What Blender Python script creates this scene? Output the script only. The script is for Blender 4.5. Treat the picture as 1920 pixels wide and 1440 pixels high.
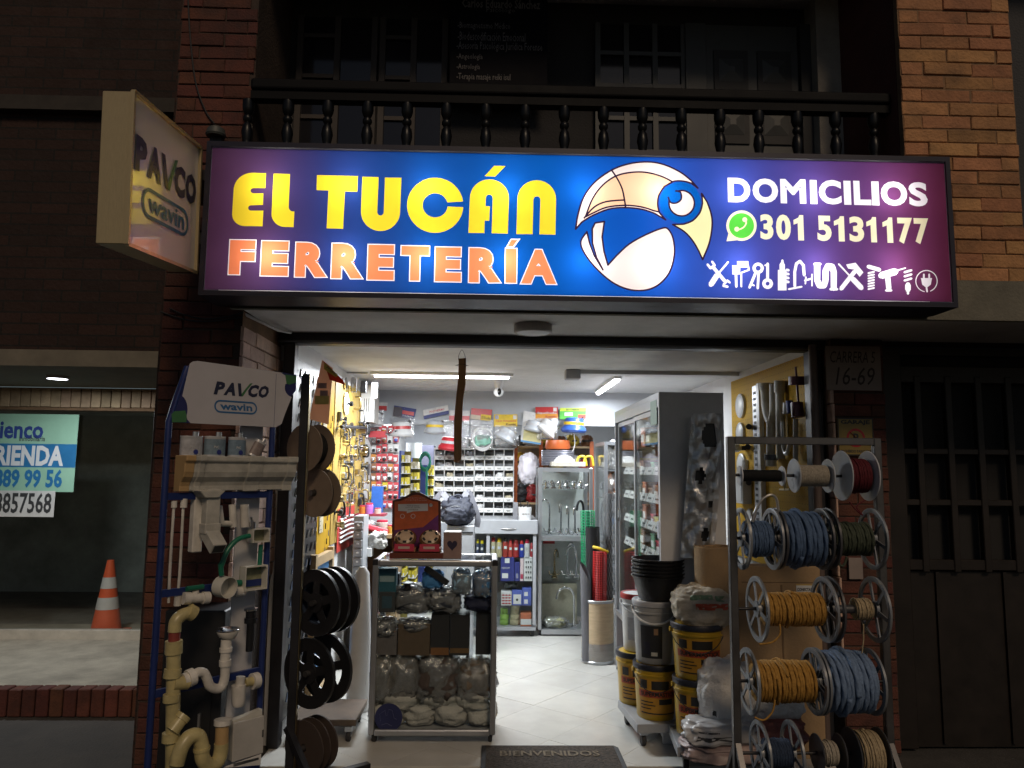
import bpy, bmesh, math, random
from mathutils import Vector, Matrix, noise
from mathutils.geometry import delaunay_2d_cdt
for _o in list(bpy.data.objects): bpy.data.objects.remove(_o)
sc = bpy.context.scene
C = sc.collection
rad = math.radians
# ------------------------------------------------------------------ camera
CAMH, FPX = 1.55, 1400.0
YAW, PITCH, ROLL = rad(1.5), rad(6.5), rad(.6)
FW = Vector((math.sin(YAW)*math.cos(PITCH), math.cos(YAW)*math.cos(PITCH), math.sin(PITCH)))
_r = Vector((math.cos(YAW), -math.sin(YAW), 0)); _u = _r.cross(FW)
RT = _r*math.cos(ROLL) + _u*math.sin(ROLL); UP = -_r*math.sin(ROLL) + _u*math.cos(ROLL)
cam = bpy.data.cameras.new('camera'); cam.sensor_width = 36; cam.lens = 36*FPX/1920
cam.clip_start = .05; cam.clip_end = 500
co = bpy.data.objects.new('camera', cam); C.objects.link(co)
co.matrix_world = Matrix(((RT.x, UP.x, -FW.x, 0), (RT.y, UP.y, -FW.y, 0), (RT.z, UP.z, -FW.z, CAMH), (0, 0, 0, 1)))
sc.camera = co
# ------------------------------------------------------------------ night sky, one low warm lamp from the street side
SUN_EL, SUN_AZ = rad(39), rad(14)          # light comes from behind the camera, high and a little from the right
w = bpy.data.worlds.new('World'); sc.world = w; w.use_nodes = True
nt = w.node_tree; bg = nt.nodes['Background']
sky = nt.nodes.new('ShaderNodeTexSky'); sky.sky_type = 'NISHITA'; sky.sun_disc = False
sky.sun_elevation = SUN_EL; sky.sun_rotation = math.pi - SUN_AZ
nt.links.new(sky.outputs[0], bg.inputs[0]); bg.inputs[1].default_value = .018
sl = bpy.data.lights.new('sun', 'SUN'); sl.energy = .85; sl.angle = rad(14); sl.color = (1, .76, .52)
so = bpy.data.objects.new('sun', sl); C.objects.link(so)
_d = Vector((math.sin(SUN_AZ)*math.cos(SUN_EL), -math.cos(SUN_AZ)*math.cos(SUN_EL), math.sin(SUN_EL)))
so.rotation_euler = _d.to_track_quat('Z', 'Y').to_euler(); so.location = (3, -6, 9)
vs = sc.view_settings
vs.view_transform = 'Standard'; vs.look = 'None'; vs.exposure = 0; vs.gamma = 1; vs.use_curve_mapping = False
sc.render.engine = 'CYCLES'; sc.cycles.use_denoising = True; sc.cycles.max_bounces = 10
sc.cycles.transparent_max_bounces = 24; sc.cycles.sample_clamp_indirect = 6; sc.cycles.caustics_reflective = False; sc.cycles.caustics_refractive = False
# ------------------------------------------------------------------ a sight line of the survey: where it meets a plane y = D, z = h or x = c
def _ray(px, py): return RT*(px-960) + UP*(720-py) + FW*FPX
def P(px, py, D):
    d = _ray(px, py); return Vector((0, 0, CAMH)) + d*(D/d.y)
def PZ(px, py, z=0):
    d = _ray(px, py); return Vector((0, 0, CAMH)) + d*((z-CAMH)/d.z)
def PX(px, py, x):
    d = _ray(px, py); return Vector((0, 0, CAMH)) + d*(x/d.x)
# ------------------------------------------------------------------ materials
_M = {}
def srgb(r, g, b):
    f = lambda c: (c/255/12.92) if c/255 <= .04045 else ((c/255+.055)/1.055)**2.4
    return (f(r), f(g), f(b))
def mat(name, col=(.5, .5, .5), rough=.5, metal=0., var=.12, scale=7., bump=0., bscale=80., coat=0., rand=0., stretch=None, spec=.5):
    if name in _M: return _M[name]
    m = bpy.data.materials.new(name); m.use_nodes = True; n = m.node_tree.nodes; l = m.node_tree.links
    b = n['Principled BSDF']; b.inputs['Roughness'].default_value = rough; b.inputs['Metallic'].default_value = metal
    b.inputs['Coat Weight'].default_value = coat; b.inputs['Coat Roughness'].default_value = .05; b.inputs['Specular IOR Level'].default_value = spec
    g = n.new('ShaderNodeNewGeometry'); src = g.outputs['Position']
    if stretch:
        mp = n.new('ShaderNodeMapping'); mp.inputs['Scale'].default_value = stretch; l.new(src, mp.inputs[0]); src = mp.outputs[0]
    nz = n.new('ShaderNodeTexNoise'); nz.inputs['Scale'].default_value = scale; nz.inputs['Detail'].default_value = 6; nz.inputs['Roughness'].default_value = .65
    l.new(src, nz.inputs['Vector'])
    mx = n.new('ShaderNodeMix'); mx.data_type = 'RGBA'
    mr = n.new('ShaderNodeMapRange'); mr.inputs[1].default_value = .3; mr.inputs[2].default_value = .7; l.new(nz.outputs[0], mr.inputs[0])
    l.new(mr.outputs[0], mx.inputs[0])
    mx.inputs[6].default_value = (*[max(0, c*(1-var)) for c in col], 1); mx.inputs[7].default_value = (*[min(1, c*(1+var)) for c in col], 1)
    out = mx.outputs[2]
    if rand:
        oi = n.new('ShaderNodeObjectInfo'); hs = n.new('ShaderNodeHueSaturation'); l.new(out, hs.inputs['Color'])
        r2 = n.new('ShaderNodeMapRange'); r2.inputs[3].default_value = 1-rand; r2.inputs[4].default_value = 1+rand; l.new(oi.outputs['Random'], r2.inputs[0]); l.new(r2.outputs[0], hs.inputs['Value'])
        r3 = n.new('ShaderNodeMapRange'); r3.inputs[3].default_value = .5-rand*.05; r3.inputs[4].default_value = .5+rand*.05
        wn = n.new('ShaderNodeTexWhiteNoise'); wn.noise_dimensions = '1D'; l.new(oi.outputs['Random'], wn.inputs['W']); l.new(wn.outputs[0], r3.inputs[0]); l.new(r3.outputs[0], hs.inputs['Hue'])
        out = hs.outputs[0]
    l.new(out, b.inputs['Base Color'])
    rr = n.new('ShaderNodeMapRange'); rr.inputs[3].default_value = max(.02, rough*.8); rr.inputs[4].default_value = min(1, rough*1.2); l.new(nz.outputs[0], rr.inputs[0]); l.new(rr.outputs[0], b.inputs['Roughness'])
    if bump:
        n2 = n.new('ShaderNodeTexNoise'); n2.inputs['Scale'].default_value = bscale; n2.inputs['Detail'].default_value = 4; l.new(src, n2.inputs['Vector'])
        bp = n.new('ShaderNodeBump'); bp.inputs['Strength'].default_value = bump; bp.inputs['Distance'].default_value = .01; l.new(n2.outputs[0], bp.inputs['Height']); l.new(bp.outputs[0], b.inputs['Normal'])
    _M[name] = m; return m
def glass(name='clear_glass', tint=(.96, .98, .97), refl=.10, rough=.01, haze=0., bump=0., k=.4):
    if name in _M: return _M[name]
    m = bpy.data.materials.new(name); m.use_nodes = True; n = m.node_tree.nodes; l = m.node_tree.links; n.remove(n['Principled BSDF'])
    tr = n.new('ShaderNodeBsdfTransparent'); tr.inputs[0].default_value = (*tint, 1)
    gl = n.new('ShaderNodeBsdfGlossy'); gl.inputs['Roughness'].default_value = rough; gl.inputs[0].default_value = (.95, .95, .95, 1)
    lw = n.new('ShaderNodeLayerWeight'); lw.inputs[0].default_value = refl*3
    mu = n.new('ShaderNodeMath'); mu.operation = 'MULTIPLY'; mu.inputs[1].default_value = k; l.new(lw.outputs['Fresnel'], mu.inputs[0]); mx = n.new('ShaderNodeMixShader'); l.new(mu.outputs[0], mx.inputs[0]); l.new(tr.outputs[0], mx.inputs[1]); l.new(gl.outputs[0], mx.inputs[2])
    last = mx
    if haze:
        df = n.new('ShaderNodeBsdfDiffuse'); df.inputs[0].default_value = (.75, .76, .78, 1)
        m2 = n.new('ShaderNodeMixShader'); m2.inputs[0].default_value = haze; l.new(mx.outputs[0], m2.inputs[1]); l.new(df.outputs[0], m2.inputs[2]); last = m2
    if bump:
        nz = n.new('ShaderNodeTexNoise'); nz.inputs['Scale'].default_value = 35; nz.inputs['Detail'].default_value = 4
        bp = n.new('ShaderNodeBump'); bp.inputs['Strength'].default_value = bump; bp.inputs['Distance'].default_value = .02
        g = n.new('ShaderNodeNewGeometry'); l.new(g.outputs['Position'], nz.inputs['Vector']); l.new(nz.outputs[0], bp.inputs['Height']); l.new(bp.outputs[0], gl.inputs['Normal']); l.new(bp.outputs[0], lw.inputs['Normal'])
    l.new(last.outputs[0], n['Material Output'].inputs[0]); _M[name] = m; return m
def paper(name, col):
    if name in _M: return _M[name]
    m = mat(name, col, .8); n = m.node_tree.nodes; l = m.node_tree.links; t = n.new('ShaderNodeBsdfTranslucent'); t.inputs[0].default_value = (*col, 1); mx = n.new('ShaderNodeMixShader'); mx.inputs[0].default_value = .5
    l.new(n['Principled BSDF'].outputs[0], mx.inputs[1]); l.new(t.outputs[0], mx.inputs[2]); l.new(mx.outputs[0], n['Material Output'].inputs[0]); return m
def emit(name, col, strength):
    if name in _M: return _M[name]
    m = bpy.data.materials.new(name); m.use_nodes = True; n = m.node_tree.nodes; l = m.node_tree.links; n.remove(n['Principled BSDF'])
    e = n.new('ShaderNodeEmission'); e.inputs[0].default_value = (*col, 1); e.inputs[1].default_value = strength; l.new(e.outputs[0], n['Material Output'].inputs[0]); _M[name] = m; return m
# ------------------------------------------------------------------ mesh builder
ROOT = {}
LABELS = {}
def tag(o, label=None, cat=None, group=None, kind=None):
    if label: o['label'] = label; LABELS.setdefault(label, []).append((o.name, group))
    if cat: o['category'] = cat
    if group: o['group'] = group
    if kind: o['kind'] = kind
    return o
def thing(name, label, cat, loc=(0, 0, 0), rz=0, group=None, kind=None):
    o = bpy.data.objects.new(name, None); C.objects.link(o); o.empty_display_size = .1
    o.location = loc; o.rotation_euler = (0, 0, rz); ROOT[o.name] = Vector(loc)
    return tag(o, label, cat, group, kind)
class MB:
    def __init__(s, T=None): s.v = []; s.f = []; s.T = T; s.soft = False
    def add(s, vs, fs):
        k = len(s.v); s.v += [(s.T @ Vector(p)) if s.T else Vector(p) for p in vs]; s.f += [[i+k for i in f] for f in fs]; return s
    def box(s, x0, x1, y0, y1, z0, z1):
        return s.add([(x0,y0,z0),(x1,y0,z0),(x1,y1,z0),(x0,y1,z0),(x0,y0,z1),(x1,y0,z1),(x1,y1,z1),(x0,y1,z1)],
                     [(0,3,2,1),(4,5,6,7),(0,1,5,4),(1,2,6,5),(2,3,7,6),(3,0,4,7)])
    def cbox(s, c, sx, sy, sz, R=None):
        vs = [Vector((a*sx/2, b*sy/2, d*sz/2)) for d in (-1, 1) for a, b in ((-1,-1),(1,-1),(1,1),(-1,1))]
        if R: vs = [R @ p for p in vs]
        return s.add([Vector(c)+p for p in vs], [(0,3,2,1),(4,5,6,7),(0,1,5,4),(1,2,6,5),(2,3,7,6),(3,0,4,7)])
    def bar(s, a, b, wd, th, side=Vector((0, 0, 1))):
        a = Vector(a); b = Vector(b); d = (b-a).normalized(); u = d.cross(side)
        if u.length < 1e-3: u = d.cross(Vector((0, 1, 0)))
        u.normalize(); t = u.cross(d)
        vs = [p + u*x*wd/2 + t*y*th/2 for p in (a, b) for x, y in ((-1,-1),(1,-1),(1,1),(-1,1))]
        return s.add(vs, [(0,3,2,1),(4,5,6,7),(0,1,5,4),(1,2,6,5),(2,3,7,6),(3,0,4,7)])
    def cyl(s, a, b, r, r2=None, n=18, cap=True):
        return s.tube([a, b], r, n, [r, r if r2 is None else r2], cap)
    def tube(s, pts, r, n=8, rs=None, cap=True, closed=False, twist=None):
        s.soft = s.soft or bool(twist)
        pts = [Vector(p) for p in pts]; N = len(pts); k = len(s.v); vs = []; up = None
        for i, p in enumerate(pts):
            if closed: d = pts[(i+1) % N] - pts[i-1]
            else: d = pts[min(i+1, N-1)] - pts[max(i-1, 0)]
            if d.length < 1e-9: d = Vector((0, 0, 1))
            d.normalize()
            if up is None:
                up = Vector((0, 0, 1)) if abs(d.z) < .9 else Vector((1, 0, 0))
            up = (up - d*up.dot(d)); up.normalize(); sd = d.cross(up)
            rr = rs[i] if rs else r
            for j in range(n):
                a = 2*math.pi*j/n; q = rr
                if twist: q = rr*(1+.15*math.cos(3*a - twist*i))
                vs.append(p + (sd*math.cos(a) + up*math.sin(a))*q)
        fs = []
        for i in range(N if closed else N-1):
            for j in range(n):
                a, b = i*n+j, i*n+(j+1) % n; c, d2 = ((i+1) % N)*n+(j+1) % n, ((i+1) % N)*n+j
                fs.append((a, b, c, d2))
        if cap and not closed: fs += [tuple(range(n-1, -1, -1)), tuple((N-1)*n+j for j in range(n))]
        return s.add(vs, fs)
    def lathe(s, c, prof, n=24, axis='Z', a0=0, a1=2*math.pi):
        c = Vector(c); full = abs(a1-a0-2*math.pi) < 1e-6; m = n if full else n+1; vs = []
        for r, z in prof:
            for j in range(m):
                a = a0+(a1-a0)*j/n; x, y = r*math.cos(a), r*math.sin(a)
                vs.append(c + (Vector((x, y, z)) if axis == 'Z' else Vector((z, x, y)) if axis == 'X' else Vector((x, -z, y)) if axis == '-Y' else Vector((x, z, -y))))
        fs = []
        for i in range(len(prof)-1):
            for j in range(n if full else n):
                j2 = (j+1) % m
                fs.append((i*m+j, i*m+j2, (i+1)*m+j2, (i+1)*m+j))
        return s.add(vs, fs)
    def poly(s, pts): return s.add(pts, [tuple(range(len(pts)))])
    def sheet(s, o, U, V):
        o = Vector(o); U = Vector(U); V = Vector(V); return s.poly([o, o+U, o+U+V, o+V])
    def prism(s, pts, ext):
        ext = Vector(ext); n = len(pts); pts = [Vector(p) for p in pts]
        return s.add(pts+[p+ext for p in pts], [tuple(range(n-1, -1, -1)), tuple(range(n, 2*n))]+[(i, (i+1) % n, n+(i+1) % n, n+i) for i in range(n)])
    def grid(s, fn, nu, nv, closed=False):
        vs = [fn(i/(nu if closed else nu-1), j/(nv-1)) for j in range(nv) for i in range(nu)]; fs = []
        for j in range(nv-1):
            for i in range(nu if closed else nu-1): fs.append((j*nu+i, j*nu+(i+1) % nu, (j+1)*nu+(i+1) % nu, (j+1)*nu+i))
        return s.add(vs, fs)
    def bag(s, c, rx, ry, rz, seed=0, amp=.14, e=.62, nu=36, nv=22, fr=1.6, crease=0., patch=None):
        s.soft = True; c = Vector(c); f = lambda t: math.copysign(abs(t)**e, t)
        def fn(u, v):
            a = 2*math.pi*u; b = -math.pi/2 + math.pi*v
            q = Vector((f(math.cos(a))*abs(math.cos(b))**e, f(math.sin(a))*abs(math.cos(b))**e, f(math.sin(b))))
            k = 1 + amp*noise.noise(q*fr+Vector((seed*7.1, seed*3.3, 0))) + amp*.55*noise.noise(q*fr*2.7+Vector((0, seed*5.7, 4))) + amp*.3*noise.noise(q*fr*6+Vector((seed, 0, 9)))
            if crease:
                for m_, w_ in ((1.3, 1.), (2.6, .6), (5.2, .3)): k += crease*w_*(.28-abs(noise.noise(Vector((q.x*fr*m_*.8, q.y*fr*m_*.8, q.z*fr*m_*1.5))+Vector((seed*2.3, seed*1.7, m_)))))
            if patch: k *= 1.012
            return c + Vector((q.x*rx, q.y*ry, q.z*rz))*k
        if patch: u0, u1, v0, v1 = patch; return s.grid(lambda u, v: fn(u0+(u1-u0)*u, v0+(v1-v0)*v), nu, nv)
        return s.grid(fn, nu, nv, True)
    def build(s, name, m, parent=None, smooth=False, bevel=0, world=True, kind=None, label=None, cat=None, group=None, seg=1):
        me = bpy.data.meshes.new(name)
        if parent is None:
            xs = [p.x for p in s.v]; ys = [p.y for p in s.v]; zs = [p.z for p in s.v]
            off = Vector(((min(xs)+max(xs))/2, (min(ys)+max(ys))/2, min(zs)))
        else: off = ROOT[parent.name] if world else Vector((0, 0, 0))
        me.from_pydata([tuple(p-off) for p in s.v], [], s.f); me.materials.append(m)
        if smooth:
            for p in me.polygons: p.use_smooth = True
        o = bpy.data.objects.new(name, me); C.objects.link(o)
        if parent is not None: o.parent = parent; ROOT[o.name] = ROOT[parent.name]
        else: o.location = off; ROOT[o.name] = off
        if smooth:
            bm = bmesh.new(); bm.from_mesh(me); bmesh.ops.recalc_face_normals(bm, faces=bm.faces)
            for e in bm.edges:
                if not s.soft and len(e.link_faces) == 2 and e.calc_face_angle() > .7: e.smooth = False
            bm.to_mesh(me); bm.free()
        if bevel:
            b = o.modifiers.new('b', 'BEVEL'); b.width = bevel; b.segments = seg; b.limit_method = 'ANGLE'
        return tag(o, label, cat, group, kind)
def pbox(px0, py0, px1, py1, D):
    xm, ym = (px0+px1)/2, (py0+py1)/2
    return P(px0, ym, D).x, P(px1, ym, D).x, P(xm, py1, D).z, P(xm, py0, D).z        # x0 x1 z0 z1
def arc(cx, cy, rx, ry, a0, a1, n=12):
    return [(cx+rx*math.cos(rad(a0+(a1-a0)*i/n)), cy+ry*math.sin(rad(a0+(a1-a0)*i/n))) for i in range(n+1)]
def smooth_path(pts, n=8):
    pts = [Vector(p) for p in pts]; out = []
    for i in range(len(pts)-1):
        p0, p1, p2, p3 = pts[max(i-1, 0)], pts[i], pts[i+1], pts[min(i+2, len(pts)-1)]
        for k in range(n):
            t = k/n; out.append(.5*((2*p1)+(p2-p0)*t+(2*p0-5*p1+4*p2-p3)*t*t+(-p0+3*p1-3*p2+p3)*t**3))
    return out+[pts[-1]]
# ------------------------------------------------------------------ lettering (built-in font)
_TC = {}
def text_data(s, bold=0., fill=True, shear=0., space=1., res=3):
    k = (s, bold, fill, shear, space)
    if k in _TC: return _TC[k]
    cu = bpy.data.curves.new('lettering', 'FONT'); cu.body = s; cu.offset = bold; cu.shear = shear; cu.space_character = space; cu.resolution_u = res
    cu.fill_mode = 'BOTH' if fill else 'NONE'; cu.dimensions = '2D'
    o = bpy.data.objects.new('lettering', cu); C.objects.link(o)
    dg = bpy.context.evaluated_depsgraph_get(); dg.update(); ev = o.evaluated_get(dg); me = ev.to_mesh()
    vs = [(v.co.x, v.co.y) for v in me.vertices]; fs = [tuple(p.vertices) for p in me.polygons]; es = [tuple(e.vertices) for e in me.edges]
    ev.to_mesh_clear(); bpy.data.objects.remove(o); bpy.data.curves.remove(cu)
    x0, x1 = min(v[0] for v in vs), max(v[0] for v in vs); y0, y1 = min(v[1] for v in vs), max(v[1] for v in vs)
    vs = [((x-x0)/(x1-x0), (y-y0)/(y1-y0)) for x, y in vs]
    _TC[k] = (vs, fs, es, (x1-x0)/(y1-y0)); return _TC[k]
def text(s, o, U, V, m, parent, name='lettering', bold=0., shear=0., res=2):
    """flat lettering: the words fill the rectangle o, U (width), V (height)"""
    vs, fs, es, asp = text_data(s, bold, True, shear, 1., res); o = Vector(o); U = Vector(U); V = Vector(V); mb = MB()
    mb.add([o+U*x+V*y for x, y in vs], fs); return mb.build(name, m, parent)
def contours(s, bold=0., shear=0., res=4):
    vs, fs, es, asp = text_data(s, bold, False, shear, 1., res); nb = {}
    for a, b in es: nb.setdefault(a, []).append(b); nb.setdefault(b, []).append(a)
    out = []; seen = set()
    for a in nb:
        if a in seen: continue
        loop = [a]; seen.add(a); cur = a
        while True:
            nx = [q for q in nb[cur] if q not in seen]
            if not nx: break
            cur = nx[0]; seen.add(cur); loop.append(cur)
        out.append([vs[i] for i in loop])
    return out, asp
rng = random.Random(5)
# ================================================================== SETTING
LW, RW, CEIL, DOOR, BULK = -1.19, 1.94, 2.325, 4.38, 7.6
plaster = mat('white_plaster', (.60, .595, .59), .85, var=.2, scale=2.2, bump=.25, bscale=120)
rough_plaster = mat('stippled_plaster', (.66, .66, .66), .9, var=.06, bump=.8, bscale=170)
grey_paint = mat('grey_wall_paint', (.40, .42, .45), .6, var=.06)
white_paint = mat('white_wall_paint', (.56, .56, .56), .6, var=.07)
black_steel = mat('black_steel', (.018, .017, .02), .45, .2, var=.3)
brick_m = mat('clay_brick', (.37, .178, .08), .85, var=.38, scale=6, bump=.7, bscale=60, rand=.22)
dimmed_brick_m = mat('dimmed_brick', (.085, .027, .017), .85, var=.5, scale=6, bump=.5, bscale=90, rand=.25)  # brick colour darkened to stand in for dimmer light on these walls
mortar = mat('mortar', (.22, .13, .07), .95, var=.3, bump=.4)
dimmed_mortar_m = mat('dimmed_mortar', (.05, .033, .025), .95, var=.3, bump=.4)  # darker mortar to go with the dimmed brick
concrete = mat('pavement_concrete', (.05, .046, .042), .9, var=.35, scale=3, bump=.5, bscale=60)
g = MB(); g.sheet((-120, -120, -.016), (240, 0, 0), (0, 240, 0))
g.build('pavement', concrete, kind='structure')
# ---- tiled shop floor: grout bed and one object per porcelain tile, laid on the diagonal
FX0, FX1, FY0, FY1 = LW, RW, 4.12, 10.3
g = MB(); g.box(FX0-.02, FX1+.02, FY0, FY1, -.014, -.0015)
floor = g.build('shop_floor', mat('grout', (.46, .445, .41), .9), kind='structure')
tile_m = mat('porcelain_tile', (.50, .49, .46), .2, var=.10, scale=2.2, rand=.03)
def clip(poly, x0, x1, y0, y1):
    for ax, lim, sg in ((0, x0, 1), (0, x1, -1), (1, y0, 1), (1, y1, -1)):
        out = []
        for i in range(len(poly)):
            a, b = poly[i-1], poly[i]; da, db = (a[ax]-lim)*sg, (b[ax]-lim)*sg
            if (da >= 0) != (db >= 0):
                t = da/(da-db); out.append((a[0]+(b[0]-a[0])*t, a[1]+(b[1]-a[1])*t))
            if db >= 0: out.append(b)
        poly = out
        if len(poly) < 3: return []
    return poly
ta = rad(-40); tu = (math.cos(ta), math.sin(ta)); tv = (-tu[1], tu[0]); ts = .45; a0 = PZ(1097, 1347); b0 = (a0.x*tv[0]+a0.y*tv[1]) % ts; a1_ = PZ(1007, 1398); c0 = (a1_.x*tu[0]+a1_.y*tu[1]) % ts
full_tile = None
for i in range(-16, 16):
    for j in range(0, 34):
        u0, v0 = i*ts+c0, (j-6)*ts+b0; gp = .0011
        q = [(u0+gp, v0+gp), (u0+ts-gp, v0+gp), (u0+ts-gp, v0+ts-gp), (u0+gp, v0+ts-gp)]
        q = [(tu[0]*u+tv[0]*v, tu[1]*u+tv[1]*v) for u, v in q]; c = clip(q, FX0, FX1, FY0+.004, FY1)
        if not c: continue
        area = abs(sum(c[k-1][0]*c[k][1]-c[k][0]*c[k-1][1] for k in range(len(c))))/2
        if area < .004: continue
        dz = rng.uniform(-.0006, .0003)
        MB().prism([(x, y, -.009) for x, y in c], (0, 0, .009+dz)).build('tile', tile_m, floor)
# ---- the shop building
B = thing('shop_building', 'brick shop building with an open lit ground floor and a dark balcony above', 'building', (.35, 4.4, 0))
MB().box(LW-.1, LW, 4.44, 10.4, -.01, 2.5).build('interior_wall', white_paint, B, label='white painted left wall inside the shop')
MB().box(RW, RW+.1, 4.44, 10.4, -.01, 2.5).build('interior_wall', white_paint, B, label='white painted right wall inside the shop')
MB().box(LW, RW, 10.3, 10.4, -.01, 2.5).build('interior_wall', grey_paint, B)
MB().box(LW, RW, 4.47, 6.12, CEIL, CEIL+.1).build('ceiling', plaster, B)
MB().box(LW, RW, 6.122, BULK, CEIL+.012, CEIL+.1).build('ceiling', rough_plaster, B, label='stippled white ceiling at the back of the shop')
MB().box(LW, RW, BULK+.12, 10.3, 2.24, 2.36).build('ceiling', plaster, B)
MB().box(LW, RW, BULK, BULK+.12, 1.995, CEIL+.1).build('bulkhead', grey_paint, B)
hd = MB().box(-1.26, 1.99, DOOR-.02, DOOR+.08, 2.272, 2.345).build('door_header', black_steel, B, bevel=.004)
MB().box(-1.26, 1.99, DOOR-.035, DOOR-.022, 2.276, 2.288).build('header_track', mat('worn_steel', (.12, .12, .13), .4, .8), hd)
for x0, x1 in ((-1.225, -1.16), (1.885, 1.955)):
    MB().box(x0, x1, DOOR-.02, DOOR+.06, 0, 2.27).build('door_jamb', black_steel, B, bevel=.004)
MB().box(-1.262, 4.2, 3.58, 4.36, 2.335, 2.5).build('soffit', plaster, B)
MB().box(-1.262, 4.2, 3.545, 3.578, 2.3, 2.5).build('balcony_edge', mat('edge_plaster', (.15, .14, .11), .9, var=.25, bump=.4), B)
MB().box(1.99, 4.2, 4.47, 4.6, 0, 2.5).build('garage_wall', dimmed_brick_m, B)
# balcony back wall, side wall, unseen slab added above to keep the balcony in shade
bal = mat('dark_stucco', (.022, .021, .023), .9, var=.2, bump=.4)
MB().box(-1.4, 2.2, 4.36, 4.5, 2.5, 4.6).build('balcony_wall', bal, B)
MB().box(1.93, 2.072, 4.2, 4.358, 2.5, 4.6).build('balcony_pilaster', mat('pale_stucco', (.34, .31, .27), .9, var=.2, bump=.4), B)
MB().box(2.072, 2.2, 3.62, 4.358, 2.5, 4.6).build('balcony_side_wall', mat('red_stucco', (.10, .03, .022), .9, var=.35, scale=3, bump=.4), B)
MB().box(-1.7, 4.2, 3.58, 4.9, 4.45, 4.65).build('shade_slab', plaster, B)
def brick_face(part, o, U, N, W, H, ch=.072, L=.252, dp=.012, jt=.0065, m=brick_m, seed=1, alt=True):
    r = random.Random(seed); U = Vector(U); N = Vector(N); o = Vector(o); cache = {}; k = 0; z = 0
    while z+ch <= H+1e-6:
        x = -(L*.5 if (k % 2 and alt) else 0) - r.uniform(0, .03)
        while x < W:
            xa, xb = max(x, 0), min(x+L, W); ln = round(xb-xa-jt, 2)
            if ln > .03:
                key = (ln, r.randrange(4))
                if key not in cache:
                    mb = MB(); h = ch-jt; q = .0035
                    ring = lambda s, d: [U*(a*(ln/2-s))+Vector((0, 0, b*(h/2-s)))+N*d for a, b in ((-1,-1),(1,-1),(1,1),(-1,1))]
                    jit = lambda L_, a: [p+U*r.uniform(-a, a)+Vector((0, 0, r.uniform(-a, a)))+N*r.uniform(-a, a)*.6 for p in L_]; vs = ring(0, 0)+jit(ring(0, dp-q), .0018)+jit(ring(q, dp), .0022)
                    fs = [(8, 9, 10, 11)]+[(b0+i, b0+(i+1) % 4, b0+4+(i+1) % 4, b0+4+i) for b0 in (0, 4) for i in range(4)]
                    mb.add(vs, fs); me = bpy.data.meshes.new('brick'); me.from_pydata([tuple(v) for v in mb.v], [], mb.f); me.materials.append(m); cache[key] = me
                ob = bpy.data.objects.new('brick', cache[key]); C.objects.link(ob); ob.parent = part
                ob.location = o+U*((xa+xb)/2+r.uniform(-.003, .003))+Vector((0, 0, z+ch/2+r.uniform(-.0025, .0025)))+N*r.uniform(-.006, .003)-ROOT[part.name]
                ob.rotation_euler = (r.uniform(-.006, .006), r.uniform(-.008, .008), r.uniform(-.006, .006))
            x += L
        z += ch; k += 1
# right upper pier
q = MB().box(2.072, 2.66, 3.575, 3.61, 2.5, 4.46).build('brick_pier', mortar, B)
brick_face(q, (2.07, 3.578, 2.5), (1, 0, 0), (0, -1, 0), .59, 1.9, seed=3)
MB().box(2.664, 4.2, 3.9, 4.1, 2.5, 4.5).build('side_wall', mat('dark_render', (.05, .05, .055), .9, bump=.5), B)
# left pier, front and reveal
q = MB().box(-1.668, -1.268, 3.75, 4.5, -.012, 4.46).build('brick_pier', dimmed_mortar_m, B)
brick_face(q, (-1.668, 3.752, 0), (1, 0, 0), (0, -1, 0), .40, 4.2, m=dimmed_brick_m, seed=5)
q2 = MB().box(-1.27, -1.2665, 3.752, 4.5, .9, 2.33).build('pier_reveal', mortar, B, label='pinkish lit brick side of the left pier facing the doorway')
reveal_m = mat('lit_brick', (.55, .37, .29), .85, var=.2, scale=14, bump=.4, rand=.15)  # light falling on the reveals is put into this paler brick colour
brick_face(q2, (-1.267, 3.735, .93), (0, 1, 0), (1, 0, 0), .72, 1.4, ch=.078, L=.24, dp=.016, m=reveal_m, seed=7)
# right lower pier beside the doorway
q = MB().box(1.992, 2.30, 4.30, 4.468, -.012, 2.33).build('brick_pier', dimmed_mortar_m, B)
brick_face(q, (1.992, 4.302, 0), (1, 0, 0), (0, -1, 0), .308, 2.32, m=dimmed_brick_m, seed=9, L=.25)
q2 = MB().box(1.9885, 1.992, 4.30, 4.40, .3, 2.33).build('pier_reveal', mortar, B)
brick_face(q2, (1.9885, 4.275, .3), (0, 1, 0), (-1, 0, 0), .09, 2.0, ch=.11, L=.3, dp=.012, m=reveal_m, seed=11)
# balcony door and window
wd = mat('grey_white_joinery', (.055, .058, .06), .55, var=.12)
dk = mat('dark_recess', (.03, .03, .033), .7)
x0, x1, z0, z1 = 1.29, 1.86, 2.5, 4.3
dr = MB().box(x0, x1, 4.315, 4.358, z0, z1).build('balcony_door', wd, B)
for zc in (2.98, 3.32, 3.66, 4.0):
    for xc in (1.44, 1.71):
        MB().box(xc-.105, xc+.105, 4.304, 4.3145, zc-.13, zc+.13).build('door_panel', dk, dr)
        a = .075
        pb = MB(); pb.add([(xc-a, 4.303, zc-a), (xc+a, 4.303, zc-a), (xc+a, 4.303, zc+a), (xc-a, 4.303, zc+a), (xc-.018, 4.285, zc-.018), (xc+.018, 4.285, zc-.018), (xc+.018, 4.285, zc+.018), (xc-.018, 4.285, zc+.018)],
               [(4, 5, 6, 7)]+[(i, (i+1) % 4, 4+(i+1) % 4, 4+i) for i in range(4)])
        pb.build('raised_panel', wd, dr)
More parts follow.
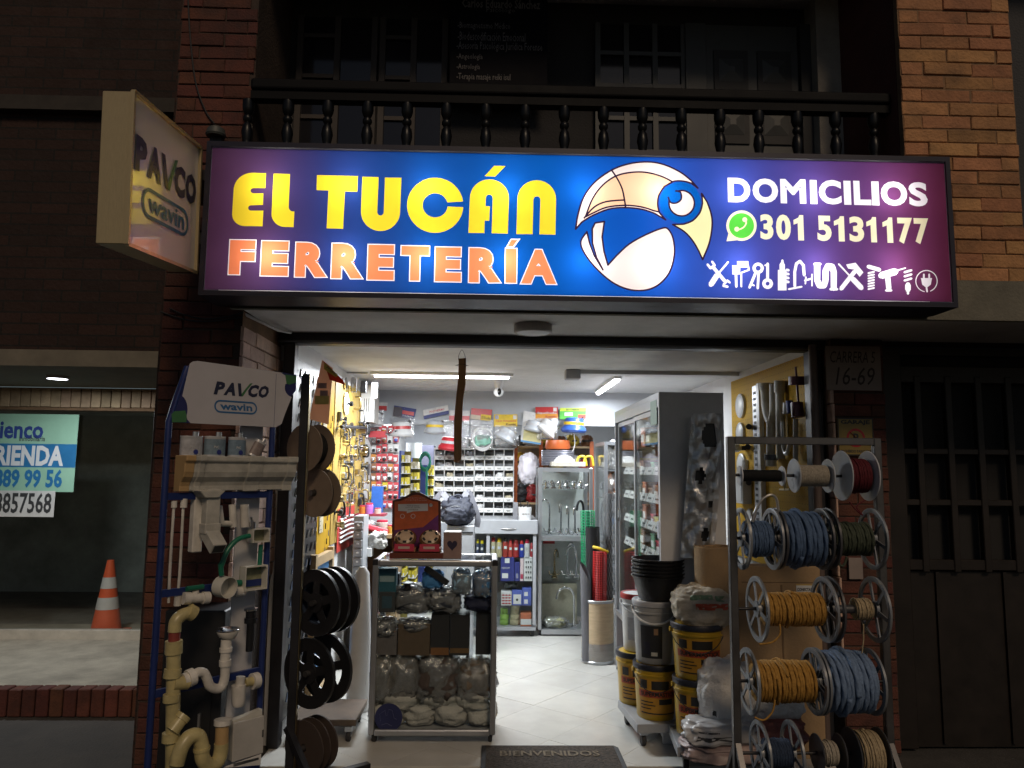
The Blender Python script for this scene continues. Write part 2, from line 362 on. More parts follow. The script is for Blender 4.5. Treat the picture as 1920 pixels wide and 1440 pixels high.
MB().box(1.865, 1.93, 4.28, 4.358, z0, z1).build('door_frame', dk, dr); MB().box(1.16, 1.285, 4.3, 4.358, z0, z1).build('door_frame', wd, dr)
nglass = mat('night_glass', (.012, .012, .016), .08, var=.1)
x0, x1, z0, z1 = .62, 1.15, 2.62, 4.3
wn_ = MB().box(x0, x1, 4.335, 4.358, z0, z1).build('balcony_window', nglass, B)
n = 3
for i in range(n+1):
    xx = x0+(x1-x0)*i/n; MB().box(xx-.016, xx+.016, 4.315, 4.334, z0, z1).build('glazing_bar', wd, wn_)
zz = z0
while zz < z1:
    for i in range(n):
        xa, xb = x0+(x1-x0)*i/n+.017, x0+(x1-x0)*(i+1)/n-.017; MB().box(xa, xb, 4.317, 4.334, zz, zz+.026).build('glazing_bar', wd, wn_)
    zz += .21
for xa, xb in ((-1.2, -.75), (-.7, -.32)):
    c = MB().box(xa, xb, 4.34, 4.358, 2.55, 4.3).build('balcony_window', nglass, B)
    for xx in (xa, (xa+xb)/2, xb): MB().box(xx-.018, xx+.018, 4.322, 4.339, 2.55, 4.3).build('glazing_bar', mat('brown_joinery', (.035, .026, .022), .6), c)
    for k in range(7):
        MB().box(xa+.02, (xa+xb)/2-.02, 4.325, 4.339, 2.6+k*.26, 2.625+k*.26).build('glazing_bar', mat('brown_joinery'), c)
# ---- garage gate on the right: posts, rails, bars, lower sheet
gate = thing('garage_gate', 'dark brown steel garage gate with barred upper panels at the far right', 'gate', (3.0, 4.4, 0))
gm = mat('brown_gate_paint', (.015, .0105, .008), .5, .2, var=.3)
MB().box(2.32, 2.44, 4.36, 4.44, 0, 2.3).build('gate_post', gm, gate, bevel=.005)
MB().box(2.44, 4.2, 4.40, 4.42, 0, .98).build('lower_sheet', gm, gate)
MB().box(2.44, 4.2, 4.45, 4.462, .98, 2.3).build('back_sheet', mat('gate_backing', (.012, .011, .011), .8), gate)
for zc, hh in ((1.02, .06), (1.38, .035), (1.68, .035), (2.14, .1), (2.28, .05)):
    MB().box(2.44, 4.2, 4.372, 4.41, zc-hh/2, zc+hh/2).build('gate_rail', gm, gate, bevel=.004)
for px in (1725, 1783, 1840, 1897):
    x = P(px, 900, 4.39).x
    MB().box(x-.02, x+.02, 4.365, 4.41, .98, 2.13).build('gate_bar', gm, gate, bevel=.004)
for k in range(4):
    MB().box(2.6+k*.4, 2.62+k*.4, 4.385, 4.399, .02, .98).build('sheet_rib', gm, gate)
# ---- neighbouring building on the left
NB = thing('neighbour_building', 'dark brick neighbouring building with a recessed shop window at the far left', 'building', (-3.2, 5.6, 0))
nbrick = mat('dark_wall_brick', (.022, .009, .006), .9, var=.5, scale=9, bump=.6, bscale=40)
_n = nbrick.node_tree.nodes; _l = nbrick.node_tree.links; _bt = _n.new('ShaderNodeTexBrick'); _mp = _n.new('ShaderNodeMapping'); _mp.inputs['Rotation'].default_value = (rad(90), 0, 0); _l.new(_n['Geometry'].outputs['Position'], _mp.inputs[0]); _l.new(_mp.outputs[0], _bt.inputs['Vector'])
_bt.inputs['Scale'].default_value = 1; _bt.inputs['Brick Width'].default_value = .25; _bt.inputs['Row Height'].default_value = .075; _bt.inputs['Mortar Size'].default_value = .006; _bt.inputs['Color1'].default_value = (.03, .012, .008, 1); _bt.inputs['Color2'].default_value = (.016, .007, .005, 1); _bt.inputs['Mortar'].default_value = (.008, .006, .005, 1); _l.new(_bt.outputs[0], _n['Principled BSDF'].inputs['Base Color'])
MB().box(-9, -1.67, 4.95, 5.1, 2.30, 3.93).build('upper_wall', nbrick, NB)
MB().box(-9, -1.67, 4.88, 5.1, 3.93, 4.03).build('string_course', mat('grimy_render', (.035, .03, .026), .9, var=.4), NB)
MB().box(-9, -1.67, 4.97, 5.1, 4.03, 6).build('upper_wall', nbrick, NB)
MB().box(-9, -1.67, 4.93, 6.3, 2.19, 2.298).build('entrance_soffit', mat('pale_fascia', (.16, .145, .115), .85, var=.2), NB)
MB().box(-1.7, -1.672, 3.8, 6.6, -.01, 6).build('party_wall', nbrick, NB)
lint = MB().box(-9, -1.705, 6.33, 6.5, 2.0, 2.188).build('lintel', mortar, NB)
for k in range(30):
    x = -2.15-k*.083
    MB().box(x-.0375, x+.0375, 6.305, 6.329, 2.025+rng.uniform(-.003, .003), 2.185).build('brick', mat('buff_brick', (.42, .30, .19), .85, var=.2, scale=14, bump=.4, rand=.2), lint, bevel=.004)
st = MB().box(-9, -1.705, 5.02, 6.9, -.01, .15).build('step', mat('step_concrete', (.30, .28, .23), .9, var=.3, scale=4, bump=.4), NB)
for k in range(36):
    x = -1.76-k*.085
    MB().box(x-.038, x+.038, 4.92, 5.018, -.012, .155+rng.uniform(-.004, .003)).build('brick', dimmed_brick_m, st, bevel=.005)
MB().box(-9, -1.705, 6.28, 6.36, .151, .225).build('window_sill', mat('pale_sill', (.42, .40, .35), .7, var=.2), NB)
wp = MB().box(-9, -1.72, 6.318, 6.326, .226, 2.0).build('window_pane', glass('shop_glass', (.93, .94, .93), .12, .02), NB)
MB().box(-2.82, -2.78, 6.30, 6.345, .226, 2.0).build('window_frame', mat('dark_aluminium', (.05, .05, .05), .4, .6), wp)
MB().box(-9, -1.7, 8.6, 8.7, .15, 2.2).build('room_wall', mat('vacant_wall', (.34, .36, .32), .9, var=.4, scale=2), NB)
MB().box(-9, -1.7, 6.91, 8.6, .10, .148).build('room_floor', mat('vacant_floor', (.16, .15, .13), .8, var=.3), NB)
MB().box(-9, -1.7, 6.5, 8.6, 2.1, 2.19).build('room_ceiling', mat('vacant_wall'), NB)
MB().box(-9.2, -9, 5, 8.7, 0, 2.3).build('room_wall', mat('vacant_wall'), NB)
# ================================================================== LIT SHOP SIGN (flat print laid out edge to edge, lit from behind by LEDs in the box)
SD = 3.3
def backlit(name, col, ramp=None):
    m = bpy.data.materials.new(name); m.use_nodes = True; n = m.node_tree.nodes; l = m.node_tree.links; n.remove(n['Principled BSDF'])
    t = n.new('ShaderNodeBsdfTranslucent'); d = n.new('ShaderNodeBsdfDiffuse'); mx = n.new('ShaderNodeMixShader'); mx.inputs[0].default_value = .12
    if ramp:
        g_ = n.new('ShaderNodeNewGeometry'); sx = n.new('ShaderNodeSeparateXYZ'); mr = n.new('ShaderNodeMapRange'); cr = n.new('ShaderNodeValToRGB')
        l.new(g_.outputs['Position'], sx.inputs[0]); l.new(sx.outputs['X'], mr.inputs[0]); mr.inputs[1].default_value = -1.29; mr.inputs[2].default_value = 2.1; l.new(mr.outputs[0], cr.inputs[0])
        el = cr.color_ramp.elements
        while len(el) < len(ramp): el.new(.5)
        for e, (p, c) in zip(el, ramp): e.position = p; e.color = (*c, 1)
        nz = n.new('ShaderNodeTexNoise'); nz.inputs['Scale'].default_value = 3; mm = n.new('ShaderNodeMix'); mm.data_type = 'RGBA'; mm.blend_type = 'MULTIPLY'; mm.inputs[0].default_value = .25
        l.new(cr.outputs[0], mm.inputs[6]); l.new(nz.outputs[0], mm.inputs[7])
        for s in (t, d): l.new(mm.outputs[2], s.inputs[0])
    else:
        for s in (t, d): s.inputs[0].default_value = (*col, 1)
    l.new(t.outputs[0], mx.inputs[1]); l.new(d.outputs[0], mx.inputs[2]); l.new(mx.outputs[0], n['Material Output'].inputs[0]); return m
def z2(x, y): p = P(360+x/2.5946, 240+y/2.5946, SD); return (p.x, p.z)
def z3(x, y): p = P(1060+x/2.5946, 240+y/2.5946, SD); return (p.x, p.z)
items = []      # (part name, material, loops, rule)
def item(name, m, loops, rule='odd'): items.append((name, m, loops, rule))
def ribbon(pts, wd, closed=False):
    out = []; n = len(pts)
    for i in range(n if closed else n-1):
        a, b = Vector(pts[i]), Vector(pts[(i+1) % n]); d = b-a
        if d.length < 1e-6: continue
        d.normalize(); q = Vector((-d.y, d.x))*wd/2
        out.append([a+q, b+q, b-q, a-q])
    for p in (pts if closed else pts[1:-1]):
        out.append([(p[0]+wd/2*math.cos(k*math.pi/4), p[1]+wd/2*math.sin(k*math.pi/4)) for k in range(8)])
    return out
def cat2(pts, n=5, closed=True):
    P_ = [Vector(p) for p in pts]; N = len(P_); out = []
    for i in range(N if closed else N-1):
        p0, p1, p2, p3 = (P_[i-1] if closed or i else P_[i]), P_[i], P_[(i+1) % N], (P_[(i+2) % N] if closed or i+2 < N else P_[(i+1) % N])
        for k in range(n):
            t = k/n; out.append(tuple(.5*((2*p1)+(p2-p0)*t+(2*p0-5*p1+4*p2-p3)*t*t+(-p0+3*p1-3*p2+p3)*t**3)))
    if not closed: out.append(tuple(P_[-1]))
    return out
blue_bg = backlit('sign_print', None, [(0, srgb(104, 66, 98)), (.08, srgb(84, 60, 102)), (.16, srgb(46, 64, 132)), (.28, srgb(24, 80, 162)), (.45, srgb(14, 94, 188)), (.58, srgb(22, 90, 196)), (.72, srgb(64, 78, 168)), (.86, srgb(100, 66, 126)), (1, srgb(124, 54, 84))])
yel = backlit('sign_yellow', srgb(248, 218, 52)); ora = backlit('sign_orange', srgb(250, 140, 92)); wht = backlit('sign_white', srgb(252, 246, 250))
ink = backlit('sign_ink', srgb(46, 30, 52)); tblue = backlit('sign_blue', srgb(10, 92, 178)); cream = backlit('sign_cream', srgb(244, 224, 216)); peach = backlit('sign_peach', srgb(250, 200, 160))
pyel = backlit('sign_pale_yellow', srgb(248, 236, 176)); grn = backlit('sign_green', srgb(90, 206, 70)); dyel = backlit('sign_digit', srgb(250, 240, 200))
FX = [z2(100, 108)[0], P(1771, 430, SD).x]; FZ = [P(1080, 556, SD).z, P(1080, 293, SD).z]
FX = [-1.292, 2.098]; FZ = [2.332, 2.992]
Z2 = lambda L: [z2(*p) for p in L]; Z3 = lambda L: [z3(*p) for p in L]
A_ = lambda *a, **k: arc(*a, **k)
item('letter', yel, [Z2([(360, 220), (300, 218)]+A_(292, 306, 90, 88, 270, 180, n=10)+[(195, 420)]+A_(255, 420, 60, 57, 180, 90, n=8)+[(343, 478), (347, 402), (290, 402)]+A_(288, 389, 15, 13, 90, 270, n=8)+[(345, 374), (347, 318), (304, 318)]+A_(300, 305, 15, 13, 90, 270, n=8)+[(357, 292)])])
item('letter', yel, [Z2([(397, 222), (477, 224), (470, 385)]+A_(492, 384, 22, 22, 180, 100, n=6)+[(498, 406), (494, 482)]+A_(452, 418, 65, 63, 90, 180, n=10))])
item('letter', yel, [Z2([(608, 229), (807, 234), (804, 310), (744, 308), (735, 490), (655, 488), (664, 304), (606, 302)])])
item('letter', yel, [Z2([(829, 237), (908, 239), (901, 408)]+A_(917, 408, 16, 18, 180, 0, n=8)+[(939, 241), (1019, 242), (1012, 408)]+A_(917, 408, 95, 93, 0, 180, n=18))])
item('letter', yel, [Z2(A_(1183, 376, 137, 134, -8, -356, n=36)+A_(1183, 376, 61, 59, -354, -14, n=26))])
item('letter', yel, [Z2([(1345, 510), (1352, 340)]+A_(1447, 340, 95, 90, 180, 360, n=16)+[(1536, 514), (1458, 512), (1463, 342)]+A_(1446, 342, 17, 18, 360, 180, n=8)+[(1428, 380), (1449, 381), (1446, 451), (1424, 450), (1422, 511)]), Z2([(1470, 184), (1525, 185), (1475, 236), (1424, 234)])])
item('letter', yel, [Z2([(1578, 516), (1583, 345)]+A_(1677, 345, 94, 91, 180, 360, n=16)+[(1768, 519), (1690, 517), (1695, 350)]+A_(1678, 350, 17, 18, 360, 180, n=8)+[(1657, 516)])])
def inside(x, z, lp):
    c = False; j = len(lp)-1
    for i in range(len(lp)):
        xi, zi = lp[i][0], lp[i][1]; xj, zj = lp[j][0], lp[j][1]
        if (zi > z) != (zj > z) and x < (xj-xi)*(z-zi)/(zj-zi)+xi: c = not c
        j = i
    return c
def grow(loops, d):
    """outer loops out by d, counters in by d, sharp corners"""
    out = []
    for k, lp in enumerate(loops):
        L = [Vector(p) for i, p in enumerate(lp) if (Vector(p)-Vector(lp[i-1])).length > 1e-5]; n = len(L)
        hole = sum(inside(L[0].x, L[0].y, o2) for j, o2 in enumerate(loops) if j != k) % 2
        ar = sum(L[i-1].x*L[i].y-L[i].x*L[i-1].y for i in range(n)); sg = (1 if ar > 0 else -1)*(-1 if hole else 1); q = []
        for i in range(n):
            a, b, c = L[i-1], L[i], L[(i+1) % n]; e1 = (b-a).normalized(); e2 = (c-b).normalized()
            n1 = Vector((e1.y, -e1.x))*sg; n2 = Vector((e2.y, -e2.x))*sg; m_ = n1+n2
            if m_.length < .3: m_ = n1*2
            q.append(tuple(b+m_*(d/max(.45, m_.dot(n1)))))
        out.append(q)
    return out
def fit(s, bold, o, U, V):
    if s == '1' and bold is not None:
        g1 = [(.42, 0), (1, 0), (1, 1), (.62, 1), (.5, .9), (0, .80), (0, .62), (.42, .68)]
        return [[(o[0]+U[0]*x, o[1]+V[1]*y) for x, y in g1]]
    cs, asp = contours(s, 0.); d = bold or 0.
    return grow([[(o[0]+d+(U[0]-2*d)*x, o[1]+d+(V[1]-2*d)*y) for x, y in c] for c in cs], d) if d else [[(o[0]+U[0]*x, o[1]+V[1]*y) for x, y in c] for c in cs]
# word fitted letter by letter, white edge with the colour inside
LX = [(172, 306, 540, 716), (328, 470, 545, 722), (495, 648, 552, 728), (672, 822, 557, 735), (848, 985, 563, 742), (1010, 1155, 569, 746), (1177, 1312, 575, 750), (1342, 1495, 579, 755), (1520, 1582, 582, 757), (1602, 1770, 586, 761)]
for ch, (xa, xb, ya, yb) in zip('FERRETERIA', LX):
    o = z2(xa, yb); e = z2(xb, yb); t = z2(xa, ya)
    bl = fit(ch, .0165, o, (e[0]-o[0], 0), (0, t[1]-o[1])); item('letter_edge', wht, bl); item('letter', ora, grow(bl, -.0042))
item('letter_edge', wht, [Z2([(1551, 538), (1598, 539), (1566, 582), (1526, 581)])]); item('letter', ora, [Z2([(1554, 544), (1584, 545), (1561, 576), (1536, 575)])])
# bird emblem
beak = Z3(cat2([(50, 492), (62, 420), (90, 335), (145, 262), (225, 205), (310, 174), (400, 165), (480, 178), (560, 215), (612, 255)], 5, False)+[(645, 292)]+cat2([(612, 268), (570, 258), (525, 260), (480, 285), (455, 325), (448, 370), (458, 412)], 4, False)+[(488, 447)]+cat2([(430, 413), (370, 395), (290, 387), (210, 395), (130, 427), (80, 458)], 4, False))
band = Z3(cat2([(98, 432), (132, 345), (182, 278), (250, 232), (330, 215), (400, 217), (470, 236), (522, 262)], 5, False)+cat2([(482, 284), (456, 325), (449, 370), (456, 408)], 4, False)+cat2([(430, 402), (370, 384), (292, 376), (200, 386), (130, 416)], 4, False))
cheek = Z3([(663, 318)]+cat2([(690, 360), (710, 420), (714, 480), (700, 560), (668, 640)], 4, False)+cat2([(650, 600), (622, 552), (580, 505), (522, 470)], 4, False)+cat2([(575, 468), (620, 450), (655, 410), (668, 365)], 4, False))
body = Z3(cat2([(105, 505), (76, 550), (88, 600), (140, 672), (220, 745), (300, 783), (380, 790), (450, 765), (505, 705), (530, 620), (525, 540), (500, 492), (470, 488), (390, 520), (310, 565), (250, 620)], 4, False)+[(207, 667), (188, 600), (179, 530), (190, 455), (145, 462), (131, 490), (132, 560), (152, 630), (183, 690), (140, 620), (118, 560)])
SW = .0078
ring = lambda cx, cy, r, n=32: Z3(arc(cx, cy, r, r, 0, 360, n)[:-1])
item('emblem_head', tblue, [ring(560, 362, 100)])
for nm, lp, m in (('emblem_beak', beak, cream), ('emblem_beak_band', band, peach), ('emblem_cheek', cheek, pyel), ('emblem_body', body, cream)):
    item(nm, m, [lp]); item('emblem_outline', ink, ribbon(lp, SW, True), 'any')
for pl in ([(225, 205), (252, 245), (276, 295), (288, 350), (293, 387)], [(90, 440), (140, 385), (200, 358), (290, 350)]):
    item('emblem_outline', ink, ribbon(Z3(cat2(pl, 4, False)), SW, False), 'any')
item('emblem_eye', cream, [ring(566, 366, 62)]); item('emblem_outline', ink, ribbon(ring(566, 366, 62), SW, True), 'any')
item('emblem_pupil', tblue, [ring(534, 334, 32, 20)]); item('emblem_outline', ink, ribbon(Z3(cat2([(500, 335), (512, 362), (540, 365), (564, 345), (560, 312), (535, 306)], 4, False)), SW, False), 'any')
# words and number on the right
def word(s, px0, py0, px1, py1, m, bold=.0, split=None):
    o = P(px0, py1, SD); e = P(px1, py0, SD); item('lettering', m, fit(s, bold, (o.x, o.z), (e.x-o.x, 0), (0, e.z-o.z)))
def words(s, xs, m, bold):     # letter by letter, px boxes
    for ch, (xa, ya, xb, yb) in zip(s, xs):
        o = z3(xa, yb); e = z3(xb, ya); item('letter', m, fit(ch, bold, o, (e[0]-o[0], 0), (0, e[1]-o[1])))
DX = [(792, 898), (913, 1033), (1048, 1168), (1193, 1222), (1236, 1340), (1357, 1387), (1405, 1484), (1493, 1523), (1538, 1660), (1674, 1758)]
words('DOMICILIOS', [(a, 244+(a-792)*.023, b, 360+(a-792)*.023) for a, b in DX], wht, .0065)
NX = [(950, 1010, '3'), (1027, 1095, '0'), (1113, 1157, '1'), (1228, 1292, '5'), (1310, 1355, '1'), (1384, 1450, '3'), (1468, 1511, '1'), (1547, 1590, '1'), (1620, 1683, '7'), (1700, 1762, '7')]
words([c for *_, c in NX], [(a, 420+(a-950)*.026, b, 542+(a-950)*.026) for a, b, _ in NX], dyel, .0062)
item('phone_bubble', dyel, [ring(857, 475, 74), Z3([(784, 551), (796, 505), (835, 546)])], 'any'); item('phone_bubble_fill', grn, [ring(857, 475, 61)])
item('handset', dyel, ribbon(Z3(cat2([(872, 438), (880, 462), (866, 484), (842, 494), (826, 488)], 3, False)), .0065)+[ring(873, 446, 12, 10), ring(834, 492, 12, 10)], 'any')
# row of tool pictures
def pic(*pcs): item('tool_picture', wht, [q for pc in pcs for q in pc], 'any')
rb = lambda pts, wd, cl=False: ribbon(Z3(pts), wd/2.5946*.00245, cl)+([] if cl else [ring(pts[0][0], pts[0][1], wd*.42, 8), ring(pts[-1][0], pts[-1][1], wd*.42, 8)])
rc = lambda a, b, c, d: [Z3([(a, b), (c, b), (c, d), (a, d)])]
og = lambda cx, cy, r, wd: ribbon(ring(cx, cy, r, 16), wd/2.5946*.00245, True)
pic(rb([(718, 676), (776, 745)], 17), rb([(692, 664), (706, 682), (726, 668), (714, 650)], 12), rb([(770, 762), (788, 742), (800, 752)], 11), rb([(768, 768), (790, 772)], 11), rb([(792, 652), (748, 704)], 9), rb([(738, 716), (708, 762)], 26))
pic(rc(836, 648, 890, 678), rb([(888, 664), (893, 690), (856, 704), (856, 772)], 8), rc(812, 668, 850, 712), rb([(830, 712), (832, 772)], 12))
pic(og(938, 682, 20, 15), rb([(926, 704), (896, 776)], 13), rb([(940, 706), (936, 780)], 12), rb([(908, 762), (918, 766)], 9))
pic(og(984, 757, 18, 17), rb([(984, 730), (984, 660)], 14), rb([(984, 668), (972, 668)], 9))
pic(rc(1034, 690, 1076, 790), rb([(1055, 690), (1055, 662)], 26), rb([(1056, 660), (1056, 644)], 12), *[rb([(1076, 690+k*19), (1086, 692+k*19)], 13) for k in range(4)])
pic(rb([(1116, 770), (1116, 700), (1124, 660), (1142, 648), (1158, 668), (1162, 716)], 14), rb([(1086, 784), (1150, 772)], 9), rb([(1165, 742), (1200, 732)], 9), rb([(1200, 712), (1200, 768)], 7), rb([(1170, 725), (1168, 758)], 7))
pic(rb([(1225, 668), (1225, 740), (1236, 766), (1258, 766), (1266, 740), (1266, 696), (1278, 672), (1298, 674), (1306, 700), (1306, 780)], 30), rb([(1212, 662), (1240, 662)], 14), rb([(1290, 784), (1322, 784)], 14))
pic(rb([(1342, 782), (1408, 698)], 21), [Z3([(1366, 664), (1412, 655), (1450, 702), (1432, 724), (1402, 688), (1376, 684)])], rb([(1330, 662), (1388, 724)], 8), rb([(1398, 734), (1440, 778)], 27))
pic(*[rb([(1474+k*0, 706+k*13), (1502, 700+k*13)], 9) for k in range(7)], rb([(1474, 674), (1528, 690)], 20))
pic(rb([(1536, 718), (1606, 698)], 34), rb([(1610, 694), (1655, 681)], 6), rb([(1568, 724), (1574, 782)], 26), rb([(1560, 790), (1586, 790)], 12))
pic(*[rb([(1650, 702+k*20), (1684, 692+k*20)], 11) for k in range(3)], rb([(1667, 762), (1667, 788)], 28), rb([(1667, 790), (1667, 806)], 12))
pic(ribbon(Z3(arc(1757, 745, 52, 52, 100, 430, 26)), .0044), [Z3([(1730, 730), (1784, 730), (1778, 762), (1757, 778), (1736, 762)])], rb([(1744, 712), (1744, 730)], 9), rb([(1770, 712), (1770, 730)], 9), rb([(1757, 776), (1760, 796)], 9))
SG = thing('shop_sign', 'long backlit blue and purple shop sign with yellow and orange lettering and a bird emblem', 'sign', (.4, 3.4, 2.31))
case = mat('sign_case_paint', (.02, .018, .03), .4, .3)
x0, x1, z0, z1 = FX[0], FX[1], FZ[0], FZ[1]; inner = mat('sign_box_white', (.85, .85, .85), .8, var=.02)
MB().box(x0, x1, 3.468, 3.48, z0, z1).build('light_box_back', inner, SG)
MB().box(x0, x1, 3.31, 3.468, z0-.004, z0-.001).build('light_box_lining', inner, SG); MB().box(x0, x1, 3.31, 3.468, z1+.001, z1+.004).build('light_box_lining', inner, SG)
fr = MB(); w2 = .022
fr.box(x0-w2, x1+w2, 3.288, 3.49, z0-w2-.006, z0-.005); fr.box(x0-w2, x1+w2, 3.288, 3.49, z1+.005, z1+w2+.006); fr.box(x0-w2, x0-.001, 3.288, 3.49, z0-.005, z1+.005); fr.box(x1+.001, x1+w2, 3.288, 3.49, z0-.005, z1+.005); fr.box(x0-w2, x1+w2, 3.4815, 3.49, z0-.005, z1+.005)
fr.build('sign_case', case, SG)
MB().box(x0-.03, x1+.03, 3.49, 3.545, 2.31, 2.38).build('mounting_rail', black_steel, SG); MB().box(x0-.03, x1+.03, 3.49, 3.545, 2.88, 2.93).build('mounting_rail', black_steel, SG)
vs = [(x0, z0), (x1, z0), (x1, z1), (x0, z1)]; es = [(0, 1), (1, 2), (2, 3), (3, 0)]
for nm, m, loops, rule in items:
    for lp in loops:
        k = len(vs); n = len(lp); vs += [(p[0], p[1]) for p in lp]; es += [(k+i, k+(i+1) % n) for i in range(n)]
S_ = 100.
cv, ce, cf, _a, _b, _c = delaunay_2d_cdt([Vector((x*S_, z*S_)) for x, z in vs], es, [], 0, 1e-5)
bb = [[(min(p[0] for p in lp), max(p[0] for p in lp), min(p[1] for p in lp), max(p[1] for p in lp)) for lp in it[2]] for it in items]
owner = {}
for f in cf:
    x = sum(cv[i].x for i in f)/len(f)/S_; z = sum(cv[i].y for i in f)/len(f)/S_; top = -1
    if not (x0 < x < x1 and z0 < z < z1): continue
    for k in range(len(items)-1, -1, -1):
        cnt = 0
        for lp, (a, b, c, d) in zip(items[k][2], bb[k]):
            if a <= x <= b and c <= z <= d and inside(x, z, lp): cnt += 1
        if cnt and (items[k][3] == 'any' or cnt % 2): top = k; break
    owner.setdefault(top, []).append(f)
face_part = None
for k in sorted(owner):
    used = {}; mb = MB(); fs = []
    for f in owner[k]:
        fs.append(tuple(used.setdefault(i, len(used)) for i in f))
    order = sorted(used, key=used.get); mb.add([(cv[i].x/S_, SD, cv[i].y/S_) for i in order], fs)
    nm, m = ('sign_face', blue_bg) if k < 0 else items[k][:2]
    if k < 0: face_part = mb.build(nm, m, SG)
    else: mb.build(nm, m, face_part)
for r_ in range(2):
    for k in range(9):
        li = bpy.data.lights.new('sign_led', 'POINT'); li.energy = .76; li.shadow_soft_size = .03; li.color = (1, .97, .97)
        lo = bpy.data.objects.new('sign_led', li); C.objects.link(lo); lo.parent = SG
        lo.location = Vector((x0+.27+k*.357, 3.385, 2.495+r_*.33))-Vector(SG.location)
# ================================================================== PROJECTING SIDE SIGN (unlit, glossy face)
S2 = thing('projecting_sign', 'white projecting sign box with metal frame left of the lit shop sign', 'sign', (-1.4, 3.0, 2.34))
fb, U, V = Vector((-1.345, 2.69, 2.352)), Vector((0, .63, .062)), Vector((0, -.03, .572))
lit_alu = mat('gold_lit_aluminium', (.46, .36, .2), .35, .35, var=.15, scale=30, stretch=(40, 1, 1))  # golden street lamp reflection put into the metal's base colour
thk = Vector((-.105, 0, 0))
cs = [fb, fb+U, fb+U+V, fb+V]
MB().prism([p+Vector((-.006, 0, 0)) for p in cs], thk).build('sign_case', lit_alu, S2, bevel=.003)
un, vn = U.normalized(), V.normalized(); e_ = .014
for a, b in ((fb, fb+U), (fb+U, fb+U+V), (fb+U+V, fb+V), (fb+V, fb)):
    MB().bar(a+Vector((.003, 0, 0)), b+Vector((.003, 0, 0)), .014, .016, Vector((1, 0, 0))).build('edge_trim', lit_alu, S2)
ff = MB().sheet(fb+Vector((-.002, 0, 0)), U, V).build('sign_face', mat('glossy_sign_sheet', (.62, .60, .56), .3, var=.05, scale=2, coat=1.), S2)
navy = mat('navy_print', (.02, .022, .05), .4, var=.05); teal = mat('teal_print', (.02, .12, .2), .4, var=.05); pgreen = mat('green_print', (.05, .16, .06), .4, var=.05)
off = Vector((.0015, 0, 0))
def brand(o, U, V, m, mg, parent, sh=0.):
    """the brand word letter by letter; the right stroke of the third letter is a green tick"""
    U = Vector(U); V = Vector(V)+Vector(U)*sh; o = Vector(o)
    for ch, a, b in (('P', 0, .165), ('A', .175, .39), ('C', .60, .79), ('O', .80, 1.0)): text(ch, o+U*a, U*(b-a), V, m, parent, name='letter', bold=.055)
    MB().poly([o+U*x+V*y for x, y in ((.375, 1), (.435, 1), (.495, .22), (.51, 0), (.455, 0))]).build('letter', m, parent); MB().poly([o+U*x+V*y for x, y in ((.50, .0), (.53, .0), (.575, .5), (.65, 1.12), (.60, 1.06), (.545, .62), (.497, .2))]).build('green_tick', mg, parent)
brand(fb+off+U*.06+V*.51, U*.90, V*.235, navy, pgreen, ff)
def oval(mb, o, U, V, th, n=10):
    """stadium outline as a flat ring; U, V full vectors, th thickness as part of V"""
    asp = V.length/U.length; out = []; inn = []
    for sx, a0_ in ((1, -90), (-1, 90)):
        for k in range(n+1):
            a = rad(a0_+180*k/n); cx = .5+sx*(.5-asp/2)
            out.append(o+U*(cx+asp/2*math.cos(a))+V*(.5+.5*math.sin(a))); inn.append(o+U*(cx+(asp/2)*(1-th*2)*math.cos(a))+V*(.5+(.5-th)*math.sin(a)))
    m_ = len(out); mb.add(out+inn, [(i, (i+1) % m_, m_+(i+1) % m_, m_+i) for i in range(m_)]); return mb
oval(MB(), fb+off+U*.17+V*.235, U*.68, V*.21, .12).build('oval_outline', teal, ff)
text('wavin', fb+off+U*.25+V*.28, U*.53, V*.13, teal, ff, bold=.02)
MB().box(-1.47, -1.30, 3.33, 3.745, 2.55, 2.60).build('mounting_arm', black_steel, S2); MB().box(-1.47, -1.30, 3.33, 3.745, 2.85, 2.90).build('mounting_arm', black_steel, S2)
MB().cyl((-1.41, 2.672, 2.80), (-1.41, 2.685, 2.80), .006).build('screw', lit_alu, S2)
# ================================================================== BALCONY
bt = thing('balustrade', 'dark turned wood balustrade of the balcony above the lit sign', 'balustrade', (.4, 3.7, 2.5))
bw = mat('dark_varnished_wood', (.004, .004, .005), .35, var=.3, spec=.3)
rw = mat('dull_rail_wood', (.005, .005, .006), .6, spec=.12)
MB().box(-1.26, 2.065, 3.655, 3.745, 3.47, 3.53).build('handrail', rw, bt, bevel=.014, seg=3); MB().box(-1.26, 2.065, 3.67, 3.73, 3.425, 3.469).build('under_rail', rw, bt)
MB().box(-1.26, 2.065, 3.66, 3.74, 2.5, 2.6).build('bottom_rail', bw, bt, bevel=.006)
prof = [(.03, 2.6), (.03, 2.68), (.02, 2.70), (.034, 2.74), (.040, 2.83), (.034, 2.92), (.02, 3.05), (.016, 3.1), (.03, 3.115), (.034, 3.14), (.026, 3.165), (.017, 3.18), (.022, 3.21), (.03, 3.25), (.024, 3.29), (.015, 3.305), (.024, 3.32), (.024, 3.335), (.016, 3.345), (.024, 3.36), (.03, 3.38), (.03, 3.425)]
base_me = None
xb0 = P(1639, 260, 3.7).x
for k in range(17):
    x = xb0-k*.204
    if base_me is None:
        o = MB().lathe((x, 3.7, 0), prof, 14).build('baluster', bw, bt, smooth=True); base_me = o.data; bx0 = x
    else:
        o = bpy.data.objects.new('baluster', base_me); C.objects.link(o); o.parent = bt; o.location = (x-bx0, 0, 0)
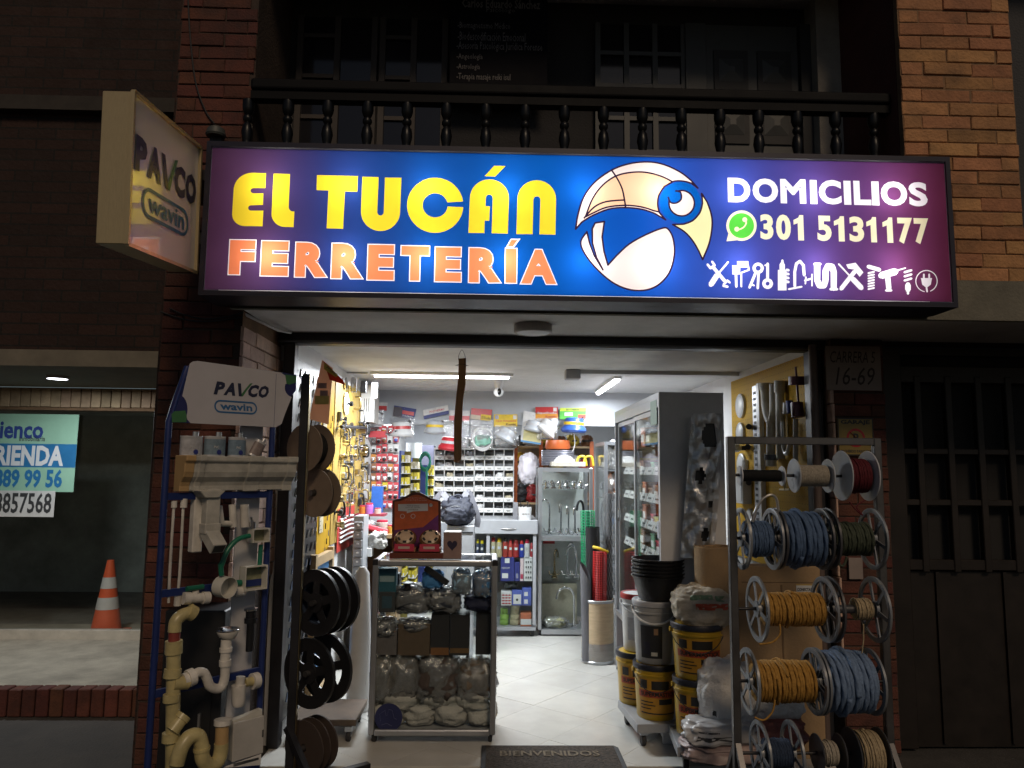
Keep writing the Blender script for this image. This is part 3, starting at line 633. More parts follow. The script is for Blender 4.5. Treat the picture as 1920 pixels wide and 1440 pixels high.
# therapist's banner hung on the balcony wall
bn = thing('practice_banner', 'black hanging banner with small pale text behind the balustrade', 'banner', (0, 4.2, 3.5))
a, b = P(846, 0, 4.2), P(1026, 182, 4.2)
sh = MB().box(a.x, b.x, 4.2, 4.206, b.z, 4.5).build('banner_cloth', mat('black_banner', (.005, .005, .008), .7, spec=.1), bn)
MB().cyl((a.x-.02, 4.203, b.z), (b.x+.02, 4.203, b.z), .008).build('bottom_rod', mat('worn_steel'), bn)
pt = mat('grey_print', (.13, .12, .12), .6)
for s, px0, py0, px1, py1, bo in (('Carlos Eduardo Sánchez', 866, 0, 1013, 14, .02), ('Psicólogo', 912, 15, 966, 25, 0), ('-Biomagnetismo Médico', 858, 43, 957, 56, 0), ('-Biodescodificación Emocional', 858, 62, 985, 75, 0), ('-Asesoría Psicológica Jurídica Forense', 856, 81, 1017, 96, 0), ('-Angeología', 856, 101, 905, 113, 0), ('-Astrología', 856, 120, 900, 132, 0), ('-Terapia masaje reiki isul', 856, 139, 957, 152, 0)):
    p, q = P(px0, py1, 4.197), P(px1, py0, 4.197); text(s, (p.x, 4.197, p.z), (q.x-p.x, 0, 0), (0, 0, q.z-p.z), pt, sh, bold=bo, res=1)
# ================================================================== LAMPS
tube_white = emit('lit_tube', (1, .93, 1), 14)
lampbody = mat('lamp_white', (.75, .75, .74), .4, var=.03)
def area(parent, loc, sx, sy, power, col=(.90, .96, 1), rz=0):
    li = bpy.data.lights.new('lamp_light', 'AREA'); li.shape = 'RECTANGLE'; li.size = sx; li.size_y = sy; li.energy = power; li.color = col
    lo = bpy.data.objects.new('lamp_light', li); C.objects.link(lo); lo.parent = parent; lo.location = Vector(loc)-Vector(parent.location); lo.rotation_euler = (0, 0, rz)
def tube_lamp(label, x0, x1, y0, y1, z, power):
    t = thing('ceiling_tube_lamp', label, 'lamp', ((x0+x1)/2, (y0+y1)/2, z), group='lit tube lamps on the shop ceiling')
    MB().box(x0-.03 if x1-x0 > y1-y0 else x0-.012, x1+.03 if x1-x0 > y1-y0 else x1+.012, y0-.012, y1+.012, z, CEIL+.011).build('lamp_base', lampbody, t)
    MB().box(x0, x1, y0, y1, z-.02, z-.001).build('diffuser', tube_white, t, bevel=.008)
    area(t, ((x0+x1)/2, (y0+y1)/2, z-.034), x1-x0, y1-y0, power); return t
a, b = P(690, 707, 6.05), P(955, 714, 6.05)
tube_lamp('long lit tube lamp across the ceiling behind the hanging wooden stick', a.x+.05, b.x, 6.036, 6.064, 2.3, 98)
a, b = PZ(1172, 716, 2.3), PZ(1117, 741, 2.3)
tube_lamp('short lit tube lamp running towards the back above the display cabinets', 1.03, 1.07, 6.2, 7.36, 2.312, 38)
# lamps of the back room
for x, y, s, lab in ((-.15, 8.6, .9, 'lit lamp in the back room above the white bin unit'), (-.78, 8.9, .5, 'lit lamp in the back room above the blue shelves')):
    t = thing('back_room_lamp', lab, 'lamp', (x, y, 2.2)); MB().box(x-s/2, x+s/2, y-.05, y+.05, 2.2, 2.239).build('lamp_base', lampbody, t); MB().box(x-s/2, x+s/2, y-.045, y+.045, 2.17, 2.199).build('diffuser', tube_white, t, bevel=.006)
    area(t, (x, y, 2.165), s, .09, 42)
# round lamp under the soffit (off) and the lamp of the neighbour's entrance (lit)
p = P(1000, 612, 4.0)
t = thing('round_soffit_lamp', 'round white unlit lamp fixed under the soffit above the doorway', 'lamp', (p.x, 4.02, 2.29))
MB().lathe((p.x, 4.02, 0), [(0, 2.334), (.105, 2.334), (.105, 2.295), (.098, 2.288), (.09, 2.288)], 32).build('lamp_ring', mat('lamp_grey', (.42, .40, .38), .5), t, smooth=True)
MB().lathe((p.x, 4.02, 0), [(.089, 2.29), (.06, 2.285), (0, 2.283)], 32).build('diffuser', mat('opal', (.55, .54, .54), .35), t, smooth=True)
p = P(110, 682, 5.5); p.z = 2.185
t = thing('entrance_lamp', 'small lit lamp under the soffit of the recessed entrance at the left', 'lamp', (p.x, p.y, 2.165))
MB().lathe((p.x, p.y, 0), [(0, 2.189), (.075, 2.189), (.075, 2.172), (.068, 2.168)], 24).build('lamp_ring', lampbody, t, smooth=True)
MB().lathe((p.x, p.y, 0), [(.067, 2.17), (.03, 2.165), (0, 2.164)], 24).build('diffuser', emit('lit_entrance', (.9, .92, 1), 9), t, smooth=True)
area(t, (p.x, p.y, 2.16), .1, .1, 20)
# ================================================================== LEFT PIPE DISPLAY STAND (turned half towards the doorway)
RO = Vector((-1.385, 3.2, 0)); RU = Vector((.656, .755, 0)).normalized(); RN = Vector((RU.y, -RU.x, 0))
def RK(px, py, off=0.):
    d = _ray(px, py); o = RO+RN*off; c = Vector((0, 0, CAMH)); return c+d*((o-c).dot(RN)/d.dot(RN))
def k1(x, y, off=0.): return RK(260+x/3.6, 660+y/3.6, off)
def k2(x, y, off=0.): return RK(260+x/3.6, 1040+y/3.6, off)
def rsz(z, p): return z/3.6/FPX*((p-Vector((0, 0, CAMH))).dot(FW))          # zoom pixels to metres at p
bluep = mat('blue_tube_paint', (.012, .025, .12), .4, .1, var=.2)
ST = thing('pipe_display_stand', 'blue tubular display stand with a white plumbing brand header at the left', 'display stand', (RO+RU*.25)[:])
lp = [k1(330, 100, 0), k1(250, 330, 0), k1(205, 470, 0)]; pl_ = RO+RU*.012; lz = k1(205, 470).z
pl_ = Vector((lp[-1].x, lp[-1].y, 0))
rp = k1(905, 500); pr_ = Vector((rp.x, rp.y, 0))
MB().tube([lp[0], lp[1], lp[2], (pl_.x, pl_.y, 1.2), (pl_.x, pl_.y, 0)], .014, 10).build('post', bluep, ST, smooth=True)
MB().tube([rp+Vector((0, 0, .25)), rp, (pr_.x, pr_.y, 1.2), (pr_.x, pr_.y, 0)], .014, 10).build('post', bluep, ST, smooth=True)
for z in (1.42, 1.02, .62, .2):
    MB().bar(Vector((pl_.x, pl_.y, z)), Vector((pr_.x, pr_.y, z)), .018, .03).build('cross_bar', bluep, ST)
for q in (pl_, pr_): MB().bar(q+Vector((0, 0, .02))-RN*.2, q+Vector((0, 0, .02))+RN*.22, .03, .03).build('foot', bluep, ST)
a, b = k1(690, 520, -.05), k1(840, 520, -.05)
MB().prism([(a.x, a.y, .05), (b.x, b.y, .05), (b.x, b.y, 1.8), (a.x, a.y, 1.8)], -RN*.008).build('back_board', mat('pale_board', (.5, .49, .5), .6), ST)
back = [(330, 95), (395, 62), (985, 140), (1065, 155), (1062, 260), (1003, 330), (985, 430), (930, 510), (350, 480), (225, 475), (215, 380)]
hp = MB().prism([k1(x, y, .012) for x, y in back], -RN*.006).build('header_panel', mat('header_blue', (.02, .022, .10), .4), ST)
whtp = mat('header_white', (.46, .44, .46), .45, var=.05)
wp_ = [(345, 78), (365, 64), (400, 60), (960, 138), (990, 160), (998, 215)]+[(1048+62*math.cos(rad(a)), 240+66*math.sin(rad(a))) for a in range(200, 100, -12)]+[(985, 425), (965, 485), (925, 508), (350, 480), (328, 455)]+[(272+58*math.cos(rad(a)), 385+95*math.sin(rad(a))) for a in range(30, -80, -14)]
MB().poly([k1(x, y, .0135) for x, y in wp_]).build('white_field', whtp, hp)
MB().poly([k1(x, y, .0137) for x, y in [(225, 474), (322, 474), (325, 430), (315, 395), (240, 400), (222, 420)]]).build('green_segment', pgreen, hp)
MB().poly([k1(x, y, .0137) for x, y in [(990, 152), (1064, 162), (1062, 205), (1020, 220), (998, 214)]]).build('green_segment', pgreen, hp)
def ktext(s, pts, m, parent, kf=k1, off=.0145, bold=0., shear=0.):
    """pts: lower-left, lower-right, upper-left in zoom pixels"""
    o, e, t = [kf(x, y, off) for x, y in pts]; return text(s, o, e-o, t-o, m, parent, bold=bold, shear=shear)
o, e, t = k1(505, 285, .0145), k1(868, 313, .0145), k1(510, 196, .0145); brand(o, e-o, t-o, navy, pgreen, hp, .05)
o, e, t = k1(510, 408, .0145), k1(800, 424, .0145), k1(510, 320, .0145)
oval(MB(), o, e-o, t-o, .13).build('oval_outline', mat('mid_blue_print', (.03, .12, .28), .4), hp)
ktext('wavin', [(550, 388), (768, 402), (548, 340)], mat('mid_blue_print'), hp, bold=.03)
# --- cans standing on the gutter
beige = mat('beige_pvc', (.43, .41, .36), .5, var=.28, scale=9, bump=.15, bscale=30); bend = mat('tan_pvc', (.42, .27, .12), .5); yellowp = mat('yellow_pvc', (.43, .36, .17), .35, var=.3, scale=10); whitep = mat('white_pvc', (.56, .53, .48), .45, var=.28, scale=10)
silver = mat('tinplate', (.5, .5, .5), .3, .8)
for i, (xa, xb, ya, yb, cl, lab) in enumerate(((275, 428, 568, 708, (.38, .38, .40), 'pale tin can standing leftmost on the beige gutter'), (436, 583, 570, 710, (.16, .22, .27), 'tin can with dark blue label, second on the gutter'), (598, 722, 576, 712, (.14, .20, .26), 'tin can with teal label, third on the gutter'), (728, 812, 590, 712, (.2, .16, .15), 'tin can with brown label lying tilted, fourth on the gutter'))):
    b0 = k1((xa+xb)/2, yb, -.01); r_ = rsz((xb-xa)/2, b0); h_ = rsz(yb-ya, b0); t = thing('solvent_can', lab, 'can', b0[:], group='solvent cans on the gutter')
    pc = MB(); prof = [(0, 0), (r_, 0), (r_*1.02, .003), (r_, .006), (r_, h_-.006), (r_*1.02, h_-.003), (r_, h_), (0, h_)]
    pc.T = Matrix.Translation(b0) @ Matrix.Rotation(math.atan2(RU.y, RU.x), 4, 'Z') @ Matrix.Diagonal((1, .6, 1, 1)) @ (Matrix.Rotation(.5, 4, 'Y') if i == 3 else Matrix())
    pc.lathe((0, 0, 0), prof, 28); pc.build('can_body', mat('can_white', (.45, .45, .46), .35, .2), t, smooth=True)
    lb = MB(); lb.T = pc.T; lb.lathe((0, 0, 0), [(r_*1.01, h_*.12), (r_*1.01, h_*.86)], 28); lab_o = lb.build('paper_label', mat('can_label_%d' % i, cl, .5, var=.25, scale=40), t, smooth=True)
    cp = MB(); cp.T = pc.T; cp.lathe((r_*.35, 0, 0), [(0, h_+.02), (r_*.26, h_+.02), (r_*.28, h_+.001), (0, h_+.001)], 16); cp.build('cap', silver, t, smooth=True)
    if i < 3:
        fr_ = -RN
        o = b0+RN*(r_*.62+.0012)-RU*(r_*.42)+Vector((0, 0, h_*.42)); text('PVC', o, RU*r_*.5, (0, 0, h_*.12), mat('label_ink', (.5, .5, .5), .6), lab_o, bold=.03)
        MB().poly([b0+RN*(r_*.62+.0013)+RU*(r_*.1+.011*math.cos(k*.5))+Vector((0, 0, h_*.24+.011*math.sin(k*.5))) for k in range(13)]).build('label_emblem', mat('blue_emblem', (.02, .03, .18), .5), lab_o)
# --- gutter: ogee trough with joint collars and an end cap
gp = thing('rain_gutter', 'beige plastic rain gutter section with joint collars on the blue stand', 'gutter', k1(640, 950, 0)[:])
def gutter(u0, u1, grow_, name, m, parent, off=0.):
    a, b = k1(u0, 830, .0), k1(u1, 815, .0); zt = k1(u0+40, 705, .06).z; zt = k1(640, 706, .06).z; zb = k1(640, 935, .03).z; H = zt-zb; g_ = grow_
    pr = [(0, zt+g_), (.10+g_, zt+g_), (.10+g_, zt-.14*H), (.088+g_, zt-.2*H), (.086+g_, zt-.45*H), (.078+g_, zt-.6*H), (.058+g_, zt-.74*H), (.052+g_, zt-.85*H), (.052+g_, zb-g_), (0, zb-g_)]
    mb = MB(); A = Vector((a.x, a.y, 0)); mb.prism([A+RN*(d-.03)+Vector((0, 0, z)) for d, z in pr], Vector((b.x-a.x, b.y-a.y, 0))); return mb.build(name, m, parent, bevel=.003)
gutter(330, 985, 0, 'trough', beige, gp)
for u in ((355, 400), (690, 790), (950, 1015)): gutter(u[0], u[1], .005, 'joint_collar', beige, gp)
gutter(262, 330, .002, 'end_cap', bend, gp)
# --- square downpipe with shoe
dp_ = thing('downpipe', 'beige square downpipe with angled outlet hanging below the gutter', 'downpipe', k1(500, 1300, .03)[:])
a, b = k1(494, 940, .05), k1(494, 1250, .05)
MB().bar(a+Vector((0, 0, .01)), Vector((a.x, a.y, b.z)), .062, .045, RN).build('pipe', beige, dp_, bevel=.003)
pr = [(415, 935), (590, 935), (540, 985), (452, 985)]
MB().prism([k1(x, y, .085) for x, y in pr], -RN*.09).build('outlet_funnel', beige, dp_, bevel=.003)
c_ = k1(494, 1190, .05); MB().bar(Vector((a.x, a.y, c_.z-.022)), Vector((a.x, a.y, c_.z+.022)), .072, .055, RN).build('collar', beige, dp_, bevel=.003)
e0 = Vector((a.x, a.y, b.z+.02)); e1 = k1(540, 1330, .13)
MB().bar(e0, e1, .064, .05, Vector((0, 0, 1))).build('shoe', beige, dp_, bevel=.003); d_ = (e1-e0).normalized()
MB().bar(e1-d_*.004, e1+d_*.001, .05, .037, Vector((0, 0, 1))).build('opening', mat('dark_inside', (.03, .03, .028), .8), dp_)
MB().bar(k1(400, 960, -.01), Vector((k1(400, 960, -.01).x, k1(400, 960, -.01).y, k1(390, 1350, -.01).z)), .045, .04, RN).build('pipe', whitep, dp_, bevel=.004)
# --- two thin pipes, valve, boxes, green hose
def pipe_thing(name, label, cat, pieces, m, group=None, base=None):
    allp = [q for pc in pieces for q in pc[1]]; lo = min(allp, key=lambda q: q.z)
    t = thing(name, label, cat, lo[:], group=group)
    for pc in pieces:
        nm, pts, r = pc[:3]; mm = pc[3] if len(pc) > 3 else m; rs = pc[4] if len(pc) > 4 else None
        MB().tube(smooth_path(pts, 7) if len(pts) > 2 and rs is None else pts, r, 16, rs).build(nm, mm, t, smooth=True)
    return t
pk = lambda L, kf, off=0.: [kf(x, y, off) for x, y in L]
pipe_thing('riser_tube', 'thin white supply tube at the far left of the blue stand', 'tube', [('pipe', pk([(238, 1030), (212, 1440)], k1)+pk([(202, 325)], k2), .0058), ('nut', pk([(240, 1005), (238, 1050)], k1), .012)], whitep)
pipe_thing('riser_tube', 'thin white supply tube right of its twin on the blue stand', 'tube', [('pipe', pk([(302, 1020), (280, 1440)], k1)+pk([(262, 300)], k2), .0058), ('nut', pk([(308, 990), (303, 1050)], k1), .014), ('nut', pk([(264, 280), (260, 345)], k2), .014)], whitep)
pipe_thing('ball_valve', 'white plastic ball valve with a green lever', 'valve', [('body', pk([(300, 295), (470, 290)], k2, .02), .021), ('neck', pk([(385, 285), (383, 245)], k2, .02), .014), ('nut', pk([(300, 295), (345, 294)], k2, .02), .026), ('nut', pk([(430, 292), (472, 290)], k2, .02), .026), ('lever', pk([(322, 232), (436, 216)], k2, .02), .011, mat('valve_green', (.01, .12, .07), .4))], whitep)
p = k2(590, 220, .06); t = thing('round_junction_box', 'round open white junction box in the middle of the blue stand', 'junction box', p[:])
mb = MB(); ax = (RN+Vector((.35, 0, -.05))).normalized(); mb.T = Matrix.Translation(p-ax*.04) @ ax.to_track_quat('Z', 'Y').to_matrix().to_4x4()
mb.lathe((0, 0, 0), [(0, 0), (.042, 0), (.046, .002), (.046, .06), (.043, .06), (.041, .006), (0, .006)], 28); mb.build('box_shell', mat('box_white', (.55, .53, .47), .45), t, smooth=True)
for (xa, ya, xb, yb, kf, lab) in ((770, 1195, 885, 1290, k1, 'small rectangular plastic junction box at the end of the green hose'), (715, 85, 865, 250, k2, 'larger square plastic junction box below the hose end')):
    o, e, u_ = kf(xa, yb, .05), kf(xb, yb, .05), kf(xa, ya, .05); W_ = (e-o).length; H_ = u_.z-o.z
    t = thing('square_junction_box', lab, 'junction box', o[:]); R_ = RU
    def fr4(d0, d1, ins):
        mb = MB()
        for x0_, x1_, z0_, z1_ in ((0, ins, 0, H_), (W_-ins, W_, 0, H_), (ins, W_-ins, 0, ins), (ins, W_-ins, H_-ins, H_)):
            mb.prism([o+R_*x0_+Vector((0, 0, z0_)), o+R_*x1_+Vector((0, 0, z0_)), o+R_*x1_+Vector((0, 0, z1_)), o+R_*x0_+Vector((0, 0, z1_))], -RN*d1)
        return mb
    fr4(0, .045, .005).build('box_wall', mat('box_white'), t)
    MB().prism([o-RN*.046, o+R_*W_-RN*.046, o+R_*W_-RN*.046+Vector((0, 0, H_)), o-RN*.046+Vector((0, 0, H_))], -RN*.003).build('box_back', mat('box_olive', (.22, .22, .13), .6, var=.4, scale=30), t)
    for dx, dz in ((.008, .008), (W_-.008, H_-.008)): MB().cyl(o+R_*dx+Vector((0, 0, dz)), o+R_*dx+Vector((0, 0, dz))+RN*.002, .004, n=8).build('screw_boss', whitep, t)
pipe_thing('green_conduit', 'green corrugated hose curving between the junction boxes', 'hose', [('hose', pk([(750, 1240), (670, 1265), (600, 1340), (560, 1440)], k1, .05)+pk([(552, 60), (560, 140)], k2, .05), .011)], mat('conduit_green', (.01, .14, .08), .4))
pipe_thing('green_conduit', 'short straight green hose beside the right post of the blue stand', 'hose', [('hose', pk([(825, 1300), (815, 1440)], k1, .02)+pk([(805, 80)], k2, .02), .01)], mat('conduit_green'))
pipe_thing('green_conduit', 'short green stub behind the round junction box', 'fitting', [('stub', pk([(640, 195), (690, 190)], k2, .02), .014), ('socket', pk([(640, 250), (712, 245)], k2, .02), .022, whitep)], mat('conduit_green'))
pipe_thing('bracket_tee', 'pale pipe tee with two upright arms beside the downpipe', 'pipe fitting', [('arm', pk([(545, 1040), (560, 1160)], k1), .013), ('arm', pk([(632, 1030), (640, 1180)], k1), .016), ('link', pk([(556, 1158), (640, 1160)], k1), .013)], whitep)
pipe_thing('angle_valve', 'chrome angle valve above the small junction box', 'valve', [('body', pk([(770, 1145), (770, 1190)], k1, .03), .014), ('stem', pk([(758, 1115), (768, 1150)], k1, .03), .006), ('upright', pk([(715, 1030), (718, 1180)], k1, .01), .02, whitep)], mat('chrome', (.7, .7, .72), .12, 1.))
# --- drainage fittings
t = pipe_thing('soil_stack', 'tall yellow soil pipe with tee, wye branch and a bent top', 'pipe', [
    ('elbow', pk([(360, 390), (300, 405), (252, 450), (242, 520)], k2, .04), .026), ('elbow_rim', pk([(335, 378), (372, 400)], k2, .04), .032),
    ('pipe', pk([(242, 520), (238, 590)], k2, .04), .023, mat('red_band', (.22, .04, .03), .5)), ('coupling', pk([(238, 580), (236, 668)], k2, .04), .034),
    ('pipe', pk([(236, 668), (228, 1440)], k2, .04), .028), ('tee', pk([(232, 770), (224, 830)], k2, .04), .034), ('tee', pk([(224, 940), (222, 990)], k2, .04), .034),
    ('branch', pk([(230, 870), (330, 862)], k2, .05), .028), ('wye', pk([(226, 1190), (298, 1095)], k2, .06), .028), ('wye_rim', pk([(282, 1112), (306, 1080)], k2, .06), .033), ('collar', pk([(218, 1200), (215, 1260)], k2, .04), .034)], yellowp)
p0, p1_ = k2(303, 1085, .06), k2(308, 1078, .06); MB().cyl(p1_, p1_+(p1_-p0)*.02, .027).build('opening', mat('tan_inside', (.16, .11, .04), .7), t)
t = pipe_thing('sink_trap', 'white sink strainer with a curved trap joined to the yellow pipe', 'trap', [
    ('strainer', pk([(602, 512), (602, 520), (600, 560), (595, 575)], k2, .05), .04, whitep, [.047, .047, .034, .02]), ('tailpiece', pk([(592, 570), (590, 640)], k2, .05), .023), ('nut', pk([(590, 628), (589, 655)], k2, .05), .027),
    ('pipe', pk([(588, 650), (582, 720)], k2, .05), .021), ('nut', pk([(585, 710), (584, 750)], k2, .05), .026),
    ('bend', pk([(584, 745), (580, 830), (560, 890), (520, 905), (480, 885), (462, 840), (440, 800), (400, 795), (372, 815)], k2, .05), .02), ('collar', pk([(330, 838), (372, 820)], k2, .05), .036), ('collar_neck', pk([(300, 850), (340, 836)], k2, .05), .028)], whitep)
p = k2(602, 508, .05); MB().lathe(p, [(0, 0), (.03, .001), (.048, .006), (.050, .003), (.047, 0)], 24).build('chrome_rim', mat('chrome'), t, smooth=True)
pipe_thing('pop_up_drain', 'dark metal pop-up drain with a chrome flange on the right of the stand', 'drain', [('flange', pk([(757, 362), (757, 374)], k2, .03), .03, mat('chrome')), ('collar', pk([(757, 374), (756, 460)], k2, .03), .022), ('nut', pk([(756, 425), (755, 460)], k2, .03), .028), ('tube', pk([(755, 460), (748, 650)], k2, .03), .017)], mat('gunmetal', (.05, .05, .055), .3, .8))
t = pipe_thing('bottle_trap', 'cream bottle trap with a side outlet', 'trap', [('cup', pk([(676, 880), (674, 1000), (673, 1022)], k2, .05), .03, whitep, [.031, .029, .022]), ('neck', pk([(690, 822), (682, 885)], k2, .05), .02), ('outlet', pk([(715, 865), (785, 850)], k2, .05), .02, yellowp), ('collar', pk([(765, 856), (805, 846)], k2, .05), .035)], whitep)
pipe_thing('yellow_trap', 'yellow S-shaped drain trap at the foot of the stand', 'trap', [
    ('bend', pk([(255, 1420), (290, 1300), (345, 1230), (400, 1225), (425, 1290), (430, 1370), (470, 1420), (530, 1400), (555, 1330), (558, 1270)], k2, .09), .03), ('band', pk([(425, 1300), (426, 1320)], k2, .09), .034), ('upright', pk([(560, 1280), (566, 1130)], k2, .09), .028, bend), ('rim', pk([(566, 1145), (568, 1112)], k2, .09), .036, whitep)], yellowp)
o, e, u_ = k2(632, 1400, .07), k2(842, 1330, .07), k2(640, 1130, .07)
t = thing('access_panel', 'pale plastic access panel leaning at the foot of the stand', 'panel', o[:])
q = [k2(632, 1405, .07), k2(842, 1340, .07), k2(850, 1085, .07), k2(640, 1140, .07)]
MB().prism(q, -RN*.012).build('panel_door', mat('panel_grey', (.42, .40, .37), .5), t, bevel=.003)
MB().prism([k2(630, 1395, .05), k2(836, 1330, .05), k2(834, 1042, .05), k2(636, 1122, .05)], -RN*.03).build('panel_frame', mat('panel_cream', (.5, .48, .42), .5), t); MB().cbox(k2(838, 1205, .072), .006, .006, .03).build('latch', mat('chrome'), t)
t = thing('instruction_leaflet', 'white printed leaflet at the bottom of the blue stand', 'leaflet', k2(700, 1440, .09)[:])
sh = MB().prism([k2(570, 1440, .09), k2(822, 1420, .09), k2(828, 1345, .09), k2(600, 1425, .09)], -RN*.002).build('paper', mat('paper', (.6, .58, .55), .7), t)
for i in range(4):
    MB().poly([k2(640, 1428-i*6, .0915), k2(810, 1368-i*4+12, .0915), k2(810, 1372-i*4+12, .0915), k2(640, 1432-i*6, .0915)]).build('text_line', mat('label_black', (.04, .04, .04), .6), sh)
# dark base cabinet behind the fittings
t = thing('black_cabinet', 'black metal cabinet behind the drain fittings of the blue stand', 'cabinet', (-1.3, 3.62, 0))
a, b = P(330, 1150, 3.52), P(425, 1150, 3.52)
MB().box(a.x-.04, b.x, 3.5, 3.72, 0, P(380, 1145, 3.5).z).build('cabinet_body', mat('black_cabinet_paint', (.012, .012, .014), .5), t, bevel=.006)
MB().box(a.x, b.x-.04, 3.494, 3.499, .08, .62).build('cabinet_door', mat('black_cabinet_paint'), t); MB().box(b.x-.09, b.x-.08, 3.48, 3.494, .36, .46).build('handle', silver, t)
# ================================================================== ROPE RACK ON THE RIGHT
RD = 3.62
rk = thing('rope_rack', 'dark steel rack of rope spools on bars at the right of the doorway', 'rack', (1.53, RD, 0))
xl, xr, zt = P(1373, 1000, RD).x, P(1650, 1000, RD).x, P(1500, 820, RD).z
steel = mat('dull_steel', (.13, .125, .125), .35, .8, var=.25)
for x in (xl, xr): MB().box(x-.018, x+.018, RD-.018, RD+.018, 0, zt).build('post', steel, rk, bevel=.003)
MB().box(xl+.018, xr-.018, RD-.018, RD+.018, zt-.036, zt).build('top_bar', steel, rk, bevel=.003)
for x in (xl, xr):
    MB().bar((x, RD, .30), (x, RD-.22, .0), .025, .025).build('foot', steel, rk); MB().bar((x, RD, .30), (x, RD+.22, .0), .025, .025).build('foot', steel, rk)
rope_cols = dict(blue=(.075, .12, .21), dblue=(.03, .045, .08), green=(.05, .06, .04), yellow=(.36, .19, .04), black=(.012, .012, .012), beige=(.34, .30, .24), red=(.09, .012, .018), tan=(.36, .28, .17), pale=(.14, .20, .31))
rows = []
def flange(t, x, zc, R, kind, m, face=1):
    if kind == 'solid':
        mb = MB().lathe((x, RD, zc), [(.012, -.003), (R, -.003), (R+.002, 0), (R, .003), (.012, .003)], 36, 'X'); return mb.build('flange', m, t, smooth=True)
    rim = MB().lathe((x, RD, zc), [(R*.85, -.005), (R*.95, -.007), (R, -.005), (R, .005), (R*.95, .007), (R*.85, .005), (R*.85, -.005)], 36, 'X').build('flange', m, t, smooth=True)
    MB().lathe((x, RD, zc), [(.012, -.007), (R*.26, -.007), (R*.26, .007), (.012, .007)], 20, 'X').build('hub', m, rim, smooth=True)
    for k in range(6):
        a = rad(15+k*60); u = Vector((0, math.cos(a), math.sin(a))); c = Vector((x, RD, zc))
        MB().bar(c+u*R*.24, c+u*R*.87, .006, R*.12, Vector((1, 0, 0)).cross(u)).build('spoke', m, rim)
def winding(t, x0, x1, zc, rr, rt, col, seed, name='rope'):
    r = random.Random(seed); m = mat('rope_'+col, rope_cols[col], .75, var=.3, scale=90, bump=.3, bscale=300, spec=.25); w_ = x1-x0; turns = max(3, int(w_/(rt*1.9))); pts = []; per = 84; ph = r.random()*6
    for i in range(turns*per+1):
        a = 2*math.pi*i/per; f = i/(turns*per); bulge = .25*rt*math.sin(f*math.pi*3+ph)+.2*rt*math.sin(f*23+ph)
        pts.append((x0+rt+(w_-2*rt)*f+rt*.35*math.sin(a*.37+ph), RD+(rr-rt+bulge)*math.cos(a), zc+(rr-rt+bulge)*math.sin(a)))
    MB().cyl((x0, RD, zc), (x1, RD, zc), max(.01, rr-rt*2.1), n=24).build('rope_layer', m, t, smooth=True)
    MB().tube(pts, rt, 12, twist=.72).build(name, m, t, smooth=True)
    if r.random() < .75:
        i0 = r.randrange(3, max(4, turns-3))*per; q = []
        for i in range(per): 
            a = 2*math.pi*i/per+ph; q.append((x0+w_*(.3+.3*r.random()*0+i/per*.18), RD+(rr+rt*.5)*math.cos(a), zc+(rr+rt*.5)*math.sin(a)))
        MB().tube(q, rt, 12, twist=.72).build('loose_turn', m, t, smooth=True)
fgrey = mat('grey_plastic_flange', (.19, .20, .215), .35, .2); fdark = mat('dark_plastic_flange', (.05, .05, .055), .4); fwhite = mat('white_plastic_flange', (.55, .55, .57), .35)
def spool(label, yc, xa, xb, R, Rr, wa, wb, col, rt, kind='spoke', m=None, seed=0, mb_=None, both=True):
    zc = P((xa+xb)/2, yc, RD).z; s = FPX and 1/ (FPX/((P(xa, yc, RD)-Vector((0, 0, CAMH))).dot(FW)))
    X = lambda p: P(p, yc, RD).x
    t = thing('rope_spool', label, 'spool', (X((xa+xb)/2), RD, zc-R*s), group='spools on the rope rack')
    if Rr*s < R*s: MB().cyl((X(xa), RD, zc), (X(xb), RD, zc), .02, n=16).build('core', m or fdark, t, smooth=True)
    flange(t, X(xa), zc, R*s, kind, m or fdark)
    if both: flange(t, X(xb), zc, R*s, kind, mb_ or m or fdark)
    winding(t, X(wa), X(wb), zc, Rr*s, rt, col, seed); return t
ys = (892, 1010, 1142, 1277, 1412)
for y in ys:
    z = P(1510, y, RD).z; MB().cyl((xl+.0, RD, z), (xr, RD, z), .0075, n=10).build('spool_bar', black_steel, rk, smooth=True)
spool('thin black cord spool at the left of the top bar', ys[0], 1387, 1466, 18, 11, 1392, 1463, 'black', .0016, 'solid', fwhite, 1)
spool('beige string spool in the middle of the top bar', ys[0], 1489, 1552, 31, 20, 1495, 1548, 'beige', .0018, 'solid', mat('frosted_flange', (.45, .47, .50), .3), 2)
spool('dark red cord spool with large pale discs at the right of the top bar', ys[0], 1578, 1627, 46, 32, 1585, 1622, 'red', .0028, 'solid', mat('frosted_flange'), 3, mb_=fwhite)
spool('thin pale blue rope spool at the left of the second bar', ys[1], 1390, 1448, 57, 33, 1397, 1442, 'blue', .0046, 'spoke', fgrey, 4)
spool('thick blue rope spool, largest on the second bar', ys[1], 1456, 1540, 57, 51, 1463, 1534, 'blue', .0095, 'spoke', fdark, 5)
spool('dark green rope spool at the right of the second bar', ys[1], 1552, 1636, 57, 31, 1558, 1628, 'green', .0075, 'spoke', fdark, 6, mb_=fgrey)
spool('yellow rope spool on the third bar', ys[2], 1420, 1546, 60, 31, 1430, 1540, 'yellow', .0064, 'spoke', fgrey, 7)
spool('nearly empty spool with a few turns of tan cord on the third bar', ys[2], 1558, 1640, 60, 20, 1600, 1632, 'tan', .004, 'spoke', fdark, 8, mb_=fgrey)
spool('yellow rope spool on the fourth bar beside the thick blue one', ys[3], 1404, 1526, 60, 38, 1413, 1520, 'yellow', .0074, 'spoke', fgrey, 9)
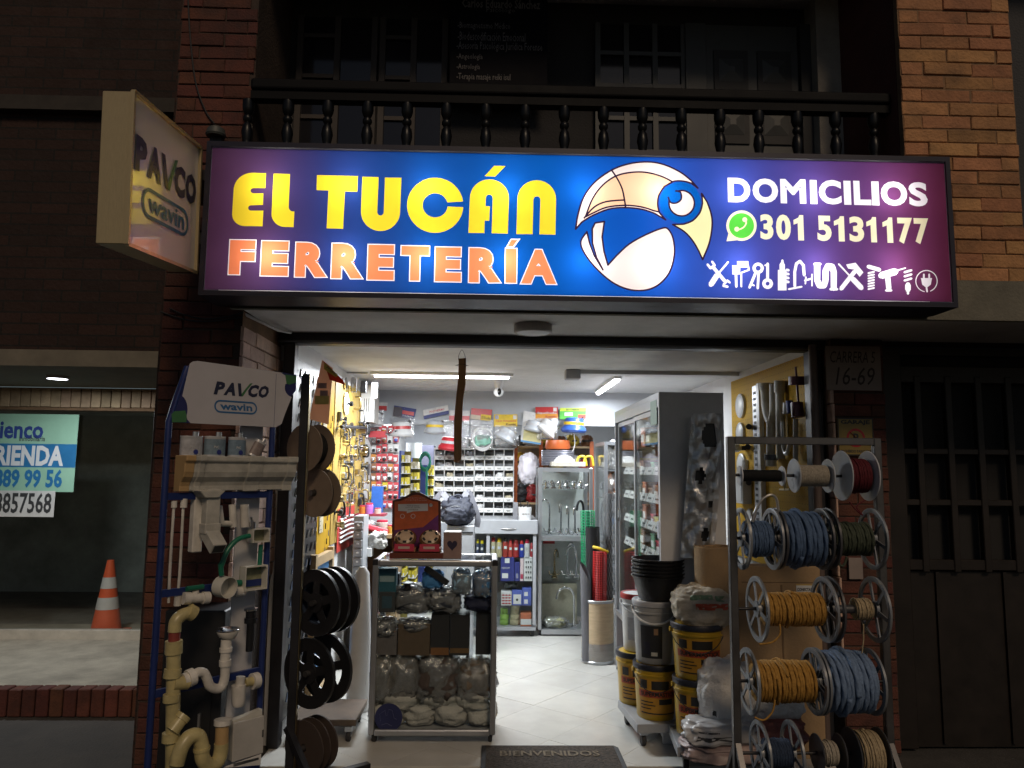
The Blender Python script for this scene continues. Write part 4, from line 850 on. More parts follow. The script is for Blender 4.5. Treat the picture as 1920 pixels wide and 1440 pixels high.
spool('thick blue and white rope spool at the right of the fourth bar', ys[3], 1533, 1632, 60, 56, 1541, 1626, 'pale', .0115, 'spoke', fgrey, 10)
spool('dark blue line spool at the left of the lowest bar', ys[4], 1426, 1486, 58, 26, 1434, 1480, 'dblue', .0025, 'spoke', fgrey, 11)
spool('small spool of pale cable in the middle of the lowest bar', ys[4], 1532, 1574, 34, 22, 1540, 1566, 'beige', .0035, 'solid', fdark, 12)
spool('spool of loosely wound tan cable at the right of the lowest bar', ys[4], 1596, 1650, 45, 40, 1604, 1644, 'tan', .0048, 'solid', fdark, 13)
def cord(label, pts, r, col, D=RD-.05):
    MB().tube(smooth_path([P(x, y, D) for x, y in pts], 8), r, 8, twist=1.15).build('rope_end', mat('rope_'+col, rope_cols[col]), label=label, cat='rope', smooth=True)
cord('loose yellow rope end hanging from the third bar', [(1462, 1170), (1462, 1190), (1448, 1204), (1424, 1208)], .0042, 'yellow', RD-.09)
cord('loose yellow rope loop hanging from the fourth bar', [(1453, 1312), (1448, 1335), (1432, 1350), (1415, 1345)], .0042, 'yellow', RD-.1)
cord('tan cord hanging from the third bar to the fourth', [(1619, 1170), (1619, 1200), (1616, 1225)], .003, 'tan', RD-.06)
cord('green rope loop hanging below the second bar', [(1572, 1038), (1574, 1058), (1582, 1060), (1588, 1044)], .006, 'green', RD-.09)
cord('red thread tangle hanging below the red cord spool', [(1592, 940), (1604, 955), (1618, 966), (1606, 950), (1622, 938)], .003, 'red', RD-.1)
# flexible hose bent over the second bar
pipe_thing('braided_hose', 'short braided steel hose bent over the pale blue spool', 'hose', [('hose', [P(x, y, RD-.05) for x, y in ((1412, 975), (1418, 955), (1430, 936), (1445, 928), (1456, 936), (1460, 962))], .0065), ('ferrule', [P(1410, 978, RD-.05), P(1416, 962, RD-.05)], .01)], mat('braided_steel', (.4, .38, .36), .35, .7))
# ================================================================== SHOP INTERIOR
alu = mat('aluminium', (.42, .43, .45), .32, .75, var=.1); greyp = mat('grey_cabinet_paint', (.33, .34, .36), .45, .1, var=.08); clear = glass('clear_glass', (.965, .98, .975), .09)
film = glass('thin_plastic', (.95, .95, .96), .2, .12, .16, .6, .8); chrome = mat('chrome'); black_pl = mat('black_plastic', (.015, .015, .017), .38, var=.2); cardboard = mat('cardboard', (.36, .24, .13), .85, var=.12, bump=.2)
wood = mat('brown_wood', (.16, .075, .03), .55, var=.3, scale=12, stretch=(1, 1, .15)); rubber = mat('rubber', (.02, .02, .022), .7); white_pl = mat('white_plastic', (.62, .62, .62), .35, var=.05)
def colmat(c, rough=.5): 
    k = 'print_%02d_%02d_%02d' % tuple(int(x*50) for x in c); return mat(k, c, rough, var=.14, scale=30)
inkk = mat('label_black'); inkw = mat('white_ink', (.7, .7, .7), .6, var=.02); inkr = mat('red_ink', (.45, .02, .03), .5)
def front_text(s, x0, x1, z0, z1, y, m, parent, bold=0.): return text(s, (x0, y, z0), (x1-x0, 0, 0), (0, 0, z1-z0), m, parent, bold=bold, res=1)
def caster(t, x, y, r=.032, ztop=.09):
    c = MB().lathe((x, y+.01, r), [(0, -.012), (r*.9, -.012), (r, -.007), (r, .007), (r*.9, .012), (0, .012)], 20, 'X').build('caster', rubber, t, smooth=True)
    MB().box(x-.02, x+.02, y-.012, y+.025, r*1.95, ztop).build('fork', alu, c); MB().cyl((x-.017, y+.01, r), (x+.017, y+.01, r), .006, n=8).build('axle', alu, c)
# ---- rolling glass showcase in the doorway
x0, x1 = P(694, 1220, 4.42).x, P(931, 1220, 4.42).x; y0, y1 = 4.42, 4.80; zb, zt = P(810, 1379, 4.42).z, P(820, 1050, 4.42).z
SC = thing('glass_showcase', 'aluminium framed glass showcase on casters in the doorway', 'showcase', ((x0+x1)/2, 4.6, 0)); r_ = .017
for x in (x0+r_, x1-r_):
    for y in (y0+r_, y1-r_): MB().box(x-r_, x+r_, y-r_, y+r_, zb, zt).build('post', alu, SC, bevel=.008, seg=2)
for z in (zb+.012, zt-.02):
    for y in (y0+r_, y1-r_): MB().box(x0+2*r_, x1-2*r_, y-r_, y+r_, z-.018, z+.018).build('rail', alu, SC, bevel=.008, seg=2)
    for x in (x0+r_, x1-r_): MB().box(x-r_, x+r_, y0+2*r_, y1-2*r_, z-.018, z+.018).build('rail', alu, SC, bevel=.008, seg=2)
MB().box(x0+.03, x1-.03, y0+.014, y0+.018, zb+.03, zt-.038).build('front_pane', clear, SC); MB().box(x0+.012, x0+.016, y0+.034, y1-.034, zb+.03, zt-.038).build('side_pane', clear, SC); MB().box(x1-.016, x1-.012, y0+.034, y1-.034, zb+.03, zt-.038).build('side_pane', clear, SC)
MB().box(x0+.034, x1-.034, y0+.034, y1-.034, zt-.006, zt-.001).build('top_pane', clear, SC); MB().box(x0+.03, x1-.03, y0+.03, y1-.03, zb+.002, zb+.012).build('base_board', greyp, SC)
for x, y in ((x0, y0), (x1-.03, y0)): MB().box(x-.002, x+.032, y-.002, y+.03, zt-.036, zt+.002).build('corner_cap', black_pl, SC, bevel=.006)
lev = [zb+.012]+[P(810, py, 4.6).z for py in (1303, 1221, 1142)]
for z in lev[1:]: MB().box(x0+.02, x1-.02, y0+.04, y1-.02, z-.006, z).build('shelf', clear, SC)
for x in (x0+.03, x1-.03):
    for y in (y0+.05, y1-.05): caster(SC, x, y, .034, max(zb-.002, .072))
c = Vector((P(728, 1347, y0).x, y0+.013, P(728, 1347, y0).z)); st_ = MB().poly([c+Vector((.078*math.cos(rad(k*10)), 0, .078*math.sin(rad(k*10)))) for k in range(36)]).build('round_sticker', mat('sticker_blue', (.012, .016, .07), .5), SC)
mb = MB()
for pts in ([(-.045, -.02), (-.05, .02), (-.02, .04), (-.015, .01)], [(-.01, .01), (.0, .045), (.02, .04), (.03, .0), (.045, -.01)], [(-.04, -.04), (-.01, -.03), (.02, -.045)]):
    for a, b in zip(pts, pts[1:]): mb.bar(c+Vector((a[0], -.001, a[1])), c+Vector((b[0], -.001, b[1])), .0005, .004, Vector((0, 1, 0)))
mb.build('line_drawing', mat('sticker_line', (.18, .2, .32), .5), st_)
def crate(name, label, px0, py0, px1, py1, D, dep, m, cat='box', group=None, zbase=None, rz=0, face=None):
    a, b, c_, d = pbox(px0, py0, px1, py1, D)
    if zbase is not None: c_ = zbase
    t = thing(name, label, cat, ((a+b)/2, D+dep/2, c_), rz, group); w_, h_ = b-a, d-c_
    MB().box(-w_/2, w_/2, -dep/2, dep/2, 0, h_).build('carton', m, t, bevel=.002, world=False)
    if face:
        for nm, fm, u0, v0, u1, v1 in face: MB().sheet((-w_/2+w_*u0, -dep/2-.0012-.0004*face.index((nm, fm, u0, v0, u1, v1)), h_*v0), (w_*(u1-u0), 0, 0), (0, 0, h_*(v1-v0))).build(nm, fm, t, world=False)
    return t
# contents, top shelf
z = lev[3]
crate('card_reader_box', 'teal payment card box at the top left of the showcase', 709, 1066, 743, 1092, 4.5, .08, colmat((.02, .10, .14)), zbase=z+.08, face=[('print', colmat((.25, .35, .38)), .1, .55, .9, .75)])
crate('speaker_box', 'dark box with round blue print in the showcase', 710, 1110, 741, 1141, 4.49, .1, colmat((.04, .045, .05)), zbase=z, face=[('print', colmat((.03, .07, .10)), .2, .2, .8, .8)])
crate('packed_box', 'black box behind the teal card box in the showcase', 716, 1076, 748, 1141, 4.6, .1, colmat((.02, .02, .022)), zbase=z)
def softbag(name, label, px, py, rx, ry, rz_, D, m, seed, cat='bag', group=None, wrap=False, zbase=None, **k):
    k.setdefault('crease', .28); k.setdefault('fr', 2.); k.setdefault('nu', 44); k.setdefault('nv', 28)
    p = P(px, py, D); 
    if zbase is not None: p.z = zbase+rz_*.97
    t = thing(name, label, cat, (p.x, D, p.z-rz_), group=group); MB().bag(p, rx, ry, rz_, seed, **k).build('contents', m, t, smooth=True)
    if wrap: MB().bag(p, rx*1.1, ry*1.1, rz_*1.08, seed+50, amp=.2, crease=.35, fr=2.2).build('plastic_wrap', film, t, smooth=True)
    return t
bluecl = mat('blue_cloth', (.06, .24, .55), .7, var=.3); pale_blue = mat('pale_blue_cloth', (.32, .52, .72), .7, var=.3); dcl = mat('charcoal_cloth', (.022, .028, .045), .8, var=.5)
t = softbag('dust_mask', 'blue dust mask with a black strap at the top of the showcase', 812, 1085, .06, .04, .05, 4.52, bluecl, 3, 'mask'); a, b = P(797, 1064, 4.47), P(840, 1094, 4.47); MB().bar(a, b, .01, .035).build('strap', black_pl, t)
softbag('dust_mask', 'pale blue dust mask in clear plastic at the top of the showcase', 866, 1090, .05, .04, .065, 4.52, pale_blue, 4, 'mask', wrap=True)
softbag('dust_mask', 'blue ribbed mask in clear plastic at the top right of the showcase', 905, 1094, .052, .04, .07, 4.52, bluecl, 5, 'mask', wrap=True)
softbag('packed_goods', 'dark packed goods in the middle of the top showcase shelf', 775, 1114, .10, .08, .07, 4.58, dcl, 6, zbase=z, wrap=True, group='dark goods in the showcase'); softbag('packed_goods', 'black tool bundle on the top showcase shelf beside the blue masks', 833, 1118, .09, .08, .065, 4.58, dcl, 7, zbase=z, wrap=True)
softbag('packed_goods', 'navy bundle at the right end of the top showcase shelf', 900, 1124, .09, .08, .05, 4.6, mat('navy_cloth', (.012, .016, .05), .7), 8, zbase=z)
MB().lathe((P(765, 1080, 4.5).x, 4.5, z+.13), [(0, 0), (.02, 0), (.022, .03), (.038, .034), (.038, .04), (0, .05)], 20).build('black_flask', black_pl, label='black flask with a wide cap at the top of the showcase', cat='flask', smooth=True)
# second shelf
z = lev[2]
crate('grey_carton', 'grey carton at the left of the second showcase shelf', 703, 1182, 744, 1220, 4.5, .14, colmat((.12, .11, .11)), zbase=z); crate('brown_carton', 'brown carton at the middle of the second showcase shelf', 746, 1170, 806, 1220, 4.49, .14, colmat((.10, .07, .045)), zbase=z)
crate('dark_carton', 'black carton with orange base on the second showcase shelf', 808, 1153, 842, 1220, 4.49, .14, colmat((.03, .032, .036)), zbase=z, face=[('band', colmat((.2, .09, .03)), 0, .02, 1, .2)]); crate('dark_carton', 'black carton right of the orange based one in the showcase', 844, 1153, 880, 1220, 4.5, .14, colmat((.02, .025, .028)), zbase=z, face=[('band', colmat((.14, .08, .03)), 0, .06, 1, .18)])
crate('dark_carton', 'tall dark carton at the right end of the second showcase shelf', 892, 1150, 926, 1220, 4.52, .14, colmat((.03, .025, .03)), zbase=z)
softbag('packed_goods', 'black film wrapped pack on the grey carton in the showcase', 722, 1165, .06, .07, .045, 4.56, dcl, 9, zbase=z+.105, wrap=True); softbag('packed_goods', 'black film wrapped pack on the brown carton in the showcase', 780, 1160, .09, .07, .03, 4.56, dcl, 10, zbase=z+.135, wrap=True)
# third shelf and bottom
z = lev[1]; rag = mat('glove_bundle', (.15, .145, .14), .9, var=.5, scale=25); ragw = mat('white_rags', (.42, .41, .385), .95, var=.15, bump=.5)
softbag('glove_pack', 'flat pack of beige gloves at the left of the third showcase shelf', 718, 1262, .055, .08, .12, 4.55, rag, 11, zbase=z, e=.35, amp=.06, crease=.12, wrap=True); softbag('glove_pack', 'wide pack of mottled gloves, second on the third showcase shelf', 757, 1262, .08, .08, .122, 4.55, rag, 12, zbase=z, e=.35, amp=.06, crease=.12, wrap=True)
softbag('glove_pack', 'brown glove bundle in clear film on the third showcase shelf', 822, 1262, .11, .09, .12, 4.56, mat('brown_cloth', (.07, .05, .045), .9, var=.5), 13, zbase=z, wrap=True); softbag('glove_pack', 'grey and orange glove bundle at the right of the third showcase shelf', 893, 1268, .10, .09, .105, 4.56, mat('mixed_cloth', (.16, .12, .09), .9, var=.9, scale=12), 14, zbase=z, wrap=True)
z = lev[0]
for i, (px, rx, rz_, up_, lab) in enumerate(((728, .11, .075, 0, 'white rag bundle behind the round blue sticker'), (788, .10, .07, 0, 'white rag bundle, second in the bottom row of the showcase'), (846, .10, .075, 0, 'white rag bundle, third in the bottom row of the showcase'), (902, .09, .07, 0, 'white rag bundle at the right end of the bottom row'), (752, .12, .07, .085, 'white rag bundle at the left of the upper rag row'), (822, .13, .075, .09, 'large white rag bundle in the middle of the upper rag row'), (888, .11, .07, .085, 'white rag bundle at the right of the upper rag row'))): softbag('rag_bundle', lab, px, 1340, rx, .13, rz_, 4.6+.02*(i % 2), ragw, 20+i, zbase=z+up_, crease=.2, fr=1.2, amp=.1, e=.75, group='rag bundles in the showcase')
# ---- on top of the showcase: charity sweets stand, heart box
k3 = lambda x, y, D: P(620+x/5.538, 880+y/5.538, D)
zt_ = zt+.001; mahog = mat('mahogany', (.12, .028, .015), .35, var=.3, coat=.4)
t = thing('sweets_stand', 'mahogany sweets stand with a curved orange header and two lidded jars', 'counter stand', (k3(900, 915, 4.5).x, 4.55, zt_))
ol = [(632, 880), (640, 335), (690, 315)]+[(x, 318-75*math.cos((x-890)/200*math.pi/2)**2) for x in range(720, 1070, 25)]+[(1090, 318), (1142, 335), (1150, 880)]
zo = zt_-k3(890, 905, 4.62).z
q = [k3(x, y, 4.62)+Vector((0, 0, zo)) for x, y in ol]; q = [Vector((p.x, p.y, max(p.z, zt_))) for p in q]
MB().prism(q, (0, .012, 0)).build('header_board', mahog, t)
il = [(660, 850), (664, 345)]+[(x, 345-72*math.cos((x-890)/210*math.pi/2)**2) for x in range(720, 1070, 25)]+[(1116, 345), (1122, 850)]
hb = MB().poly([k3(x, y, 4.617)+Vector((0, 0, zo)) for x, y in il]).build('header_print', colmat((.62, .13, .04)), t)
MB().poly([k3(x, y, 4.616)+Vector((0, 0, zo)) for x, y in [(660, 849), (662, 640), (960, 610), (1118, 480), (1122, 849)]]).build('print_band', colmat((.16, .03, .16)), hb)
MB().poly([k3(x, y, 4.6155)+Vector((0, 0, zo)) for x, y in [(700, 440), (700, 370), (1010, 365), (1010, 440), (860, 445), (790, 465), (790, 445)]]).build('speech_bubble', inkw, hb)
for s, xa, ya, xb, yb, m in (('Tus aportes ayudan', 800, 300, 980, 312, inkw), ('a los que mas lo necesitan', 770, 322, 1000, 334, inkw), ('Gracias', 790, 380, 920, 392, inkk), ('por tu ayuda', 780, 400, 930, 412, inkk), ('solidaria', 800, 420, 910, 432, inkk)):
    o, e = k3(xa, yb, 4.614), k3(xb, ya, 4.614); text(s, (o.x, o.y, o.z+zo), (e.x-o.x, 0, 0), (0, 0, e.z-o.z), m, hb, res=1)
o = k3(1040, 380, 4.6145); MB().poly([o+Vector((.011*math.cos(k*.45), 0, zo+.010*math.sin(k*.45))) for k in range(14)]).build('price_badge', inkw, hb); o, e = k3(1018, 388, 4.6135), k3(1066, 370, 4.6135); text('$500', (o.x, o.y, o.z+zo), (e.x-o.x, 0, 0), (0, 0, e.z-o.z), inkk, hb, res=1)
for xx in (745, 855): 
    o = k3(xx, 495, 4.6145); MB().lathe(o+Vector((0, 0, zo)), [(.014, 0), (.011, 0)], 20, '-Y').build('print_ring', inkw, hb)
a, b = k3(635, 0, 4.46).x, k3(1185, 0, 4.46).x
MB().box(a, b, 4.46, 4.618, zt_, zt_+.034).build('base', mahog, t, bevel=.003); hz = zt_+.034
for k, cx in enumerate((.27, .74)):
    xc = a+(b-a)*cx; w_ = (b-a)*.225
    jar = MB().box(xc-w_, xc+w_, 4.47, 4.60, hz, hz+.062).build('jar', clear, t, bevel=.008, seg=2)
    MB().box(xc-w_+.006, xc+w_-.006, 4.478, 4.594, hz+.003, hz+.024).build('sweets', mat('sweets', (.30, .12, .06), .5, var=.8, scale=60), jar)
    MB().box(xc-w_*.82, xc+w_*.82, 4.467, 4.4695, hz+.008, hz+.05).build('jar_label', colmat((.45, .03, .07)), jar); MB().box(xc-w_*.5, xc+w_*.45, 4.4655, 4.4668, hz+.022, hz+.036).build('label_field', colmat((.5, .38, .33)), jar)
    ld = MB(); ld.T = Matrix.Translation((xc, 4.52, hz+.078)) @ Matrix.Rotation(rad(48), 4, 'X'); R2 = w_*.92
    lid = ld.lathe((0, 0, 0), [(0, -.008), (R2, -.008), (R2*1.02, 0), (R2*.95, .008), (R2*.72, .018), (R2*.4, .024), (0, .026)], 28).build('jar_lid', mat('copper_lid', (.30, .15, .07), .25, .6), jar, smooth=True)
    lt = MB(); lt.T = ld.T; lt.lathe((0, 0, 0), [(R2*.78, .0165), (R2*.72, .0192), (R2*.4, .0252), (0, .0272)], 28); lt.build('lid_top', colmat((.5, .36, .25), .35), lid, smooth=True)
    for q_ in range(6):
        s_ = MB(); s_.T = ld.T @ Matrix.Rotation(q_*math.pi/3+math.pi/6, 4, 'Z'); s_.cbox((R2*.62, 0, .0215), R2*.2, R2*.34, .005); s_.build('lid_slot', black_pl, lid)
    MB().box(xc-w_*.8, xc+w_*.8, 4.48, 4.59, hz+.0625, hz+.07).build('jar_neck', clear, jar)
a, b = k3(1186, 0, 4.47).x, k3(1368, 0, 4.47).x; z1_ = k3(1270, 630, 4.47).z-k3(1270, 905, 4.47).z
t = thing('heart_box', 'small collection box with a dark heart beside the sweets jars', 'box', ((a+b)/2, 4.53, zt_)); MB().box(a, b, 4.47, 4.60, zt_, zt_+z1_).build('box_body', colmat((.26, .17, .15)), t, bevel=.002)
MB().box(a+.002, b-.002, 4.472, 4.598, zt_+z1_+.0005, zt_+z1_+.002).build('box_top', inkw, t)
cx, cz = (a+b)/2, zt_+z1_*.52; hp_ = [(cx+.03*math.sin(u)**3, 4.4685, cz+.0021*(13*math.cos(u)-5*math.cos(2*u)-2*math.cos(3*u)-math.cos(4*u))) for u in [k*math.pi/14 for k in range(28)]]
MB().poly(hp_).build('heart', colmat((.02, .014, .04)), t)
# ---- backpack on a grey pedestal
t = thing('grey_pedestal', 'grey metal pedestal behind the sweets stand', 'pedestal', (P(862, 1000, 6.5).x, 6.6, 0)); a, b = P(838, 1000, 6.45).x, P(889, 1000, 6.45).x; zp = P(870, 986, 6.45).z
MB().box(a, b, 6.45, 6.8, 0, zp).build('pedestal_body', greyp, t, bevel=.004); MB().box(a+.01, b-.01, 6.444, 6.449, zp-.06, zp-.05).build('drawer_gap', black_pl, t)
p = P(857, 958, 6.55); navyc = mat('navy_nylon', (.010, .012, .024), .65, var=.3, bump=.4, bscale=200)
t = thing('backpack', 'dark navy backpack with grey straps lying on the grey pedestal', 'backpack', (p.x, 6.55, zp))
MB().bag((p.x, 6.56, zp+.115), .14, .11, .118, 31, amp=.24, e=.75, nu=48, nv=30, fr=2.4).build('pack_body', navyc, t, smooth=True); MB().bag((p.x-.01, 6.46, zp+.085), .095, .05, .07, 32, amp=.25, e=.7, nu=40, nv=24, fr=2.4).build('front_pocket', navyc, t, smooth=True)
MB().tube(smooth_path([(p.x-.10, 6.46, zp+.14), (p.x, 6.445, zp+.165), (p.x+.09, 6.46, zp+.13)], 6), .004, 6).build('zip', black_pl, t)
for pts in ([(-.09, .20), (-.16, .27), (-.24, .18), (-.28, .10)], [(.05, .21), (.11, .28), (.17, .17), (.21, .05), (.20, -.02)]):
    w_ = smooth_path([(p.x+a*.85, 6.56+.02*i, zp+b) for i, (a, b) in enumerate(pts)], 6); mb = MB()
    for a, b in zip(w_, w_[1:]): mb.bar(a, b+(b-a)*.15, .05, .012, Vector((0, 1, 0)))
    mb.build('strap', mat('grey_webbing', (.20, .20, .23), .7), t)
MB().tube(smooth_path([(p.x-.04, 6.56, zp+.21), (p.x-.02, 6.56, zp+.25), (p.x+.03, 6.56, zp+.25), (p.x+.05, 6.56, zp+.21)], 5), .01, 8).build('top_handle', navyc, t, smooth=True)
# ---- white bin units at the back
def bin_unit(label, pxa, pxb, cols, seed):
    D = 7.78; x0 = P(pxa, 900, D).x; x1 = P(pxb, 900, D).x; zt = P((pxa+pxb)/2, 843, D).z; rows_ = 7; ph = .1075; zb_ = zt-rows_*ph; r = random.Random(seed)
    t = thing('bin_unit', label, 'bin unit', ((x0+x1)/2, D+.1, zb_)); pw = (x1-x0)/cols
    sh = mat('bin_white', (.62, .62, .61), .45, var=.05); bd = mat('bin_dark', (.20, .205, .21), .6)
    MB().box(x0, x1, D+.09, D+.10, zb_, zt).build('back_panel', bd, t); MB().box(x0-.006, x1+.006, D-.004, D+.17, zt, zt+.018).build('top_panel', sh, t)
    for i in range(cols+1): MB().box(x0+i*pw-.004, x0+i*pw+.004, D+.001, D+.09, zb_, zt).build('divider', sh, t)
    lip = None; tagm = None
    for j in range(rows_):
        zz = zb_+j*ph
        for i in range(cols):
            xa, xb = x0+i*pw+.0045, x0+(i+1)*pw-.0045
            if lip is None:
                o = MB().add([(xa, D-.012, zz+.002), (xb, D-.012, zz+.002), (xb, D, zz+.044), (xa, D, zz+.044), (xa, D+.088, zz+.002), (xb, D+.088, zz+.002), (xb, D+.088, zz+.006), (xa, D+.088, zz+.006)], [(0, 1, 2, 3), (0, 4, 5, 1), (3, 2, 6, 7)]).build('bin', sh, t); lip = (o.data, xa, zz)
            else:
                o = bpy.data.objects.new('bin', lip[0]); C.objects.link(o); o.parent = t; o.location = (xa-lip[1], 0, zz-lip[2])
            ROOT[o.name] = ROOT[t.name]
            if tagm is None:
                mb = MB()
                for k in range(2): mb.box((xa+xb)/2-.022+.006*k, (xa+xb)/2+.022-.006*k, D-.0115+.0035*(1-k), D-.010+.0035*(1-k), zz+.013+.009*(1-k), zz+.017+.009*(1-k))
                o2 = mb.build('bin_label', mat('bin_ink', (.12, .12, .12), .6), t); o2.parent = o; o2.location = (0, 0, 0) ; tagm = o2.data
            else:
                o2 = bpy.data.objects.new('bin_label', tagm); C.objects.link(o2); o2.parent = o
            if r.random() < .62:
                rz_ = r.uniform(.014, .038); cm = r.choice([white_pl, white_pl, film, mat('fitting_grey', (.25, .26, .28), .4, .3), mat('fitting_cream', (.45, .40, .28), .5), mat('fitting_dark', (.06, .06, .065), .4)])
                MB().bag(((xa+xb)/2+r.uniform(-.01, .01), D+.04, zz+.03+rz_*.5), pw*.38, .03, rz_, r.randrange(99), amp=.5, fr=3, nu=16, nv=9).build('bin_contents', cm, t, kind='stuff')
    return t
bin_unit('white bin unit with small parts, left half behind the backpack', 814, 888.5, 4, 3); bin_unit('white bin unit with small parts, right half above the counter', 889.5, 963, 4, 4)
# ---- back counter with glass front
CD = 7.15; x0, x1 = P(838, 1100, CD).x, P(1005, 1100, CD).x; zt = P(950, 975, CD).z; zm = P(950, 1001, CD).z; zb = .05
ct = thing('back_counter', 'grey sales counter with a glazed front full of spray cans at the back', 'counter', ((x0+x1)/2, CD+.2, 0))
MB().box(x0, x1+.012, CD-.02, CD+.8, zm, zt).build('counter_top', greyp, ct, bevel=.004)
for x in (x0+.015, P(914, 1100, CD).x, x1-.015): MB().box(x-.015, x+.015, CD, CD+.03, zb+.06, zm).build('mullion', greyp, ct)
MB().box(x0, x1, CD, CD+.5, .06, P(950, 1176, CD).z).build('plinth', greyp, ct); MB().box(x0, x1, CD+.5, CD+.51, .06, zm).build('back_panel', mat('counter_back', (.25, .25, .26), .6), ct); MB().box(x1-.012, x1, CD+.032, CD+.5, .12, zm).build('side_pane', clear, ct)
MB().box(x0+.03, x1-.03, CD+.012, CD+.016, P(950, 1176, CD).z+.002, zm-.001).build('front_pane', clear, ct)
for xx in (x0+.03, x1-.03): MB().box(xx-.02, xx+.02, CD+.05, CD+.09, 0, .059).build('leg', black_pl, ct)
MB().tube(smooth_path([(x0+.5, CD-.022, zm+.05), (x0+.54, CD-.03, zm+.05), (x0+.6, CD-.03, zm+.05), (x0+.64, CD-.022, zm+.05)], 3), .005, 6).build('drawer_pull', chrome, ct)
SHZ = [P(950, 1176, CD).z+.001]+[P(950, py, CD+.15).z for py in (1131, 1086, 1042)]
for z in SHZ[1:]: MB().box(x0+.03, x1-.014, CD+.03, CD+.4, z-.008, z-.001).build('shelf', clear, ct)
k5 = lambda x, y, D: P(900+x/5.144, 920+y/5.144, D)
spray = [(102, 150, 442, (.42, .38, .25), (.45, .03, .03), 'cream aerosol can with red cap'), (156, 212, 446, (.40, .36, .22), (.60, .45, .02), 'cream aerosol can with yellow cap'), (218, 270, 440, (.30, .04, .03), (.03, .03, .03), 'dark red aerosol can with black cap'), (273, 314, 462, (.40, .06, .05), (.5, .05, .05), 'small red aerosol can'), (318, 374, 462, (.30, .03, .03), (.25, .02, .02), 'red and black aerosol can'), (378, 425, 468, (.03, .05, .30), (.5, .03, .03), 'blue and yellow lubricant can'), (428, 480, 458, (.5, .5, .52), (.4, .02, .05), 'white aerosol can with red cap'), (483, 510, 490, (.4, .05, .06), (.5, .1, .1), 'narrow red aerosol can at the right end'), (-2, 38, 468, (.03, .04, .07), (.6, .5, .02), 'dark aerosol can with yellow cap left of the counter mullion'), (-40, -8, 462, (.04, .05, .10), (.6, .5, .02), 'dark aerosol can with yellow top furthest left on the counter shelf')]
for xa, xb, yt, bc, cc, lab in spray:
    b0 = k5((xa+xb)/2, 628, CD+.055); b0.z = SHZ[3]; r_ = (xb-xa)/2/5.144/FPX*7.4; h_ = (k5(0, yt, CD+.1).z-k5(0, 628, CD+.1).z); t = thing('aerosol_can', lab+' in the back counter', 'spray can', b0[:], group='aerosols in the back counter')
    body_ = MB().lathe(b0, [(0, 0), (r_, 0), (r_, h_*.72), (r_*.8, h_*.78), (0, h_*.78)], 18).build('can_body', colmat(bc, .3), t, smooth=True); MB().lathe(b0, [(r_*.74, h_*.781), (r_*.74, h_*.95), (r_*.5, h_), (0, h_)], 16).build('cap', colmat(cc, .35), t, smooth=True)
    MB().box(b0.x-r_*.5, b0.x+r_*.5, b0.y-r_*1.02, b0.y-r_*.86, b0.z+h_*.42, b0.z+h_*.56).build('label_block', colmat(tuple(min(.7, 1-.8*v-.15) for v in bc)), body_)
DB = (.025, .03, .15)
for xa, xb, ya, yb, lv, col, lab, face in ((200, 330, 640, 852, 2, DB, 'dark blue carton with a white tool shape in the counter', [('tool_shape', inkw, .1, .12, .55, .32), ('barcode', inkw, .3, .75, .65, .95)]), (333, 384, 690, 852, 2, DB, 'narrow dark blue carton in the counter', [('print', colmat((.3, .3, .4)), .3, .15, .7, .4)]),
        (388, 420, 650, 852, 2, (.5, .4, .42), 'pink and white blister pack in the counter', [('print', colmat((.5, .06, .12)), .1, .1, .9, .3)]), (425, 506, 640, 852, 2, (.5, .5, .5), 'white card of small black parts in the counter', None),
        (205, 304, 975, 1086, 1, (.55, .53, .52), 'white carton with red diamonds in the counter', None), (310, 405, 965, 1086, 1, (.06, .09, .33), 'blue carton with a black disc on a white field in the counter', [('white_field', inkw, .12, .1, .9, .75)]), (409, 496, 940, 1086, 1, (.06, .09, .33), 'plain blue carton in the counter', [('print', inkw, .2, .1, .6, .35), ('print', inkw, .2, .55, .6, .78)]), (392, 496, 1180, 1298, 0, (.36, .10, .04), 'orange and white carton on the lowest counter shelf', [('white_field', inkw, 0, .12, 1, .55)])):
    p0, p1_ = k5(xa, yb, CD+.1), k5(xb, ya, CD+.1); t = crate('stock_carton', lab, 900+xa/5.144, 920+ya/5.144, 900+xb/5.144, 920+yb/5.144, CD+.035, .12, colmat(tuple(min(.7, v*1.4) for v in col)), zbase=SHZ[lv], face=face)
    w_, h_ = p1_.x-p0.x, p1_.z-SHZ[lv]
    if 'black parts' in lab:
        for i in range(3):
            for j in range(4): MB().box(-w_*.32+i*w_*.28, -w_*.2+i*w_*.28, -.066, -.0605, h_*(.12+j*.22), h_*(.2+j*.22)).build('hung_part', black_pl, t, world=False)
    if 'diamonds' in lab:
        for i in range(3):
            for j in range(4): MB().poly([(-w_*.3+i*w_*.3+dx, -.062, h_*(.16+j*.22)+dz) for dx, dz in ((-.02, 0), (0, -.007), (.02, 0), (0, .007))]).build('diamond', inkr, t, world=False)
    if 'disc' in lab: MB().poly([(.012*math.cos(k*.4), -.0635, h_*.42+.012*math.sin(k*.4)) for k in range(16)]).build('disc', inkk, t, world=False)
    if 'tool shape' in lab: text('MERCURY', (-w_*.42, -.0625, h_*.52), (w_*.6, 0, 0), (0, 0, h_*.08), inkw, t).location = Vector((0, 0, 0))+ROOT[t.name]
softbag('packed_goods', 'green and grey packed item lying on the blue cartons in the counter', 958, 1098, .05, .05, .028, CD+.2, mat('mixed_green', (.06, .14, .07), .5, var=.9, scale=30), 41, wrap=True)
